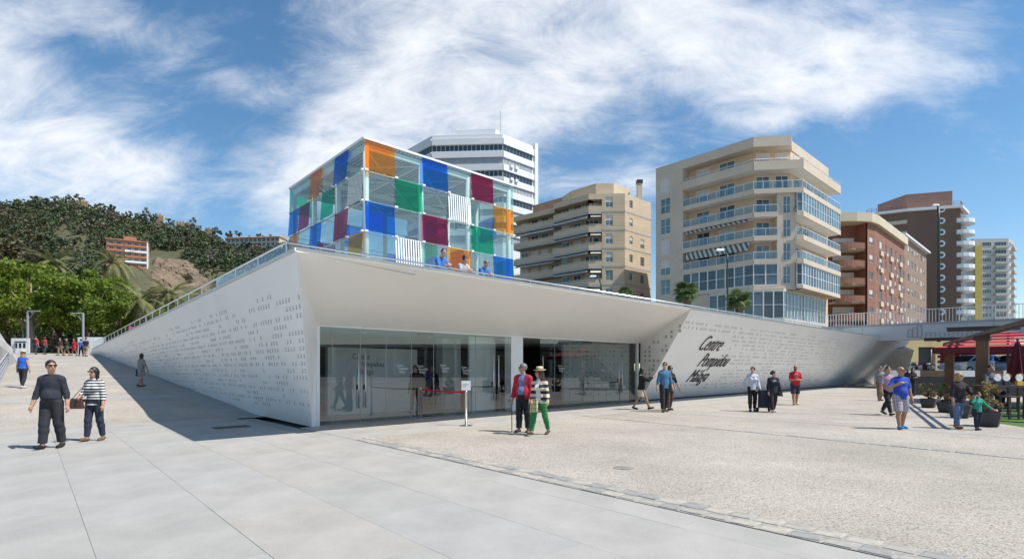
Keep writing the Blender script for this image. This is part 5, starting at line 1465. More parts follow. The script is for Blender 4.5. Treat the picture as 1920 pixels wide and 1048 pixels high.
for i in range(7):
    px_ = 1707 + i * 6.3; p = at(px_, 698, 50); b = Vector((p.x, p.y, RZ))
    sc_m, sc_n = ((M_CARS, 'silver'), (M_CARD, 'dark'), (M_PAINT, 'white'), (M_LAMP, 'red'), (M_CARD, 'dark'), (M_CARS, 'silver'), (M_PAINT, 'white'))[i]
    root = empty('parked_scooter', b, '%s scooter under the footbridge, %s in the row from the slanting perforated wall' % (sc_n, ('first', 'second', 'third', 'fourth', 'fifth', 'sixth', 'seventh')[i]), 'scooter', 'scooters parked under the footbridge', rng.uniform(.8, 1.3))
    mb = MB()
    for wx in (-.55, .55):
        t = MB(); t.M = Matrix.Translation((wx, 0, .24)) @ Matrix.Rotation(math.pi / 2, 4, 'X'); t.lathe([(.12, -.05), (.24, -.05), (.24, .05), (.12, .05)], (0, 0, 0), 12); t.build('wheel', M_TYRE, root, local=True)
    mb.hexa([(-.7, -.15, .35), (.1, -.15, .28), (.1, .15, .28), (-.7, .15, .35), (-.75, -.14, .72), (.0, -.14, .66), (.0, .14, .66), (-.75, .14, .72)]); mb.hexa([(.25, -.18, .3), (.45, -.18, .3), (.45, .18, .3), (.25, .18, .3), (.42, -.2, .95), (.52, -.2, .95), (.52, .2, .95), (.42, .2, .95)])
    mb.build('body', sc_m, root, local=True)
    MB().box(-.7, -.05, -.13, .13, .72, .8).build('seat', M_TYRE, root, local=True)
    MB().tube([(.46, -.32, 1.02), (.47, 0, 1.0), (.46, .32, 1.02)], .025, 6).build('handlebar', M_DARK, root, local=True)
def pole_thing(name, px_, py_top, py_base, Y, r, m, label, cat, zb=None):
    t, b = at(px_, py_top, Y), at(px_, py_base, Y)
    if zb is not None: b.z = zb
    root = empty(name, b, label, cat)
    MB().tube([b, t], r, 8).build('pole', m, root, smooth=True)
    return root, t, b
r_, t_, b_ = pole_thing('stop_sign', 1792, 655, 705, 40, .04, M_GREY, 'red octagonal stop sign on a grey pole beside the road', 'sign', RZ)
c = at(1792, 672, 39.9); mb = MB()
mb.add([c + Vector((.42 * math.cos(math.pi / 8 + k * math.pi / 4), o, .42 * math.sin(math.pi / 8 + k * math.pi / 4))) for o in (0, .03) for k in range(8)], [tuple(range(8)), tuple(range(15, 7, -1))] + [(k, (k + 1) % 8 + 0, (k + 1) % 8 + 8, k + 8) for k in range(8)])
pn = mb.build('panel', pm('sign_red', (.55, .02, .025), .5), r_)
letters('STOP', .26, M_PAINT, c + Vector((-.3, -.012, -.09)), (1, 0, 0), (0, 0, 1), pn, .85, .003)
rb = empty('red_box', at(1784, 697, 44), 'red post box standing on the far pavement', 'post box'); p = at(1784, 697, 44)
MB().box(p.x - .55, p.x + .55, p.y, p.y + .5, RZ + .4, RZ + 1.9).build('box', pm('box_red', (.6, .07, .03), .5), rb); MB().box(p.x - .3, p.x + .3, p.y - .01, p.y - .002, RZ + 1.0, RZ + 1.5).build('notice', M_PAINT, rb); MB().box(p.x - .1, p.x + .1, p.y + .1, p.y + .3, RZ, RZ + .4).build('foot', M_GREY, rb)
r_, t_, b_ = pole_thing('striped_post', 1763, 665, 700, 46, .03, M_GREY, 'black and white striped hazard board on a post near the garage', 'sign', RZ)
mb = MB(); c = at(1763, 675, 45.9); m_ = stripes('hazard_stripes', (.75, .75, .73), (.02, .02, .02), 2.2, 2); mb.box(c.x - .25, c.x + .25, c.y - .03, c.y, c.z - 1.0, c.z + .9); mb.build('board', m_, r_)
pole_thing('sign_pole', 1746, 655, 700, 47, .05, M_GREY, 'plain grey pole in front of the garage opening', 'pole', RZ)
r_, t_, b_ = pole_thing('round_sign', 1812, 663, 700, 52, .04, M_GREY, 'small round blue and white road sign by the ochre building', 'sign', RZ)
MB().lathe([(.01, -.0), (.42, -.0), (.42, .03), (.01, .03)], (0, 0, 0), 16).build('disc', pm('sign_blue', (.05, .12, .3), .5), r_).matrix_basis = Matrix.Translation(at(1812, 664, 51.9)) @ Matrix.Rotation(math.pi / 2, 4, 'X')
# ---- street lamps
def lamp(px_, py_top, Y, zb, armpx, label, col, rad=.09):
    t = at(px_, py_top, Y); b = Vector((t.x, t.y, zb)); root = empty('street_lamp', b, label, 'street lamp', 'street lamps')
    e = at(armpx, py_top - 1, Y)
    MB().tube([b, b.lerp(t, .9), t], [rad, rad * .7, rad * .6], 8).build('pole', col, root, smooth=True)
    MB().tube([b.lerp(t, .93), t.lerp(e, .35) + Vector((0, 0, .35)), e + Vector((0, 0, .3))], rad * .5, 6).build('arm', col, root, smooth=True)
    mb = MB(); mb.hexa([e + Vector((-.35, -.14, .2)), e + Vector((.3, -.14, .2)), e + Vector((.3, .14, .2)), e + Vector((-.35, .14, .2)), e + Vector((-.25, -.1, .36)), e + Vector((.3, -.1, .36)), e + Vector((.3, .1, .36)), e + Vector((-.25, .1, .36))]); mb.build('lamp_head', M_PAINT, root)
M_LGR = pm('lamp_green', (.03, .07, .055), .5)
lamp(1364, 476, 42, 3.9, 1350, 'dark green street lamp between the two fan palms', M_LGR)
lamp(1126, 524, 52, 3.9, 1112, 'dark street lamp in front of the tan stone block', M_LGR)
lamp(1760, 391, 52, 4.2, 1754, 'tall dark green street lamp before the brown porthole tower', M_LGR, .16)
def slim(px_, pyt, Y, side, label):
    t = at(px_, pyt, Y); b = Vector((t.x, t.y, ramp_h(58))); root = empty('slim_lamp_post', b, label, 'lamp post', 'slim lamp posts on the promenade')
    MB().box(t.x - .07, t.x + .07, t.y - .07, t.y + .07, b.z, t.z).build('pole', M_GREY, root)
    MB().box(min(t.x, t.x + side * 1.3), max(t.x, t.x + side * 1.3), t.y - .08, t.y + .08, t.z + .001, t.z + .1).build('arm', M_GREY, root)
    MB().tube([(t.x, t.y, t.z - .9), (t.x + side * .8, t.y, t.z)], .03, 5).build('brace', M_GREY, root)
slim(52, 584, 56, 1, 'slim grey lamp post by the railing, arm pointing to the trees')
slim(43, 596, 66, 1, 'slim grey lamp post farther back behind the railing')
slim(156, 588, 56, -1, 'slim grey lamp post beside the group of walkers')
# ---- promenade railing, side building, boards
rl = empty('promenade_railing', ramp(16, 6.75), 'grey metal railing with horizontal bars along the promenade edge', 'railing')
for z in (.15, .36, .57, .78): MB().tube([ramp(9, 6.75, z), ramp(56, 6.75, z)], .022, 6).build('bar', M_GREY, rl, smooth=True)
MB().tube([ramp(9, 6.75, 1.02), ramp(56, 6.75, 1.02)], .045, 8).build('handrail', M_GREY, rl, smooth=True)
for k in range(25): q = ramp(9 + 47 * k / 24, 6.78); MB().obox(q - U * .03, U * .06, V * .03, Vector((0, 0, 1.02))).build('post', M_GREY, rl)
sb = empty('side_building', ramp(20, 12), 'grey sloping concrete building across the promenade railing', 'building')
a0, a1, a2 = at(-60, 545, 26), at(41, 690, 40), at(-60, 760, 26)
MB().add([a0, a1, a1 - Vector((0, 0, 3.2)), Vector((a0.x, a0.y, 0)), a0 + Vector((-9, -3, 0)), Vector((a0.x - 9, a0.y - 3, 0))], [(0, 1, 2, 3), (0, 3, 5, 4)]).build('sloping_wall', M_CONC, sb)
MB().hexa([a0 + Vector((.03, -.03, .0)), a1 + Vector((.03, -.03, 0)), a1 + Vector((-.3, .3, 0)), a0 + Vector((-.3, .3, 0)), a0 + Vector((.03, -.03, .25)), a1 + Vector((.03, -.03, .2)), a1 + Vector((-.3, .3, .2)), a0 + Vector((-.3, .3, .25))]).build('coping', M_PAINT, sb)
b0 = at(-60, 600, 25.6); b1 = at(22, 665, 33)
MB().hexa([b0, b1, b1 + Vector((-.4, .5, 0)), b0 + Vector((-.4, .5, 0)), b0 + Vector((0, 0, .5)), b1 + Vector((0, 0, .4)), b1 + Vector((-.4, .5, .4)), b0 + Vector((-.4, .5, .5))]).build('ledge', M_COPING, sb)
p = at(38, 655, 54); ib = empty('information_board', (p.x, p.y, 2.9), 'white information board with a black arch emblem by the railing', 'sign')
MB().box(p.x - .95, p.x + .95, p.y, p.y + .06, p.z - 1.2, p.z + 1.15).build('panel', M_PAINT, ib)
mb = MB()
for k in range(3): mb.box(p.x - .55 + .42 * k, p.x - .3 + .42 * k, p.y - .012, p.y - .002, p.z + .15, p.z + .65)
mb.box(p.x - .6, p.x + .62, p.y - .014, p.y - .003, p.z + .72, p.z + .84); mb.build('emblem', M_BLACK, ib)
p = at(171, 643, 58); wb = empty('white_hoarding', (p.x, p.y, 3.1), 'plain white hoarding board at the top of the promenade', 'board')
for k in range(4): MB().box(p.x - 1.5, p.x + 1.6, p.y, p.y + .05, 3.1 + .48 * k, 3.1 + .48 * k + .47).build('plank', M_PAINT, wb)
# ---- queue barriers by the doors
M_BELT = pm('red_belt', (.60, .015, .02), .6); M_BELTD = pm('dark_belt', (.015, .03, .028), .6)
def stanchion(pos, label, sign=False):
    x, y = pos; root = empty('barrier_post', (x, y, 0), label, 'barrier post', 'barrier posts at the entrance')
    MB().lathe([(.19, 0), (.19, .012), (.05, .03), (.03, .031)], (x, y, 0.003), 20).build('base', M_STEEL, root)
    MB().lathe([(.034, .03), (.034, .93), (.04, .935), (.04, .99), (.02, 1.0)], (x, y, 0), 14).build('post', M_STEEL, root, smooth=True)
    if sign:
        pl = MB().obox(Vector((x - .13, y - .02, 1.01)), (.26, -.02, 0), (0, .015, 0), (0, 0, .27)).build('sign_plate', M_PAINT, root)
        for k, w in enumerate((.17, .1)): MB().obox(Vector((x - .09, y - .0275, 1.17 - .05 * k)), (w, -.014, 0), (0, .002, 0), (0, 0, .014)).build('sign_text', M_GREY, pl)
def belt(a, b, z, m, label):
    a, b = Vector((*a, z)), Vector((*b, z)); mb = MB(); n = 10; d = (b - a).normalized(); s = Vector((-d.y, d.x, 0)) * .002
    for i in range(n):
        f0, f1 = i / n, (i + 1) / n; q0, q1 = a.lerp(b, f0) - Vector((0, 0, .1 * f0 * (1 - f0))), a.lerp(b, f1) - Vector((0, 0, .1 * f1 * (1 - f1)))
        mb.hexa([q0 - s, q1 - s, q1 + s, q0 + s, q0 - s + Vector((0, 0, .05)), q1 - s + Vector((0, 0, .05)), q1 + s + Vector((0, 0, .05)), q0 + s + Vector((0, 0, .05))])
    mb.build('barrier_belt', m, label=label, cat='belt')
S1 = xy(upz(3.35, .12, 0)); S2 = xy(gnd(874, 798)); S3 = xy(upz(5.0, -.9, 0)); S4 = xy(upz(6.0, -.6, 0)); S5 = xy(upz(7.3, -.5, 0)); S6 = xy(upz(12.4, -.6, 0)); S7 = xy(upz(15.2, -.6, 0))
stanchion(S1, 'steel barrier post at the glass, holding the far end of the red belt'); stanchion(S2, 'steel barrier post with white notice plate standing on the pavement', True)
stanchion(S3, 'steel barrier post inside behind the glass near the white column'); stanchion(S4, 'steel barrier post inside behind the glass holding the dark belt'); stanchion(S5, 'steel barrier post inside beside the white pillar'); stanchion(S6, 'steel barrier post inside the doors by the lettered wall, first along the dark belt'); stanchion(S7, 'steel barrier post inside the doors by the lettered wall, at the jamb')
belt(S1, S2, .93, M_BELT, 'red retractable belt strung to the post with the notice plate'); belt(S4, S5, .93, M_BELTD, 'dark retractable belt inside the doors by the promenade'); belt(S6, S7, .93, M_BELTD, 'dark retractable belt inside the doors by the lettered wall')
# ---- cafe terrace: pergola, parasols, planters, tables
M_CORT = pm('rust_brown_steel', (.155, .075, .035), .6, .2, 2, .2, 20); M_PGD = pm('dark_brown_steel', (.05, .025, .02), .5, .1, 2)
pg = empty('pergola', (17, 19, 0), 'rusty brown steel pergola with dark beams on the cafe terrace', 'pergola')
A1, A2 = Vector((17.05, 19, 0)), Vector((21.7, 26, 0)); pd = (A1 - A2).normalized(); ps = Vector((-pd.y, pd.x, 0))
for q, w in ((A1, .17), (A2, .17)): MB().obox(q - U * w - N * w, U * 2 * w, N * 2 * w, Vector((0, 0, 2.62))).build('post', M_CORT, pg)
for q in (A1, A2): MB().obox(q - U * .23 - N * .23 + Vector((0, 0, 2.621)), U * .46, N * .46, Vector((0, 0, .178))).build('post_head', M_PGD, pg)
for o in (-.12, .12): MB().obox(A2 - pd * 1.0 + ps * (o - .03) + Vector((0, 0, 2.8)), pd * 16, ps * .06, Vector((0, 0, .11))).build('beam', M_PGD, pg)
for k in range(2):
    q = (A1, A2)[k]; MB().obox(q - ps * 1.0 - pd * .05 + Vector((0, 0, 2.985)), ps * 2.0, pd * .1, Vector((0, 0, .16))).build('cross_beam', M_PGD, pg)
M_RED = pm('red_canvas', (.44, .035, .055), .8, .08, .8); M_MAR = pm('maroon_canvas', (.12, .01, .02), .8, .1, 1)
um = empty('red_parasol', (22.9, 24.2, 0), 'large open red parasol with layered slatted canopy over the cafe tables', 'parasol'); uc = Vector((22.9, 24.2, 0))
for k in range(6):
    h0, h1 = 2.4 * (k / 6) ** .9, 2.4 * ((k + 1) / 6) ** .9; z0, z1 = 3.32 - .135 * k, 3.32 - .135 * (k + 1) + .06
    mb = MB(); cn = ((-1, -1), (1, -1), (1, 1), (-1, 1))
    a = [uc + U * (sx * h0) + N * (sy * h0) + Vector((0, 0, z0)) for sx, sy in cn]; b = [uc + U * (sx * h1) + N * (sy * h1) + Vector((0, 0, z1)) for sx, sy in cn]
    mb.add(a + b, [(i, (i + 1) % 4, (i + 1) % 4 + 4, i + 4) for i in range(4)]); mb.build('canopy_tier', M_RED, um)
mb = MB(); h = 2.4
for i in range(4):
    (sx, sy), (ex, ey) = cn[i], cn[(i + 1) % 4]
    a, b = uc + U * (sx * h) + N * (sy * h) + Vector((0, 0, 2.3)), uc + U * (ex * h) + N * (ey * h) + Vector((0, 0, 2.3)); mb.quad(a, b, b + Vector((0, 0, .27)), a + Vector((0, 0, .27)))
mb.build('valance', M_MAR, um); MB().tube([(uc.x, uc.y, 0), (uc.x, uc.y, 3.3)], .05, 8).build('pole', M_PGD, um)
cu = empty('closed_parasol', (18.9, 19.6, 0), 'closed dark red parasol hanging folded beside the tables', 'parasol')
mb = MB(); prof = [(.05, 2.6), (.1, 2.4), (.2, 1.8), (.27, 1.35), (.2, 1.1)]; nn_ = 16; vs, fs = [], []
for r, z in prof:
    for k in range(nn_): rr = r * (1 + (.28 if k % 2 else -.2)); vs.append((18.9 + rr * math.cos(k * 2 * math.pi / nn_), 19.6 + rr * math.sin(k * 2 * math.pi / nn_), z))
for i in range(len(prof) - 1):
    for k in range(nn_): fs.append((i * nn_ + k, i * nn_ + (k + 1) % nn_, (i + 1) * nn_ + (k + 1) % nn_, (i + 1) * nn_ + k))
mb.add(vs, fs); mb.build('folded_canopy', M_MAR, cu); MB().tube([(18.9, 19.6, 0), (18.9, 19.6, 2.75)], .035, 8).build('pole', M_PGD, cu)
M_POT = pm('slate_pot', (.055, .057, .06), .6, .1, 2); SHR = [leafm('planter_leaf_%d' % i, c, .35, 4, .35) for i, c in enumerate(((.26, .21, .08), (.15, .20, .05), (.30, .16, .08)))]
def planter(px_, pyb, s, hs, mi, label):
    b = gnd(px_, pyb); root = empty('planter', b, label, 'planter', 'planters along the cafe terrace')
    mb = MB(); w0, w1, h = .19 * s, .27 * s, .37 * s
    mb.M = Matrix.Translation(b) @ Matrix.Rotation(math.atan2(U.y, U.x), 4, 'Z')
    ring = lambda w, z: [(-w, -w, z), (w, -w, z), (w, w, z), (-w, w, z)]
    vs = ring(w0, .003) + ring(w1, h) + ring(w1 - .05, h) + ring(w1 - .06, h - .07)
    mb.add(vs, [(3, 2, 1, 0)] + [(k * 4 + i, k * 4 + (i + 1) % 4, k * 4 + 4 + (i + 1) % 4, k * 4 + 4 + i) for k in range(3) for i in range(4)] + [(12, 13, 14, 15)])
    mb.build('pot', M_POT, root)
    n = 900; c = crown_pts((b.x, b.y, b.z + h + hs * .45), .30 * s, .30 * s, hs * .52, n, 16, .1); v, f = leaf_quads(c, n, .065)
    sh = link('shrub', np_mesh('shrub', v, f, SHR[mi]), root)
    mb = MB()
    for k in range(8): mb.tube([(b.x, b.y, h - .1), (b.x + rng.uniform(-.2, .2), b.y + rng.uniform(-.2, .2), h + hs * .7)], [.012, .005], 4)
    mb.build('stems', M_BARKD, root)
planter(1741, 764, 1.0, .75, 0, 'slate planter with a dry brown bush, farthest along the terrace'); planter(1775, 773, 1.05, .8, 1, 'slate planter with a green bush between two brown ones'); planter(1800, 783, 1.1, .8, 2, 'slate planter with a reddish bush behind the woman in the dark top'); planter(1853, 799, 1.1, .85, 0, 'slate planter with a sparse bush behind the small child')
sheet('artificial_grass', [gnd(1846, 789, .004), gnd(1935, 803, .004), gnd(2050, 770, .004), gnd(1900, 755, .004)], leafm('fake_grass', (.08, .15, .03), .3, 20, 0))
M_TBL = pm('dark_timber', (.05, .045, .042), .6, .15, 2, stretch=(1, 6, 1))
def table(cx_, cy_, L, label):
    root = empty('cafe_table', (cx_, cy_, 0), label, 'table', 'cafe tables')
    MB().box(cx_ - L, cx_ + L, cy_ - .4, cy_ + .4, 1.0, 1.06).build('table_top', M_TBL, root)
    for sx in (-1, 1):
        for sy in (-1, 1): MB().box(cx_ + sx * (L - .1) - .05, cx_ + sx * (L - .1) + .05, cy_ + sy * .3 - .05, cy_ + sy * .3 + .05, 0.004, .999).build('leg', M_TBL, root)
    MB().box(cx_ - L + .1, cx_ + L - .1, cy_ - .03, cy_ + .03, .25, .32).build('foot_rail', M_TBL, root)
def stool(x, y, label):
    root = empty('bar_stool', (x, y, 0), label, 'stool', 'bar stools at the cafe tables')
    MB().box(x - .18, x + .18, y - .18, y + .18, .7, .75).build('seat', M_TBL, root)
    for sx in (-1, 1):
        for sy in (-1, 1): MB().box(x + sx * .15 - .022, x + sx * .15 + .022, y + sy * .15 - .022, y + sy * .15 + .022, .004, .699).build('leg', M_TBL, root)
    mb = MB()
    for sx in (-1, 1): mb.box(x + sx * .15 - .015, x + sx * .15 + .015, y - .127, y + .127, .25, .29)
    mb.build('rung', M_TBL, root)
table(17.2, 17.6, 1.5, 'dark timber high table with white menu discs standing on it'); table(20.6, 18.8, 1.5, 'dark timber high table behind the closed parasol')
STL = ('at the menu-disc table, nearest the planters', 'second along the menu-disc table', 'third along the menu-disc table', 'fourth along the menu-disc table', 'behind the menu-disc table, planter end', 'behind the menu-disc table, inner end', 'at the table by the closed parasol, near end', 'at the table by the closed parasol, far end')
for i, (x, y) in enumerate(((15.9, 16.75), (16.6, 16.7), (17.3, 16.75), (18.0, 16.7), (16.2, 18.5), (17.2, 18.5), (19.6, 17.9), (20.5, 17.9))): stool(x, y, 'dark square bar stool ' + STL[i])
for i, px_ in enumerate((1870, 1887, 1911)):
    p = at(px_, 738, 17.4); root = empty('menu_stand', (p.x, 17.4, 1.06), ('white menu disc with orange rim, planter end of its row of three', 'white menu disc with orange rim, middle of its row of three', 'white menu disc with orange rim on an amber foot')[i], 'menu stand', 'menu stands')
    MB().box(p.x - .1, p.x + .1, 17.35, 17.45, 1.061, 1.2).build('foot', M_DARK if i < 2 else pm('amber', (.7, .4, .05), .5), root)
    mb = MB(); mb.M = Matrix.Translation((p.x, 17.4, 1.32)) @ Matrix.Rotation(math.pi / 2, 4, 'X'); mb.lathe([(.005, -.02), (.115, -.02), (.125, 0), (.115, .02), (.005, .02)], (0, 0, 0), 20); mb.build('disc', M_PAINT, root)
    mb = MB(); mb.M = Matrix.Translation((p.x, 17.39, 1.32)) @ Matrix.Rotation(math.pi / 2, 4, 'X')
    mb.add([(.12 * math.cos(t), .12 * math.sin(t), .035) for t in np.linspace(.3, 2.8, 12)] + [(.14 * math.cos(t), .14 * math.sin(t), .035) for t in np.linspace(.3, 2.8, 12)], [(k, k + 1, k + 13, k + 12) for k in range(11)]); mb.build('rim', pm('orange_rim', (.75, .25, .03), .5), root)
# shopping trolley bag beside the two women
tb = empty('trolley_bag', gnd(1434, 772), 'dark navy shopping trolley bag on two wheels between the two women', 'trolley'); b = gnd(1434, 772)
mb = MB(); mb.hexa([b + Vector((-.2, -.14, .16)), b + Vector((.2, -.14, .16)), b + Vector((.2, .14, .16)), b + Vector((-.2, .14, .16)), b + Vector((-.19, -.16, .78)), b + Vector((.17, -.16, .78)), b + Vector((.17, .12, .8)), b + Vector((-.19, .12, .8))]); mb.build('bag', pm('navy_canvas', (.018, .024, .045), .8, .15, 4), tb)
MB().hexa([b + Vector((-.2, -.17, .66)), b + Vector((.18, -.17, .66)), b + Vector((.18, -.155, .66)), b + Vector((-.2, -.155, .66)), b + Vector((-.2, -.18, .8)), b + Vector((.18, -.18, .8)), b + Vector((.18, .1, .83)), b + Vector((-.2, .1, .83))]).build('flap', pm('navy_flap', (.03, .037, .06), .8), tb)
MB().tube([b + Vector((-.14, .15, .1)), b + Vector((-.13, .16, .98)), b + Vector((.1, .16, .98)), b + Vector((.14, .15, .1))], .012, 6).build('frame', M_STEEL, tb)
for sx in (-1, 1):
    t = MB(); t.M = Matrix.Translation(b + Vector((sx * .22, .12, .085))) @ Matrix.Rotation(math.pi / 2, 4, 'Y'); t.lathe([(.02, -.02), (.08, -.02), (.08, .02), (.02, .02)], (0, 0, 0), 14); t.build('wheel', M_TYRE, tb)
# ---------------------------------------------------------------- people
class Vol:
    """signed-distance grid; every shape only touches its own neighbourhood"""
    def __init__(s, lo, hi, h):
        s.lo = np.array(lo, np.float32); s.h = h
        s.n = np.ceil((np.array(hi) - s.lo) / h).astype(int) + 1
        s.d = np.full(s.n, 0.09, np.float32)
    def sub(s, lo, hi):
        a = np.clip(np.floor((np.array(lo) - s.lo) / s.h).astype(int), 0, s.n - 1)
        b = np.clip(np.ceil((np.array(hi) - s.lo) / s.h).astype(int) + 1, 1, s.n)
        if (b <= a).any(): return None
        ax = [(s.lo[i] + s.h * np.arange(a[i], b[i], dtype=np.float32)).reshape([-1 if j == i else 1 for j in range(3)]) for i in range(3)]
        return tuple(slice(a[i], b[i]) for i in range(3)), ax
    def mix(s, sl, d, k):
        o = s.d[sl]
        if k > 0:
            hh = np.maximum(k - np.abs(o - d), 0) / k
            s.d[sl] = np.minimum(o, d) - hh * hh * k * .25
        else:
            s.d[sl] = np.minimum(o, d)
    def cone(s, a, b, ra, rb, k=.02, sy=1.0, cut=None):
        a, b = np.array(a, np.float32), np.array(b, np.float32); m = max(ra, rb) + .08
        r = s.sub(np.minimum(a, b) - m, np.maximum(a, b) + m)
        if r is None: return
        sl, (x, y, z) = r
        ab = b - a; sc = np.array([1, 1 / sy, 1], np.float32); q = ab * sc; L = max(float((q * q).sum()), 1e-9)
        px, py, pz = (x - a[0]), (y - a[1]) / sy, (z - a[2])
        t = np.clip((px * q[0] + py * q[1] + pz * q[2]) / L, 0, 1)
        d = np.sqrt((px - t * q[0]) ** 2 + (py - t * q[1]) ** 2 + (pz - t * q[2]) ** 2) - (ra + (rb - ra) * t)
        if sy < 1: d = d * (.5 + .5 * sy)
        if cut is not None:
            c, n = cut; d = np.maximum(d, (x - c[0]) * n[0] + (y - c[1]) * n[1] + (z - c[2]) * n[2])
        s.mix(sl, d, k)
    def ell(s, c, r, k=.02, R=None):
        c = np.array(c, np.float32); m = max(r) + .06; q = s.sub(c - m, c + m)
        if q is None: return
        sl, (x, y, z) = q; x, y, z = x - c[0], y - c[1], z - c[2]
        if R is not None: x, y, z = R[0][0] * x + R[1][0] * y + R[2][0] * z, R[0][1] * x + R[1][1] * y + R[2][1] * z, R[0][2] * x + R[1][2] * y + R[2][2] * z
        n0 = np.sqrt((x / r[0]) ** 2 + (y / r[1]) ** 2 + (z / r[2]) ** 2)
        s.mix(sl, (n0 - 1) * min(r) * 1.15, k)
    def half(s, c, n):                                # keep the side against n
        ax = [(s.lo[i] + s.h * np.arange(s.n[i], dtype=np.float32)).reshape([-1 if j == i else 1 for j in range(3)]) for i in range(3)]
        s.d = np.maximum(s.d, (ax[0] - c[0]) * n[0] + (ax[1] - c[1]) * n[1] + (ax[2] - c[2]) * n[2])
    def carve(s, fn):
        ax = [(s.lo[i] + s.h * np.arange(s.n[i], dtype=np.float32)).reshape([-1 if j == i else 1 for j in range(3)]) for i in range(3)]
        s.d = np.maximum(s.d, fn(*ax))
    def mesh(s, name, mat):
        d = s.d; ins = d < 0
        c = np.zeros(s.n - 1, np.int8); N0 = s.n - 1
        for i in (0, 1):
            for j in (0, 1):
                for k in (0, 1): c += ins[i:i + N0[0], j:j + N0[1], k:k + N0[2]]
        act = np.argwhere((c > 0) & (c < 8))
        if len(act) == 0: return None
        acc = np.zeros((len(act), 3), np.float32); cn = np.zeros(len(act), np.float32)
        for ax_ in range(3):
            o1, o2 = [q for q in range(3) if q != ax_]
            for u_ in (0, 1):
                for v_ in (0, 1):
                    p = act.copy(); p[:, o1] += u_; p[:, o2] += v_; q = p.copy(); q[:, ax_] += 1
                    d0 = d[p[:, 0], p[:, 1], p[:, 2]]; d1 = d[q[:, 0], q[:, 1], q[:, 2]]; m = (d0 < 0) != (d1 < 0)
                    t = np.where(m, d0 / np.where(m, d0 - d1, 1), 0); w = p.astype(np.float32); w[:, ax_] += t
                    acc[m] += w[m]; cn[m] += 1
        v = acc / cn[:, None] * s.h + s.lo
        idx = np.full(N0, -1, np.int64); idx[act[:, 0], act[:, 1], act[:, 2]] = np.arange(len(act))
        fs = []
        for ax_ in range(3):
            o1, o2 = [(1, 2), (2, 0), (0, 1)][ax_]
            sl0 = [slice(None)] * 3; sl1 = [slice(None)] * 3; sl0[ax_] = slice(0, -1); sl1[ax_] = slice(1, None)
            a0, a1 = ins[tuple(sl0)], ins[tuple(sl1)]; e = np.argwhere(a0 != a1)
            e = e[(e[:, o1] > 0) & (e[:, o2] > 0) & (e[:, o1] < s.n[o1] - 1) & (e[:, o2] < s.n[o2] - 1)]
            if len(e) == 0: continue
            def cell(du, dv):
                q = e.copy(); q[:, o1] -= du; q[:, o2] -= dv; return idx[q[:, 0], q[:, 1], q[:, 2]]
            quad = np.stack([cell(1, 1), cell(0, 1), cell(0, 0), cell(1, 0)], 1)
            fl_ = a0[e[:, 0], e[:, 1], e[:, 2]]
            quad[~fl_] = quad[~fl_][:, ::-1]
            fs.append(quad)
        f = np.concatenate(fs); f = f[(f >= 0).all(1)]
        return np_mesh(name, v, f, mat, None, True)
SKIN = {'a': pm('skin_light', (.52, .31, .22), .5, .08, 8), 'b': pm('skin_tan', (.38, .20, .125), .5, .08, 8), 'c': pm('skin_warm', (.45, .25, .165), .5, .08, 8)}
_fab = {}
def fab(r, g, b):
    k = (r, g, b)
    if k not in _fab: _fab[k] = pm('fabric_%02d' % len(_fab), k, .85, .16, 9, .9, 15, stretch=(1, 1, .55))
    return _fab[k]
def plaid(name, base, l1, l2, f):
    m = bpy.data.materials.new(name); m.use_nodes = True; nt = m.node_tree; b = nt.nodes['Principled BSDF']; b.inputs['Roughness'].default_value = .85
    t = nt.nodes.new('ShaderNodeTexCoord'); sp = nt.nodes.new('ShaderNodeSeparateXYZ'); nt.links.new(t.outputs['Object'], sp.inputs[0])
    cur = None
    for ax_, col, off in ((0, l1, 0), (2, l2, .3), (0, l2, .5), (2, l1, .8)):
        a = nt.nodes.new('ShaderNodeMath'); a.operation = 'MULTIPLY_ADD'; a.inputs[1].default_value = f; a.inputs[2].default_value = off + 50; nt.links.new(sp.outputs[ax_], a.inputs[0])
        fr = nt.nodes.new('ShaderNodeMath'); fr.operation = 'FRACT'; nt.links.new(a.outputs[0], fr.inputs[0])
        g = nt.nodes.new('ShaderNodeMath'); g.operation = 'LESS_THAN'; g.inputs[1].default_value = .28; nt.links.new(fr.outputs[0], g.inputs[0])
        h = nt.nodes.new('ShaderNodeMath'); h.operation = 'MULTIPLY'; h.inputs[1].default_value = .65; nt.links.new(g.outputs[0], h.inputs[0])
        mx = nt.nodes.new('ShaderNodeMix'); mx.data_type = 'RGBA'; nt.links.new(h.outputs[0], mx.inputs[0])
        if cur is None: mx.inputs[6].default_value = (*base, 1)
        else: nt.links.new(cur, mx.inputs[6])
        mx.inputs[7].default_value = (*col, 1); cur = mx.outputs[2]
    nt.links.new(cur, b.inputs['Base Color'])
    return m
HAIR = {'black': pm('hair_black', (.012, .010, .009), .45, .2, 20), 'brown': pm('hair_brown', (.06, .032, .018), .45, .2, 20), 'grey': pm('hair_grey', (.16, .15, .14), .5, .2, 20), 'blond': pm('hair_blond', (.38, .24, .10), .5, .25, 20), 'dark': pm('hair_dark', (.028, .018, .012), .45, .2, 20)}
M_LIP = pm('lips', (.32, .10, .09), .5); M_EYE = pm('eye', (.02, .015, .012), .3); M_SHADES = pm('sunglass_lens', (.008, .008, .009), .08, spec=.8)
V3 = lambda *a: np.array(a, np.float32)
def rotx(v, a):
    c, s_ = math.cos(a), math.sin(a); return V3(v[0], v[1] * c + v[2] * s_, -v[1] * s_ + v[2] * c)   # a > 0 leans forward (+y)
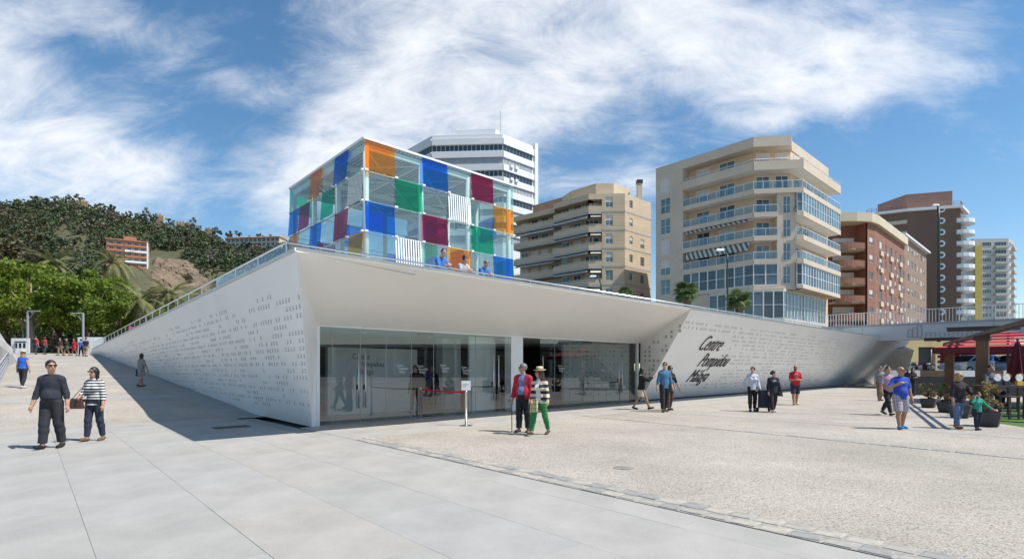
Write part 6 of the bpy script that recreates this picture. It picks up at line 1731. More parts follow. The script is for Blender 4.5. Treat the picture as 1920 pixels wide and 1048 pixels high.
def person(label, pos, heading, height=1.72, fem=False, skin='a', legs=((8, 5), (-8, 10)), arms=((5, 8, 12, 4), (-5, 8, 12, 4)), lean=0, belly=0.0, build=1.0,
           top=None, sleeve=1.0, hem=.90, jacket=None, jopen=.07, jhem=.86, bottom=None, bot='trousers', bhem=.06, shoes=(.03, .03, .03), hair='dark', hstyle='short',
           glasses=False, head_yaw=0, head_pitch=0, res=.015, extra=None, group='people on the plaza', seat=None, bare_feet=False, loose=0.0):
    """pos: point of the ground under the figure; heading in degrees, 0 = facing away from the camera, 180 = facing it;
    legs: (swing forward, knee bend) left, right; arms: (swing, outward, elbow, forearm outward) left, right"""
    sc = height / 1.75
    root = empty('person', pos, label, 'person', group, math.radians(heading))
    root.scale = (sc, sc, sc)
    R = math.radians
    facing = 90 < heading % 360 < 270                 # towards the camera: index 0 is still the arm on the picture's left
    sides = (1, -1) if facing else (-1, 1)
    if facing: head_yaw = -head_yaw
    J = {}
    ln = R(lean)
    pel = V3(0, 0, .93)
    def up_(x, y, z): return pel + rotx(V3(x, y, z) - pel, ln)
    J['waist'], J['chest'], J['neck'], J['neck1'] = up_(0, 0, 1.08), up_(0, .0, 1.29), up_(0, -.01, 1.43), up_(0, .015, 1.53)
    J['head'] = up_(0, .025, 1.64)
    shw = (.166 if not fem else .146) * (.6 + .4 * build)
    LEG = []
    for i, s_ in enumerate(sides):
        a, kb = R(legs[i][0]), R(legs[i][1]); ab = R(legs[i][2]) if len(legs[i]) > 2 else R(2.0)
        hp = V3(s_ * .088, 0, .91); kn = hp + .43 * V3(s_ * math.sin(ab), math.sin(a) * math.cos(ab), -math.cos(a) * math.cos(ab)); an = kn + .41 * V3(s_ * math.sin(ab) * .3, math.sin(a - kb), -math.cos(a - kb))
        fa = max(-.9, min(.35, (a - kb) * .75)); toe = an + .155 * V3(s_ * .12, math.cos(fa), math.sin(fa)) + V3(0, 0, -.035)
        LEG.append((hp, kn, an, toe))
    ARM = []
    for i, s_ in enumerate(sides):
        a, ab, eb, fo = [R(v) for v in arms[i][:4]]
        sh = up_(s_ * shw, 0, 1.372); d1 = V3(s_ * math.sin(ab), math.cos(ab) * math.sin(a + ln * .3), -math.cos(ab) * math.cos(a + ln * .3)); el = sh + .285 * d1
        d2 = V3(s_ * math.sin(fo), math.cos(fo) * math.sin(a + eb), -math.cos(fo) * math.cos(a + eb)); wr = el + .245 * d2; ARM.append((sh, el, wr, d2 / np.linalg.norm(d2), s_))
    zmin = min(min(l[2][2] - .075, l[3][2] - .03) for l in LEG) if seat is None else 0
    off = V3(0, 0, -zmin + .0)
    for k_ in J: J[k_] = J[k_] + off
    pel = pel + off
    LEG = [tuple(q + off for q in l) for l in LEG]; ARM = [(a[0] + off, a[1] + off, a[2] + off, a[3], a[4]) for a in ARM]
    allp = np.array([q for l in LEG for q in l] + [q for a in ARM for q in a[:3]] + [a[2] + a[3] * .2 for a in ARM] + [J['head']])
    lo, hi = allp.min(0) - .22, allp.max(0) + .22
    def vol(): return Vol(lo, hi, res)
    hip_r, wa_r, ch_r = (.142, .112, .128) if fem else (.135, .125, .150)
    def torso(v, inf, zc=None):
        b = build
        v.cone(pel + V3(0, -.01, -.01), J['waist'], hip_r * b + inf, wa_r * b + inf, .05, .74); v.cone(J['waist'], J['chest'], wa_r * b + inf, ch_r * b + inf, .05, .70)
        v.cone(J['chest'], J['neck'] + V3(0, 0, -.03), ch_r * b + inf, .085 + inf, .05, .68)
        v.cone(ARM[0][0] * .8 + J['neck'] * .2 + V3(0, 0, -.012), ARM[1][0] * .8 + J['neck'] * .2 + V3(0, 0, -.012), .052 * b + inf, .052 * b + inf, .07, .9)
        for i in (0, 1): v.cone(J['neck'] + V3(0, -.012, .03), ARM[i][0], .042 + inf * .6, .044 + inf * .8, .05)
        if belly: v.ell((J['waist'] + pel) * .5 + V3(0, .055, .02), (.13 * b + inf, .10 + belly + inf, .15 + inf), .06)
        if fem:
            for s_ in (-1, 1): v.ell(J['chest'] + rotx(V3(s_ * .065, .085, -.035), ln), (.06 + inf, .058 + inf, .06 + inf), .05)
        v.ell(pel + V3(0, -.05, -.06), (.13 * b + inf, .085 + inf, .10 + inf), .05)
    def leg(v, i, inf, f0=0.0, f1=1.0, flare=0.0, cutz=None):
        hp, kn, an, toe = LEG[i]; b = .5 + .5 * build
        def seg(p, q, ra, rb, t0, t1):
            if f1 <= t0: return
            e = min(1, (f1 - t0) / (t1 - t0)); qq = p + (q - p) * e; dn = (q - p) / np.linalg.norm(q - p)
            v.cone(p, qq + (dn * .03 if e < 1 else 0), ra + inf, ra + (rb - ra) * e + inf + flare * (t0 + e * (t1 - t0)), .03, 1.0, (qq, dn) if e < 1 or t1 >= 1 and f1 <= 1.0 and cutz is not None else None)
        seg(hp, kn, .086 * b, .058 * b, 0, .51)
        mid = kn + (an - kn) * .33
        seg(kn, mid + V3(0, -.012, 0), .056 * b, .055 * b, .51, .67); seg(mid + V3(0, -.012, 0), an, .055 * b, .038 * b, .67, 1.0)
    def arm(v, i, inf, f1=1.0):
        sh, el, wr, dd, s_ = ARM[i]; b = .6 + .4 * build
        e = min(1, f1 / .54); q = sh + (el - sh) * e; dn = (el - sh) / np.linalg.norm(el - sh)
        v.cone(sh, q + (dn * .03 if f1 < .54 else 0), .052 * b + inf, (.052 - .011 * e) * b + inf, .035, 1.0, (q, dn) if f1 < .54 else None)
        if f1 > .54:
            e = min(1, (f1 - .54) / .46); q = el + (wr - el) * e; v.cone(el, q + dd * .03, .041 * b + inf, (.041 - .013 * e) * b + inf * 1.1, .025, 1.0, (q, dd))
    # --- body: one continuous skin
    v = vol(); torso(v, 0)
    for i in (0, 1):
        leg(v, i, 0); hp, kn, an, toe = LEG[i]
        v.cone(an + V3(0, -.035, -.04), toe, .036, .03, .03)
        arm(v, i, 0)
        sh, el, wr, dd, s_ = ARM[i]
        v.cone(el, wr, .040, .027, .02)
        # hand: palm, four fingers of unequal length, thumb from the side of the palm
        sd = np.cross(dd, V3(1, 0, 0)); sd = sd / max(np.linalg.norm(sd), 1e-6)       # across the palm
        if abs(dd[1]) > .85: sd = V3(0, 0, 1) - dd * dd[2]; sd /= np.linalg.norm(sd)
        pn_ = np.cross(dd, sd)
        inw = -s_ * np.sign(pn_[0]) if abs(pn_[0]) > 1e-3 else 1.0
        pc = wr + dd * .05
        v.cone(wr + dd * .01, pc + dd * .03, .026, .034, .02); 
        for j, (o, L_) in enumerate(((-.027, .062), (-.009, .075), (.009, .070), (.027, .055))):
            k0 = pc + dd * .035 + sd * o; k1 = k0 + dd * L_ * .55 + pn_ * inw * .006; k2 = k1 + dd * L_ * .4 + pn_ * inw * .028
            v.cone(k0, k1, .0105, .0098, .006); v.cone(k1, k2, .0098, .0085, .004)
        t0 = wr + dd * .03 + sd * -.028; t1 = t0 + dd * .035 - sd * .026 + pn_ * inw * .012; v.cone(t0, t1, .013, .011, .01); v.cone(t1, t1 + dd * .03 + pn_ * inw * .01, .011, .009, .005)
    v.cone(J['neck'] + V3(0, 0, -.02), J['neck1'], .055 if not fem else .047, .05 if not fem else .044, .03)
    H = J['head']; hy, hp_ = R(head_yaw), R(head_pitch) + ln * .3
    RM = np.array(Matrix.Rotation(hy, 3, 'Z') @ Matrix.Rotation(-hp_, 3, 'X'), np.float32)
    hd = lambda x, y, z: H + RM @ V3(x, y, z)
    RL = [[float(RM[i][j]) for j in range(3)] for i in range(3)]
    v.ell(hd(0, -.008, .018), (.076, .096, .102), .03, RL); v.ell(hd(0, .026, -.055), (.056, .066, .066), .04, RL); v.cone(hd(0, .03, -.1), J['neck1'], .038, .045, .03)
    v.cone(hd(0, .088, .012), hd(0, .108, -.022), .010, .016, .012); v.ell(hd(0, .088, -.062), (.026, .014, .014), .012, RL)
    for s_ in (-1, 1): v.ell(hd(s_ * .077, -.012, -.005), (.012, .022, .032), .008, RL)
    tag(link('body', v.mesh('body', SKIN[skin]), root, True))
    # --- clothing
    def put(name, v_, m):
        me = v_.mesh(name, m)
        if me is not None: return link(name, me, root, True)
    if bottom is not None:
        v = vol(); inf = .016 + loose * .5
        hz = bhem
        if bot == 'skirt':
            v.cone(pel + V3(0, 0, .08), pel + V3(0, .0, hz - .93), .135 * build + .02, .165 * build + .02 + loose, .03, .82)
            v.ell(pel + V3(0, -.05, -.06), (.15 * build, .115, .12), .05)
            v.half((0, 0, hz + off[2]), (0, 0, -1))
        else:
            v.cone(pel + V3(0, -.01, -.01), J['waist'], hip_r * build + .014, wa_r * build + .014, .05, .74); v.ell(pel + V3(0, -.05, -.06), (.135 * build + .012, .095, .11), .05)
            if belly: v.ell((J['waist'] + pel) * .5 + V3(0, .055, .02), (.13 * build + .012, .11 + belly, .16), .06)
            f1 = {'trousers': .965, 'shorts': .50, 'capri': .82}[bot] if not isinstance(bhem, tuple) else bhem[0]
            for i in (0, 1): leg(v, i, inf, 0, f1, loose if bot != 'shorts' else loose * 1.5)
        v.half(J['waist'] + V3(0, 0, -.03), (0, 0, 1)); put('skirt' if bot == 'skirt' else 'shorts' if bot == 'shorts' else 'trousers', v, bottom)
    if top is not None:
        v = vol(); torso(v, .017)
        v.cone(pel + V3(0, 0, .1), V3(0, 0, hem + off[2] - .04) , wa_r * build + .03, hip_r * build + .03, .04, .76)
        for i in (0, 1):
            if sleeve > 0: arm(v, i, .014, sleeve)
        v.cone(J['neck'] + V3(0, 0, -.03), J['neck'] + V3(0, .004, .06), .064, .06, .02)
        v.half(J['neck'] + rotx(V3(0, 0, .045), ln), rotx(V3(0, -.35, 1), ln)); v.half((0, 0, hem + off[2]), (0, 0, -1)); put('shirt', v, top)
    if jacket is not None:
        v = vol(); torso(v, .034)
        v.cone(pel + V3(0, 0, .1), V3(0, 0, jhem + off[2] - .04), wa_r * build + .045, hip_r * build + .05, .04, .78)
        for i in (0, 1): arm(v, i, .024, .97)
        v.half(J['neck'] + rotx(V3(0, 0, .04), ln), rotx(V3(0, -.5, 1), ln)); v.half((0, 0, jhem + off[2]), (0, 0, -1))
        zc = float(J['chest'][2])
        v.carve(lambda x, y, z: np.minimum(jopen * (1 + .0 * z) + np.maximum(0, (zc - z)) * .05 - np.abs(x - .0), y - .0 + 0 * z)); put('jacket', v, jacket)
    if not bare_feet:
        for i in (0, 1):
            hp, kn, an, toe = LEG[i]; d = (toe - an); d[2] = 0; d /= max(np.linalg.norm(d), 1e-6); lo2 = np.minimum(an, toe) - .16; hi2 = np.maximum(an, toe) + .16
            v = Vol(lo2, hi2, min(res, .014)); v.cone(an + V3(0, -.03, -.035), toe + d * .01, .043, .036, .02); v.cone(an + V3(0, -.03, -.045), toe + d * .012 + V3(0, 0, -.004), .04, .036, .01); v.half(an + V3(0, 0, .012), (0, 0, 1))
            me = v.mesh('shoe', fab(*shoes))
            if me: link('shoe', me, root, True)
    # --- head details
    if hstyle != 'bald':
        v = Vol(H - .3, H + .24, min(res, .013))
        v.ell(hd(0, -.014, .026), (.087, .105, .108), .02, RL)
        fr_ = RM @ V3(0, 1, 0)
        if hstyle == 'short': nrm_ = RM @ V3(0, .80, -.60); c0 = hd(0, .045, .035)
        else: nrm_ = RM @ V3(0, .93, -.37); c0 = hd(0, .058, .03)
        v.half(c0, nrm_)
        if hstyle == 'short': v.half(hd(0, 0, -.055), RM @ V3(0, .3, -1))
        if hstyle in ('long', 'mid'):
            L_ = .22 if hstyle == 'long' else .12
            v.cone(hd(0, -.045, -.02), hd(0, -.06, -.05 - L_), .085, .07 if hstyle == 'long' else .078, .04, .75)
            for s_ in (-1, 1): v.cone(hd(s_ * .072, -.005, .02), hd(s_ * .078, -.015, -.04 - L_ * .8), .028, .024, .03)
        if hstyle == 'bun': v.ell(hd(0, -.11, .0), (.04, .04, .05), .02); v.half(hd(0, 0, -.06), RM @ V3(0, .3, -1))
        me = v.mesh('hair', HAIR[hair])
        if me: link('hair', me, root, True)
    mb = MB()
    def hbox(m_, x0, x1, y0, y1, z0, z1): m_.hexa([hd(x, y, z) for z in (z0, z1) for (x, y) in ((x0, y0), (x1, y0), (x1, y1), (x0, y1))])
    if glasses:
        hbox(mb, -.066, -.008, .078, .1, .0, .032); hbox(mb, .008, .066, .078, .1, .0, .032); hbox(mb, -.008, .008, .09, .1, .018, .028)
        for s_ in (-1, 1): hbox(mb, s_ * .07 - .004, s_ * .07 + .004, -.02, .088, .016, .026)
        mb.build('sunglasses', M_SHADES, root, local=True)
    else:
        for s_ in (-1, 1):
            m2 = MB(); hbox(m2, s_ * .031 - .011, s_ * .031 + .011, .078, .0895, .008, .018); m2.build('eye', M_EYE, root, local=True)
    m2 = MB(); hbox(m2, -.02, .02, .09, .1005, -.064, -.056); m2.build('mouth', M_LIP, root, local=True)
    if extra: extra(root, J, ARM, LEG, hd, pel)
    return root
def bag_at(p, w, h, d, m, name='handbag', strap_to=None):
    def f(root, J, ARM, LEG, hd, pel):
        q = V3(*p(J, ARM, pel)); mb = MB()
        mb.hexa([(q[0] - w * .9, q[1] - d, q[2] - h), (q[0] + w * .9, q[1] - d, q[2] - h), (q[0] + w * .9, q[1] + d, q[2] - h), (q[0] - w * .9, q[1] + d, q[2] - h), (q[0] - w * .7, q[1] - d * .5, q[2]), (q[0] + w * .7, q[1] - d * .5, q[2]), (q[0] + w * .7, q[1] + d * .5, q[2]), (q[0] - w * .7, q[1] + d * .5, q[2])])
        b = mb.build(name, m, root, local=True)
        if strap_to is not None:
            e = V3(*strap_to(J, ARM, pel)); MB().tube([tuple(q + V3(-w * .6, 0, 0)), tuple(e + V3(-.0, 0, .0)), tuple(q + V3(w * .6, 0, 0))], .009, 5).build('strap', m, b, local=True)
    return f
def many(*fs):
    def f(*a):
        for g in fs: g(*a)
    return f
def chest_print(w, h, z, m):
    def f(root, J, ARM, LEG, hd, pel):
        q = J['chest']; mb = MB()
        mb.lathe([(.001, -.002), (w, -.002), (w, .002), (.001, .002)], (0, 0, 0), 12)
        o = mb.build('shirt_print', m, root, local=True); o.matrix_basis = Matrix.Translation((float(q[0]), float(q[1]) + .128, float(q[2]) + z)) @ Matrix.Rotation(math.pi / 2 + .12, 4, 'X') @ Matrix.Diagonal((1, h / w, 1, 1))
    return f
def straw_hat(m, band):
    def f(root, J, ARM, LEG, hd, pel):
        mb = MB(); mb.lathe([(.165, .0), (.17, .006), (.098, .012), (.092, .06), (.082, .095), (.03, .1)], (0, 0, 0), 20); o = mb.build('hat', m, root, smooth=True, local=True)
        c = hd(0, -.01, .075); o.matrix_basis = Matrix.Translation([float(q) for q in c]) @ Matrix.Rotation(-.08, 4, 'X')
        mb = MB(); mb.lathe([(.1, .013), (.1, .036), (.097, .036)], (0, 0, 0), 20); b = mb.build('hat_band', band, root, local=True); b.matrix_basis = o.matrix_basis
    return f
W_ = fab(.72, .71, .69); BK = fab(.014, .014, .016); NV = fab(.018, .022, .045); JEAN = fab(.028, .045, .10); KH = fab(.26, .20, .13)
def at_ramp(px_, t_): pass
PPL = 'walkers on the plaza'
# couple walking out of the picture on the left
person('man in dark shirt, trousers and sunglasses walking beside the woman in stripes', gnd(97, 840), 192, 1.78, skin='c', legs=((9, 2, 1), (-6, 8, 1)), arms=((6, 14, 14, 8), (-4, 15, 14, 10)), belly=.03, build=1.06,
       top=fab(.02, .024, .036), hem=.985, bottom=fab(.022, .024, .03), shoes=(.012, .012, .013), hair='dark', glasses=True, head_yaw=-48, res=.012, group=PPL, loose=.012,
       extra=lambda root, J, ARM, LEG, hd, pel: MB().box(-.03, .03, .118, .135, float(pel[2]) + .07, float(pel[2]) + .11).build('belt_buckle', M_STEEL, root, local=True))
person('woman in black and white striped top with brown handbag and dark jeans', gnd(177, 826), 184, 1.64, fem=True, skin='c', legs=((8, 3), (-4, 10)), arms=((14, 14, 62, -18), (0, 12, 14, 6)),
       top=stripes('striped_knit', (.72, .71, .69), (.016, .016, .02), 15, 2), hem=.84, sleeve=.8, bottom=fab(.02, .028, .06), shoes=(.16, .09, .05), hair='black', hstyle='long', glasses=True, head_yaw=10, res=.012, group=PPL, build=1.06,
       extra=many(bag_at(lambda J, A, p: A[0][2] + V3(.03 * A[0][4], .03, -.02), .16, .24, .06, pm('brown_leather', (.07, .035, .022), .45), 'handbag', lambda J, A, p: A[0][0] + V3(-.03 * A[0][4], .02, .06)),
                  lambda root, J, ARM, LEG, hd, pel: MB().hexa([(x, y, float(pel[2]) + z) for z in (.0, .07) for (x, y) in ((-.165, .07), (.165, .07), (.17, .135), (-.17, .135))]).build('tied_sweater', NV, root, local=True)))
rp = lambda px_, Y: Vector(((px_ - CX) / F * Y, Y, ramp_h((((px_ - CX) / F * Y) - A.x) * V.x + (Y - A.y) * V.y)))
person('woman in blue sleeveless top and straw hat walking up along the railing', rp(43, 23.1), 8, 1.62, fem=True, skin='c', legs=((10, 2), (-8, 12)), arms=((0, 16, 8, 8), (-4, 16, 8, 10)), build=1.2, top=fab(.02, .12, .55), sleeve=0, hem=.92, bottom=fab(.02, .022, .032), shoes=(.6, .6, .6), hair='blond', hstyle='mid', res=.016, group='people on the promenade', extra=straw_hat(pm('pale_straw', (.6, .5, .33), .8), W_))
person('woman in checked dress with long black hair walking along the shaded white wall', rp(265, 25.6), -14, 1.62, fem=True, skin='b', legs=((12, 2), (-10, 22)), arms=((4, 12, 14, 6), (-10, 34, 12, 30)), top=plaid('checked_cotton', (.45, .45, .44), (.02, .02, .025), (.03, .03, .035), 14), sleeve=.7, hem=.88, bottom=plaid('checked_skirt', (.45, .45, .44), (.02, .02, .025), (.03, .03, .035), 14), bot='skirt', bhem=.60, shoes=(.02, .02, .02), hair='black', hstyle='long', res=.016, group='people on the promenade',
       extra=many(bag_at(lambda J, A, p: A[0][2] + V3(-.06, .0, .06), .03, .36, .17, pm('blue_bag', (.02, .03, .22), .5), 'shopping_bag'), bag_at(lambda J, A, p: p + V3(-.12, -.1, .02), .1, .18, .05, BK, 'handbag')))
far = [(67, 50, 5, False, fab(.5, .05, .05), JEAN, 'short', 'man in red T-shirt with dark backpack at the top of the promenade', True, 1.75), (84, 50.5, -4, True, fab(.45, .05, .06), JEAN, 'long', 'woman in red top and jeans walking beside the man with the backpack', False, 1.68),
       (113, 49.5, 176, True, fab(.05, .035, .025), KH, 'short', 'person in dark brown jacket and beige trousers coming down the promenade', False, 1.66), (125, 49.8, 182, True, fab(.03, .032, .03), fab(.05, .055, .05), 'mid', 'person in dark coat and skirt coming down the promenade', False, 1.62),
       (139, 50.5, 170, True, fab(.5, .02, .03), fab(.4, .02, .03), 'mid', 'woman dressed all in red near the lamp post', False, 1.66), (152, 50.2, 60, False, fab(.02, .11, .5), NV, 'short', 'person in bright blue top beside the woman in red', False, 1.62), (161, 50, 20, False, fab(.016, .016, .02), KH, 'short', 'man in black T-shirt and khaki shorts beside the lamp post', False, 1.78)]
for i, (px_, Y, hd_, fe, tp, bt, hs, lab, pack, h_) in enumerate(far):
    person(lab, rp(px_, Y), hd_, h_, fem=fe, skin='c', legs=((10, 3), (-8, 10)), arms=((6, 10, 14, 6), (-6, 10, 14, 6)), top=tp, sleeve=.45 if i in (0, 5, 6) else .95, bottom=bt, bot='shorts' if i == 6 else ('skirt' if i in (3, 4) else 'trousers'), bhem=.5, hair=('dark', 'brown', 'brown', 'grey', 'dark', 'dark', 'black')[i], hstyle=hs, res=.026, group='walkers at the top of the promenade',
           extra=(lambda root, J, ARM, LEG, hd, pel: MB().hexa([(x, y, z) for z in (1.05, 1.42) for (x, y) in ((-.14, -.27), (.14, -.27), (.14, -.12), (-.14, -.12))]).build('backpack', NV, root, local=True)) if pack else None)
q = at(245, 606, 40.0); person('person in bright pink top behind the sloping side balustrade', Vector((q.x, q.y, 3.35)), 20, 1.68, fem=True, skin='c', top=fab(.75, .03, .28), bottom=fab(.5, .05, .2), hair='brown', hstyle='mid', res=.026, lean=15, group='people on the roof terrace')
# three men leaning on the terrace rail
for i, (px_, tp, lab, hr_, gl, yaw, hgt) in enumerate(((823, fab(.05, .17, .48), 'man in blue shirt leaning with folded arms on the terrace rail', 'dark', False, 10, 1.74), (864, fab(.45, .43, .44), 'man in pale grey T-shirt with sunglasses leaning on the terrace rail', 'dark', True, -60, 1.66), (903, fab(.04, .15, .45), 'grey-haired man in blue shirt leaning on the terrace rail', 'grey', True, 5, 1.62))):
    k = (px_ - CX) / F; pp = .62; Y = (14.8 * .735 * 1 + 5.5 * .678 - pp) / (.735 - .678 * k) if False else None
    # meet the line p = 0.62 behind the rail
    Y = ((O.x * N.x + O.y * N.y) + pp) / (k * N.x + N.y); x = k * Y
    person(lab, Vector((x, Y, FL)), math.degrees(math.atan2(-N.x, N.y)) + 0, hgt, skin='c', legs=((-6, 2), (-2, 4)), lean=20, arms=((28, 6, 72, -38), (28, 6, 72, -38)), belly=.02, build=1.08, top=tp, sleeve=.5 if i == 1 else .9, bottom=JEAN, hair=hr_, glasses=gl, head_yaw=yaw, head_pitch=-8, res=.014, group='men leaning on the terrace rail')
# couple passing the entrance
def cane(root, J, ARM, LEG, hd, pel):
    w = ARM[0][2] + ARM[0][3] * .08; MB().tube([tuple(w + V3(.0, .05, .01)), tuple(w + V3(0, -.01, .02)), tuple(w + V3(.02, -.02, -.02)), (float(w[0]) - .05 * ARM[0][4], float(w[1]) + .14, .01)], .011, 6).build('walking_cane', M_DARK, root, local=True)
person('man in red jacket, blue shirt and sunglasses walking with a black cane', gnd(981, 810), 158, 1.74, skin='c', legs=((3, 2), (-3, 4)), arms=((-2, 14, 14, 8), (4, 10, 16, 2)), belly=.02, build=1.06, top=fab(.14, .2, .42), hem=.96, jacket=fab(.40, .015, .035), jhem=.85, jopen=.075, bottom=fab(.012, .013, .018), shoes=(.045, .02, .014), hair='grey', glasses=True, head_yaw=52, res=.012, group=PPL, extra=cane, loose=.012)
person('woman in straw hat, striped cardigan and green trousers beside the man with the cane', gnd(1012, 815), 150, 1.63, fem=True, skin='c', legs=((20, 4), (-14, 12)), arms=((4, 8, 40, -12), (0, 14, 40, 22)), top=W_, hem=.86, jacket=stripes('striped_cardigan', (.62, .53, .40), (.014, .014, .022), 6.0, 2), jhem=.84, jopen=.06, bottom=fab(.03, .22, .07), shoes=(.07, .05, .035), hair='brown', hstyle='mid', glasses=True, head_yaw=58, res=.012, group=PPL,
       extra=many(straw_hat(pm('straw', (.62, .48, .28), .8), BK), bag_at(lambda J, A, p: p + V3(.08 * A[0][4], .17, .04), .12, .36, .05, plaid('leaf_print', (.55, .52, .38), (.12, .22, .03), (.5, .42, .06), 9), 'printed_scarf')))
# three by the lettered wall
person('woman in black cardigan and pale shorts holding up a phone to take a photograph', gnd(1203, 768), -95, 1.66, fem=True, skin='b', legs=((22, 4), (-14, 16)), arms=((62, 8, 62, -14), (62, 8, 66, -16)), top=W_, hem=.9, jacket=BK, jhem=.84, jopen=.05, bottom=fab(.62, .56, .45), bot='skirt', bhem=.56, shoes=(.02, .02, .02), hair='black', hstyle='mid', glasses=True, head_yaw=0, res=.014, group=PPL,
       extra=lambda root, J, ARM, LEG, hd, pel: MB().box(-.04, .04, .42, .432, float(J['head'][2]) - .06, float(J['head'][2]) + .07).build('phone', BK, root, local=True))
person('man in denim shirt and dark trousers walking with sunglasses', gnd(1246, 772), 190, 1.84, skin='a', legs=((8, 3), (-8, 10)), arms=((-4, 14, 14, 12), (6, 12, 14, 4)), top=fab(.05, .16, .28), sleeve=.8, hem=.82, bottom=fab(.016, .017, .02), shoes=(.12, .10, .06), hair='brown', glasses=True, head_yaw=42, res=.014, group=PPL, loose=.01)
person('woman with long fair-brown hair half hidden behind the man in denim', gnd(1256, 769), 192, 1.72, fem=True, skin='c', legs=((8, 3), (-8, 10)), arms=((0, 10, 12, 4), (0, 24, 16, 22)), top=BK, sleeve=.6, hem=.7, bottom=fab(.10, .055, .04), shoes=(.03, .03, .03), hair='brown', hstyle='long', glasses=True, res=.014, group=PPL)
# two women with the trolley, man in red
person('woman in pale grey hoodie and black leggings pulling the trolley bag', gnd(1411, 771), 172, 1.67, fem=True, skin='a', legs=((6, 2), (-4, 6)), arms=((-8, 30, 14, 26), (2, 12, 22, 10)), build=1.06, top=fab(.55, .58, .66), hem=.84, bottom=BK, shoes=(.07, .075, .08), hair='dark', hstyle='bun', head_yaw=35, res=.014, group=PPL, extra=many(bag_at(lambda J, A, p: p + V3(-.15 * A[0][4], .1, -.02), .09, .12, .04, fab(.2, .2, .17), 'shoulder_bag', lambda J, A, p: J['neck'] + V3(.09 * A[0][4], .1, .0)), chest_print(.07, .05, .02, fab(.2, .2, .23))))
person('woman in black cardigan and dark top looking aside, walking by the trolley', gnd(1450, 773), 178, 1.53, fem=True, skin='a', legs=((12, 3), (-8, 14)), arms=((2, 12, 12, 4), (2, 16, 12, 10)), build=1.16, top=fab(.012, .022, .03), hem=.8, jacket=BK, jhem=.72, jopen=.10, bottom=fab(.03, .02, .018), shoes=(.55, .5, .5), hair='dark', hstyle='bun', head_yaw=-70, res=.014, group=PPL, extra=many(bag_at(lambda J, A, p: A[1][2] + V3(.04 * A[0][4], .06, .02), .09, .2, .05, fab(.03, .02, .02), 'handbag'), chest_print(.085, .03, .03, W_)))
person('bald bearded man in red T-shirt and navy shorts', gnd(1491, 759), 170, 1.74, skin='b', legs=((12, 3), (-8, 10)), arms=((10, 12, 84, -34), (10, 12, 84, -34)), build=1.14, belly=.04, top=fab(.56, .015, .03), sleeve=.42, hem=.86, bottom=fab(.02, .03, .055), bot='shorts', shoes=(.5, .48, .12), hstyle='bald', glasses=True, head_yaw=20, res=.015, group=PPL, loose=.02,
       extra=many(chest_print(.07, .07, .02, W_), lambda root, J, ARM, LEG, hd, pel: MB().hexa([hd(x, y, z) for z in (-.118, -.045) for (x, y) in ((-.05, .02), (.05, .02), (.035, .1), (-.035, .1))]).build('beard', HAIR['black'], root, local=True)))
# right-hand group
person('man in green checked shirt and khaki trousers holding a phone to his ear', gnd(1650, 751), 176, 1.70, skin='a', legs=((8, 3), (-6, 10)), arms=((0, 14, 10, 8), (40, 40, 125, -10)), belly=.02, build=1.08, top=plaid('green_check', (.42, .44, .40), (.05, .12, .09), (.08, .10, .10), 11), sleeve=.45, hem=.86, bottom=fab(.16, .125, .085), shoes=(.04, .03, .03), hair='grey', glasses=True, res=.016, group=PPL)
person('man in mauve shirt and black trousers mostly hidden behind the man in blue', gnd(1664, 778), 182, 1.72, skin='c', legs=((24, 6), (-18, 20)), arms=((4, 14, 12, 6), (4, 12, 12, 6)), belly=.04, build=1.08, top=fab(.40, .25, .34), sleeve=.5, hem=.86, bottom=BK, shoes=(.02, .02, .02), hair='dark', head_yaw=10, res=.015, group=PPL)
def inside_print(root, J, ARM, LEG, hd, pel):
    me = text_mesh('INSIDE', .085, .001, 1.0, align='CENTER'); me.materials.clear(); me.materials.append(pm('print_cyan', (.15, .55, .65), .6)); q = J['chest']
    o = link('shirt_print', me, root, True); o.matrix_basis = Matrix.Translation((0, float(q[1]) + .142, float(q[2]) + .01)) @ Matrix.Rotation(math.pi, 4, 'Z') @ Matrix.Rotation(math.pi / 2 - .1, 4, 'X')
person('man in blue T-shirt with lettering, checked shorts and bright blue trainers', gnd(1688, 804), 176, 1.66, skin='b', legs=((10, 2), (-6, 12, 8)), arms=((16, 40, 108, -40), (0, 14, 12, 8)), build=1.12, belly=.01, top=fab(.02, .075, .42), sleeve=.42, hem=.84, bottom=plaid('shorts_check', (.55, .56, .60), (.10, .12, .22), (.32, .18, .20), 13), bot='shorts', shoes=(.02, .28, .62), hstyle='bald', glasses=True, head_yaw=-38, res=.012, group=PPL, loose=.03, extra=inside_print)
person('woman with curly fair hair in dark top and jeans holding the child by the shoulder', gnd(1797, 803), 186, 1.50, fem=True, skin='c', legs=((6, 3), (-8, 12)), arms=((2, 14, 12, 6), (26, 26, 18, 20)), build=1.28, top=fab(.026, .020, .028), sleeve=.75, hem=.82, bottom=fab(.10, .17, .30), shoes=(.30, .12, .06), hair='blond', hstyle='mid', glasses=True, head_yaw=-35, res=.013, group=PPL)
person('small child in green jumper and navy trousers with one hand raised to the head', gnd(1833, 806), 176, 1.0, fem=True, skin='a', legs=((6, 3), (-6, 8)), arms=((66, 46, 120, -30), (24, 30, 24, 26)), build=1.12, top=fab(.02, .30, .22), hem=.84, bottom=NV, shoes=(.03, .04, .09), hair='brown', hstyle='mid', head_yaw=-25, res=.013, group=PPL,
       extra=lambda root, J, ARM, LEG, hd, pel: MB().lathe([(.01, -.04), (.06, -.03), (.07, 0), (.06, .03), (.01, .04)], tuple(float(q) for q in ARM[1][2] + ARM[1][3] * .13), 10).build('red_toy', fab(.5, .02, .06), root, local=True))
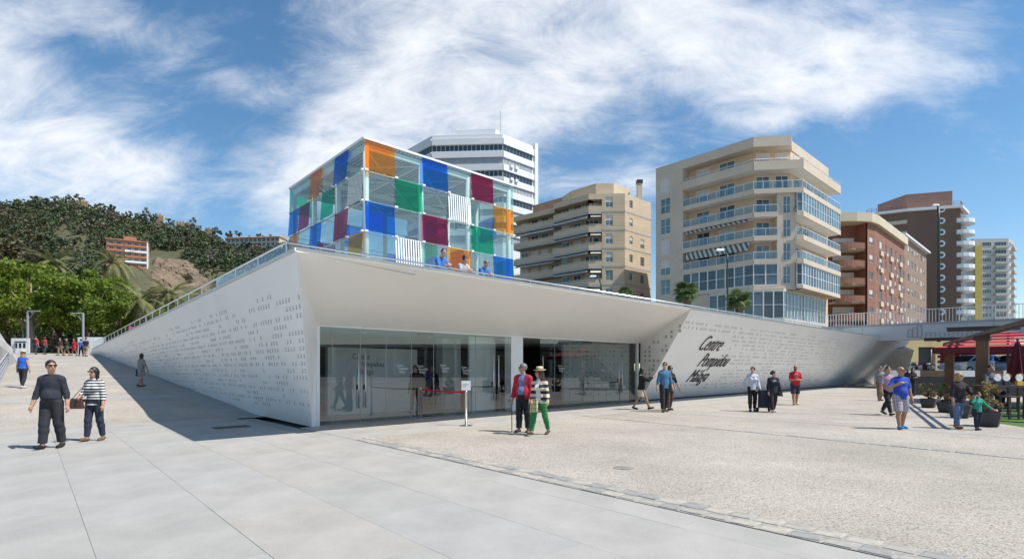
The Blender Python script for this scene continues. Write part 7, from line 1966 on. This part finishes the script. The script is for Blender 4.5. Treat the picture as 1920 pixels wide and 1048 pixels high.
for i, (px_, pyb, lab, hd_) in enumerate(((1711, 727, 'woman in long black clothes standing in the shade under the footbridge', 170), (1700, 721, 'person in dark jacket bending behind the woman in black under the footbridge', 120))):
    p = at(px_, pyb, 30.5); person(lab, Vector((p.x, p.y, 0)), hd_, 1.62, fem=True, skin='c', arms=((20, 14, 80, -30), (20, 14, 80, -30)), top=BK, hem=.7, bottom=BK, bot='skirt', bhem=.12, hair='black', hstyle='long', res=.02, group='people under the footbridge')
p = at(1859, 702, 37.0); person('man in blue shirt and pale jeans standing in the road beside the silver car', Vector((p.x, p.y, RZ)), 20, 1.74, skin='c', legs=((4, 2), (-4, 6)), arms=((10, 20, 60, -20), (10, 20, 60, -20)), top=fab(.03, .13, .36), sleeve=.5, bottom=fab(.45, .46, .48), hair='dark', res=.022, group='people by the road')
# at the cafe tables
for i, (x, y, hd_, tp, lab) in enumerate(((18.3, 18.55, 190, BK, 'dark-haired man in black seated behind the menu discs'), (16.9, 18.55, 180, fab(.10, .11, .15), 'person in grey-blue shirt seated at the table near the planter'), (19.3, 17.9, 160, fab(.06, .18, .5), 'person in light blue shirt seated at the table by the closed parasol'))):
    person(lab, Vector((x, y, .0)), hd_, 1.74, skin='b', legs=((78, 82), (78, 82)), arms=((30, 10, 60, -15), (30, 10, 60, -15)), top=tp, bottom=NV, hair='black', res=.02, group='people seated at the cafe tables', seat=True)
# visitors seen inside the lobby
for (u_, p_, hd_, tp, lab, fe) in ((4.3, -1.7, 150, BK, 'person in dark clothes standing inside behind the glass near the red belt', False), (5.9, -3.0, 190, BK, 'person in black deeper inside the lobby beside the white column', False), (10.2, -2.6, 200, fab(.4, .03, .05), 'woman in red top inside the lobby behind the open door', True)):
    person(lab, upz(u_, p_, .005), hd_, 1.72, fem=fe, skin='c', top=tp, bottom=NV if fe else BK, hair='dark', hstyle='mid' if fe else 'short', res=.02, group='visitors in the lobby')
# ---------------------------------------------------------------- unseen shop arcade, added to block the bright horizon mirrored in the glass
sa = empty('reflection_blocker', (82, -10, 0), 'long low white shop arcade with dark windows across the quay', 'building')
MB().box(84, 92, -90, 34, 0, 5.6).build('block', M_CONC, sa)
MB().box(80, 92, -91, 35, 5.6, 6.2).build('roof', M_PAINT, sa)
for i in range(20):
    MB().box(83.9, 83.99, -88 + i * 6.1, -83.6 + i * 6.1, .3, 3.8).build('shop_window', M_PANE[1], sa)
    MB().box(80.6, 81.1, -89.2 + i * 6.1, -88.7 + i * 6.1, 0, 5.599).build('column', M_PAINT, sa)
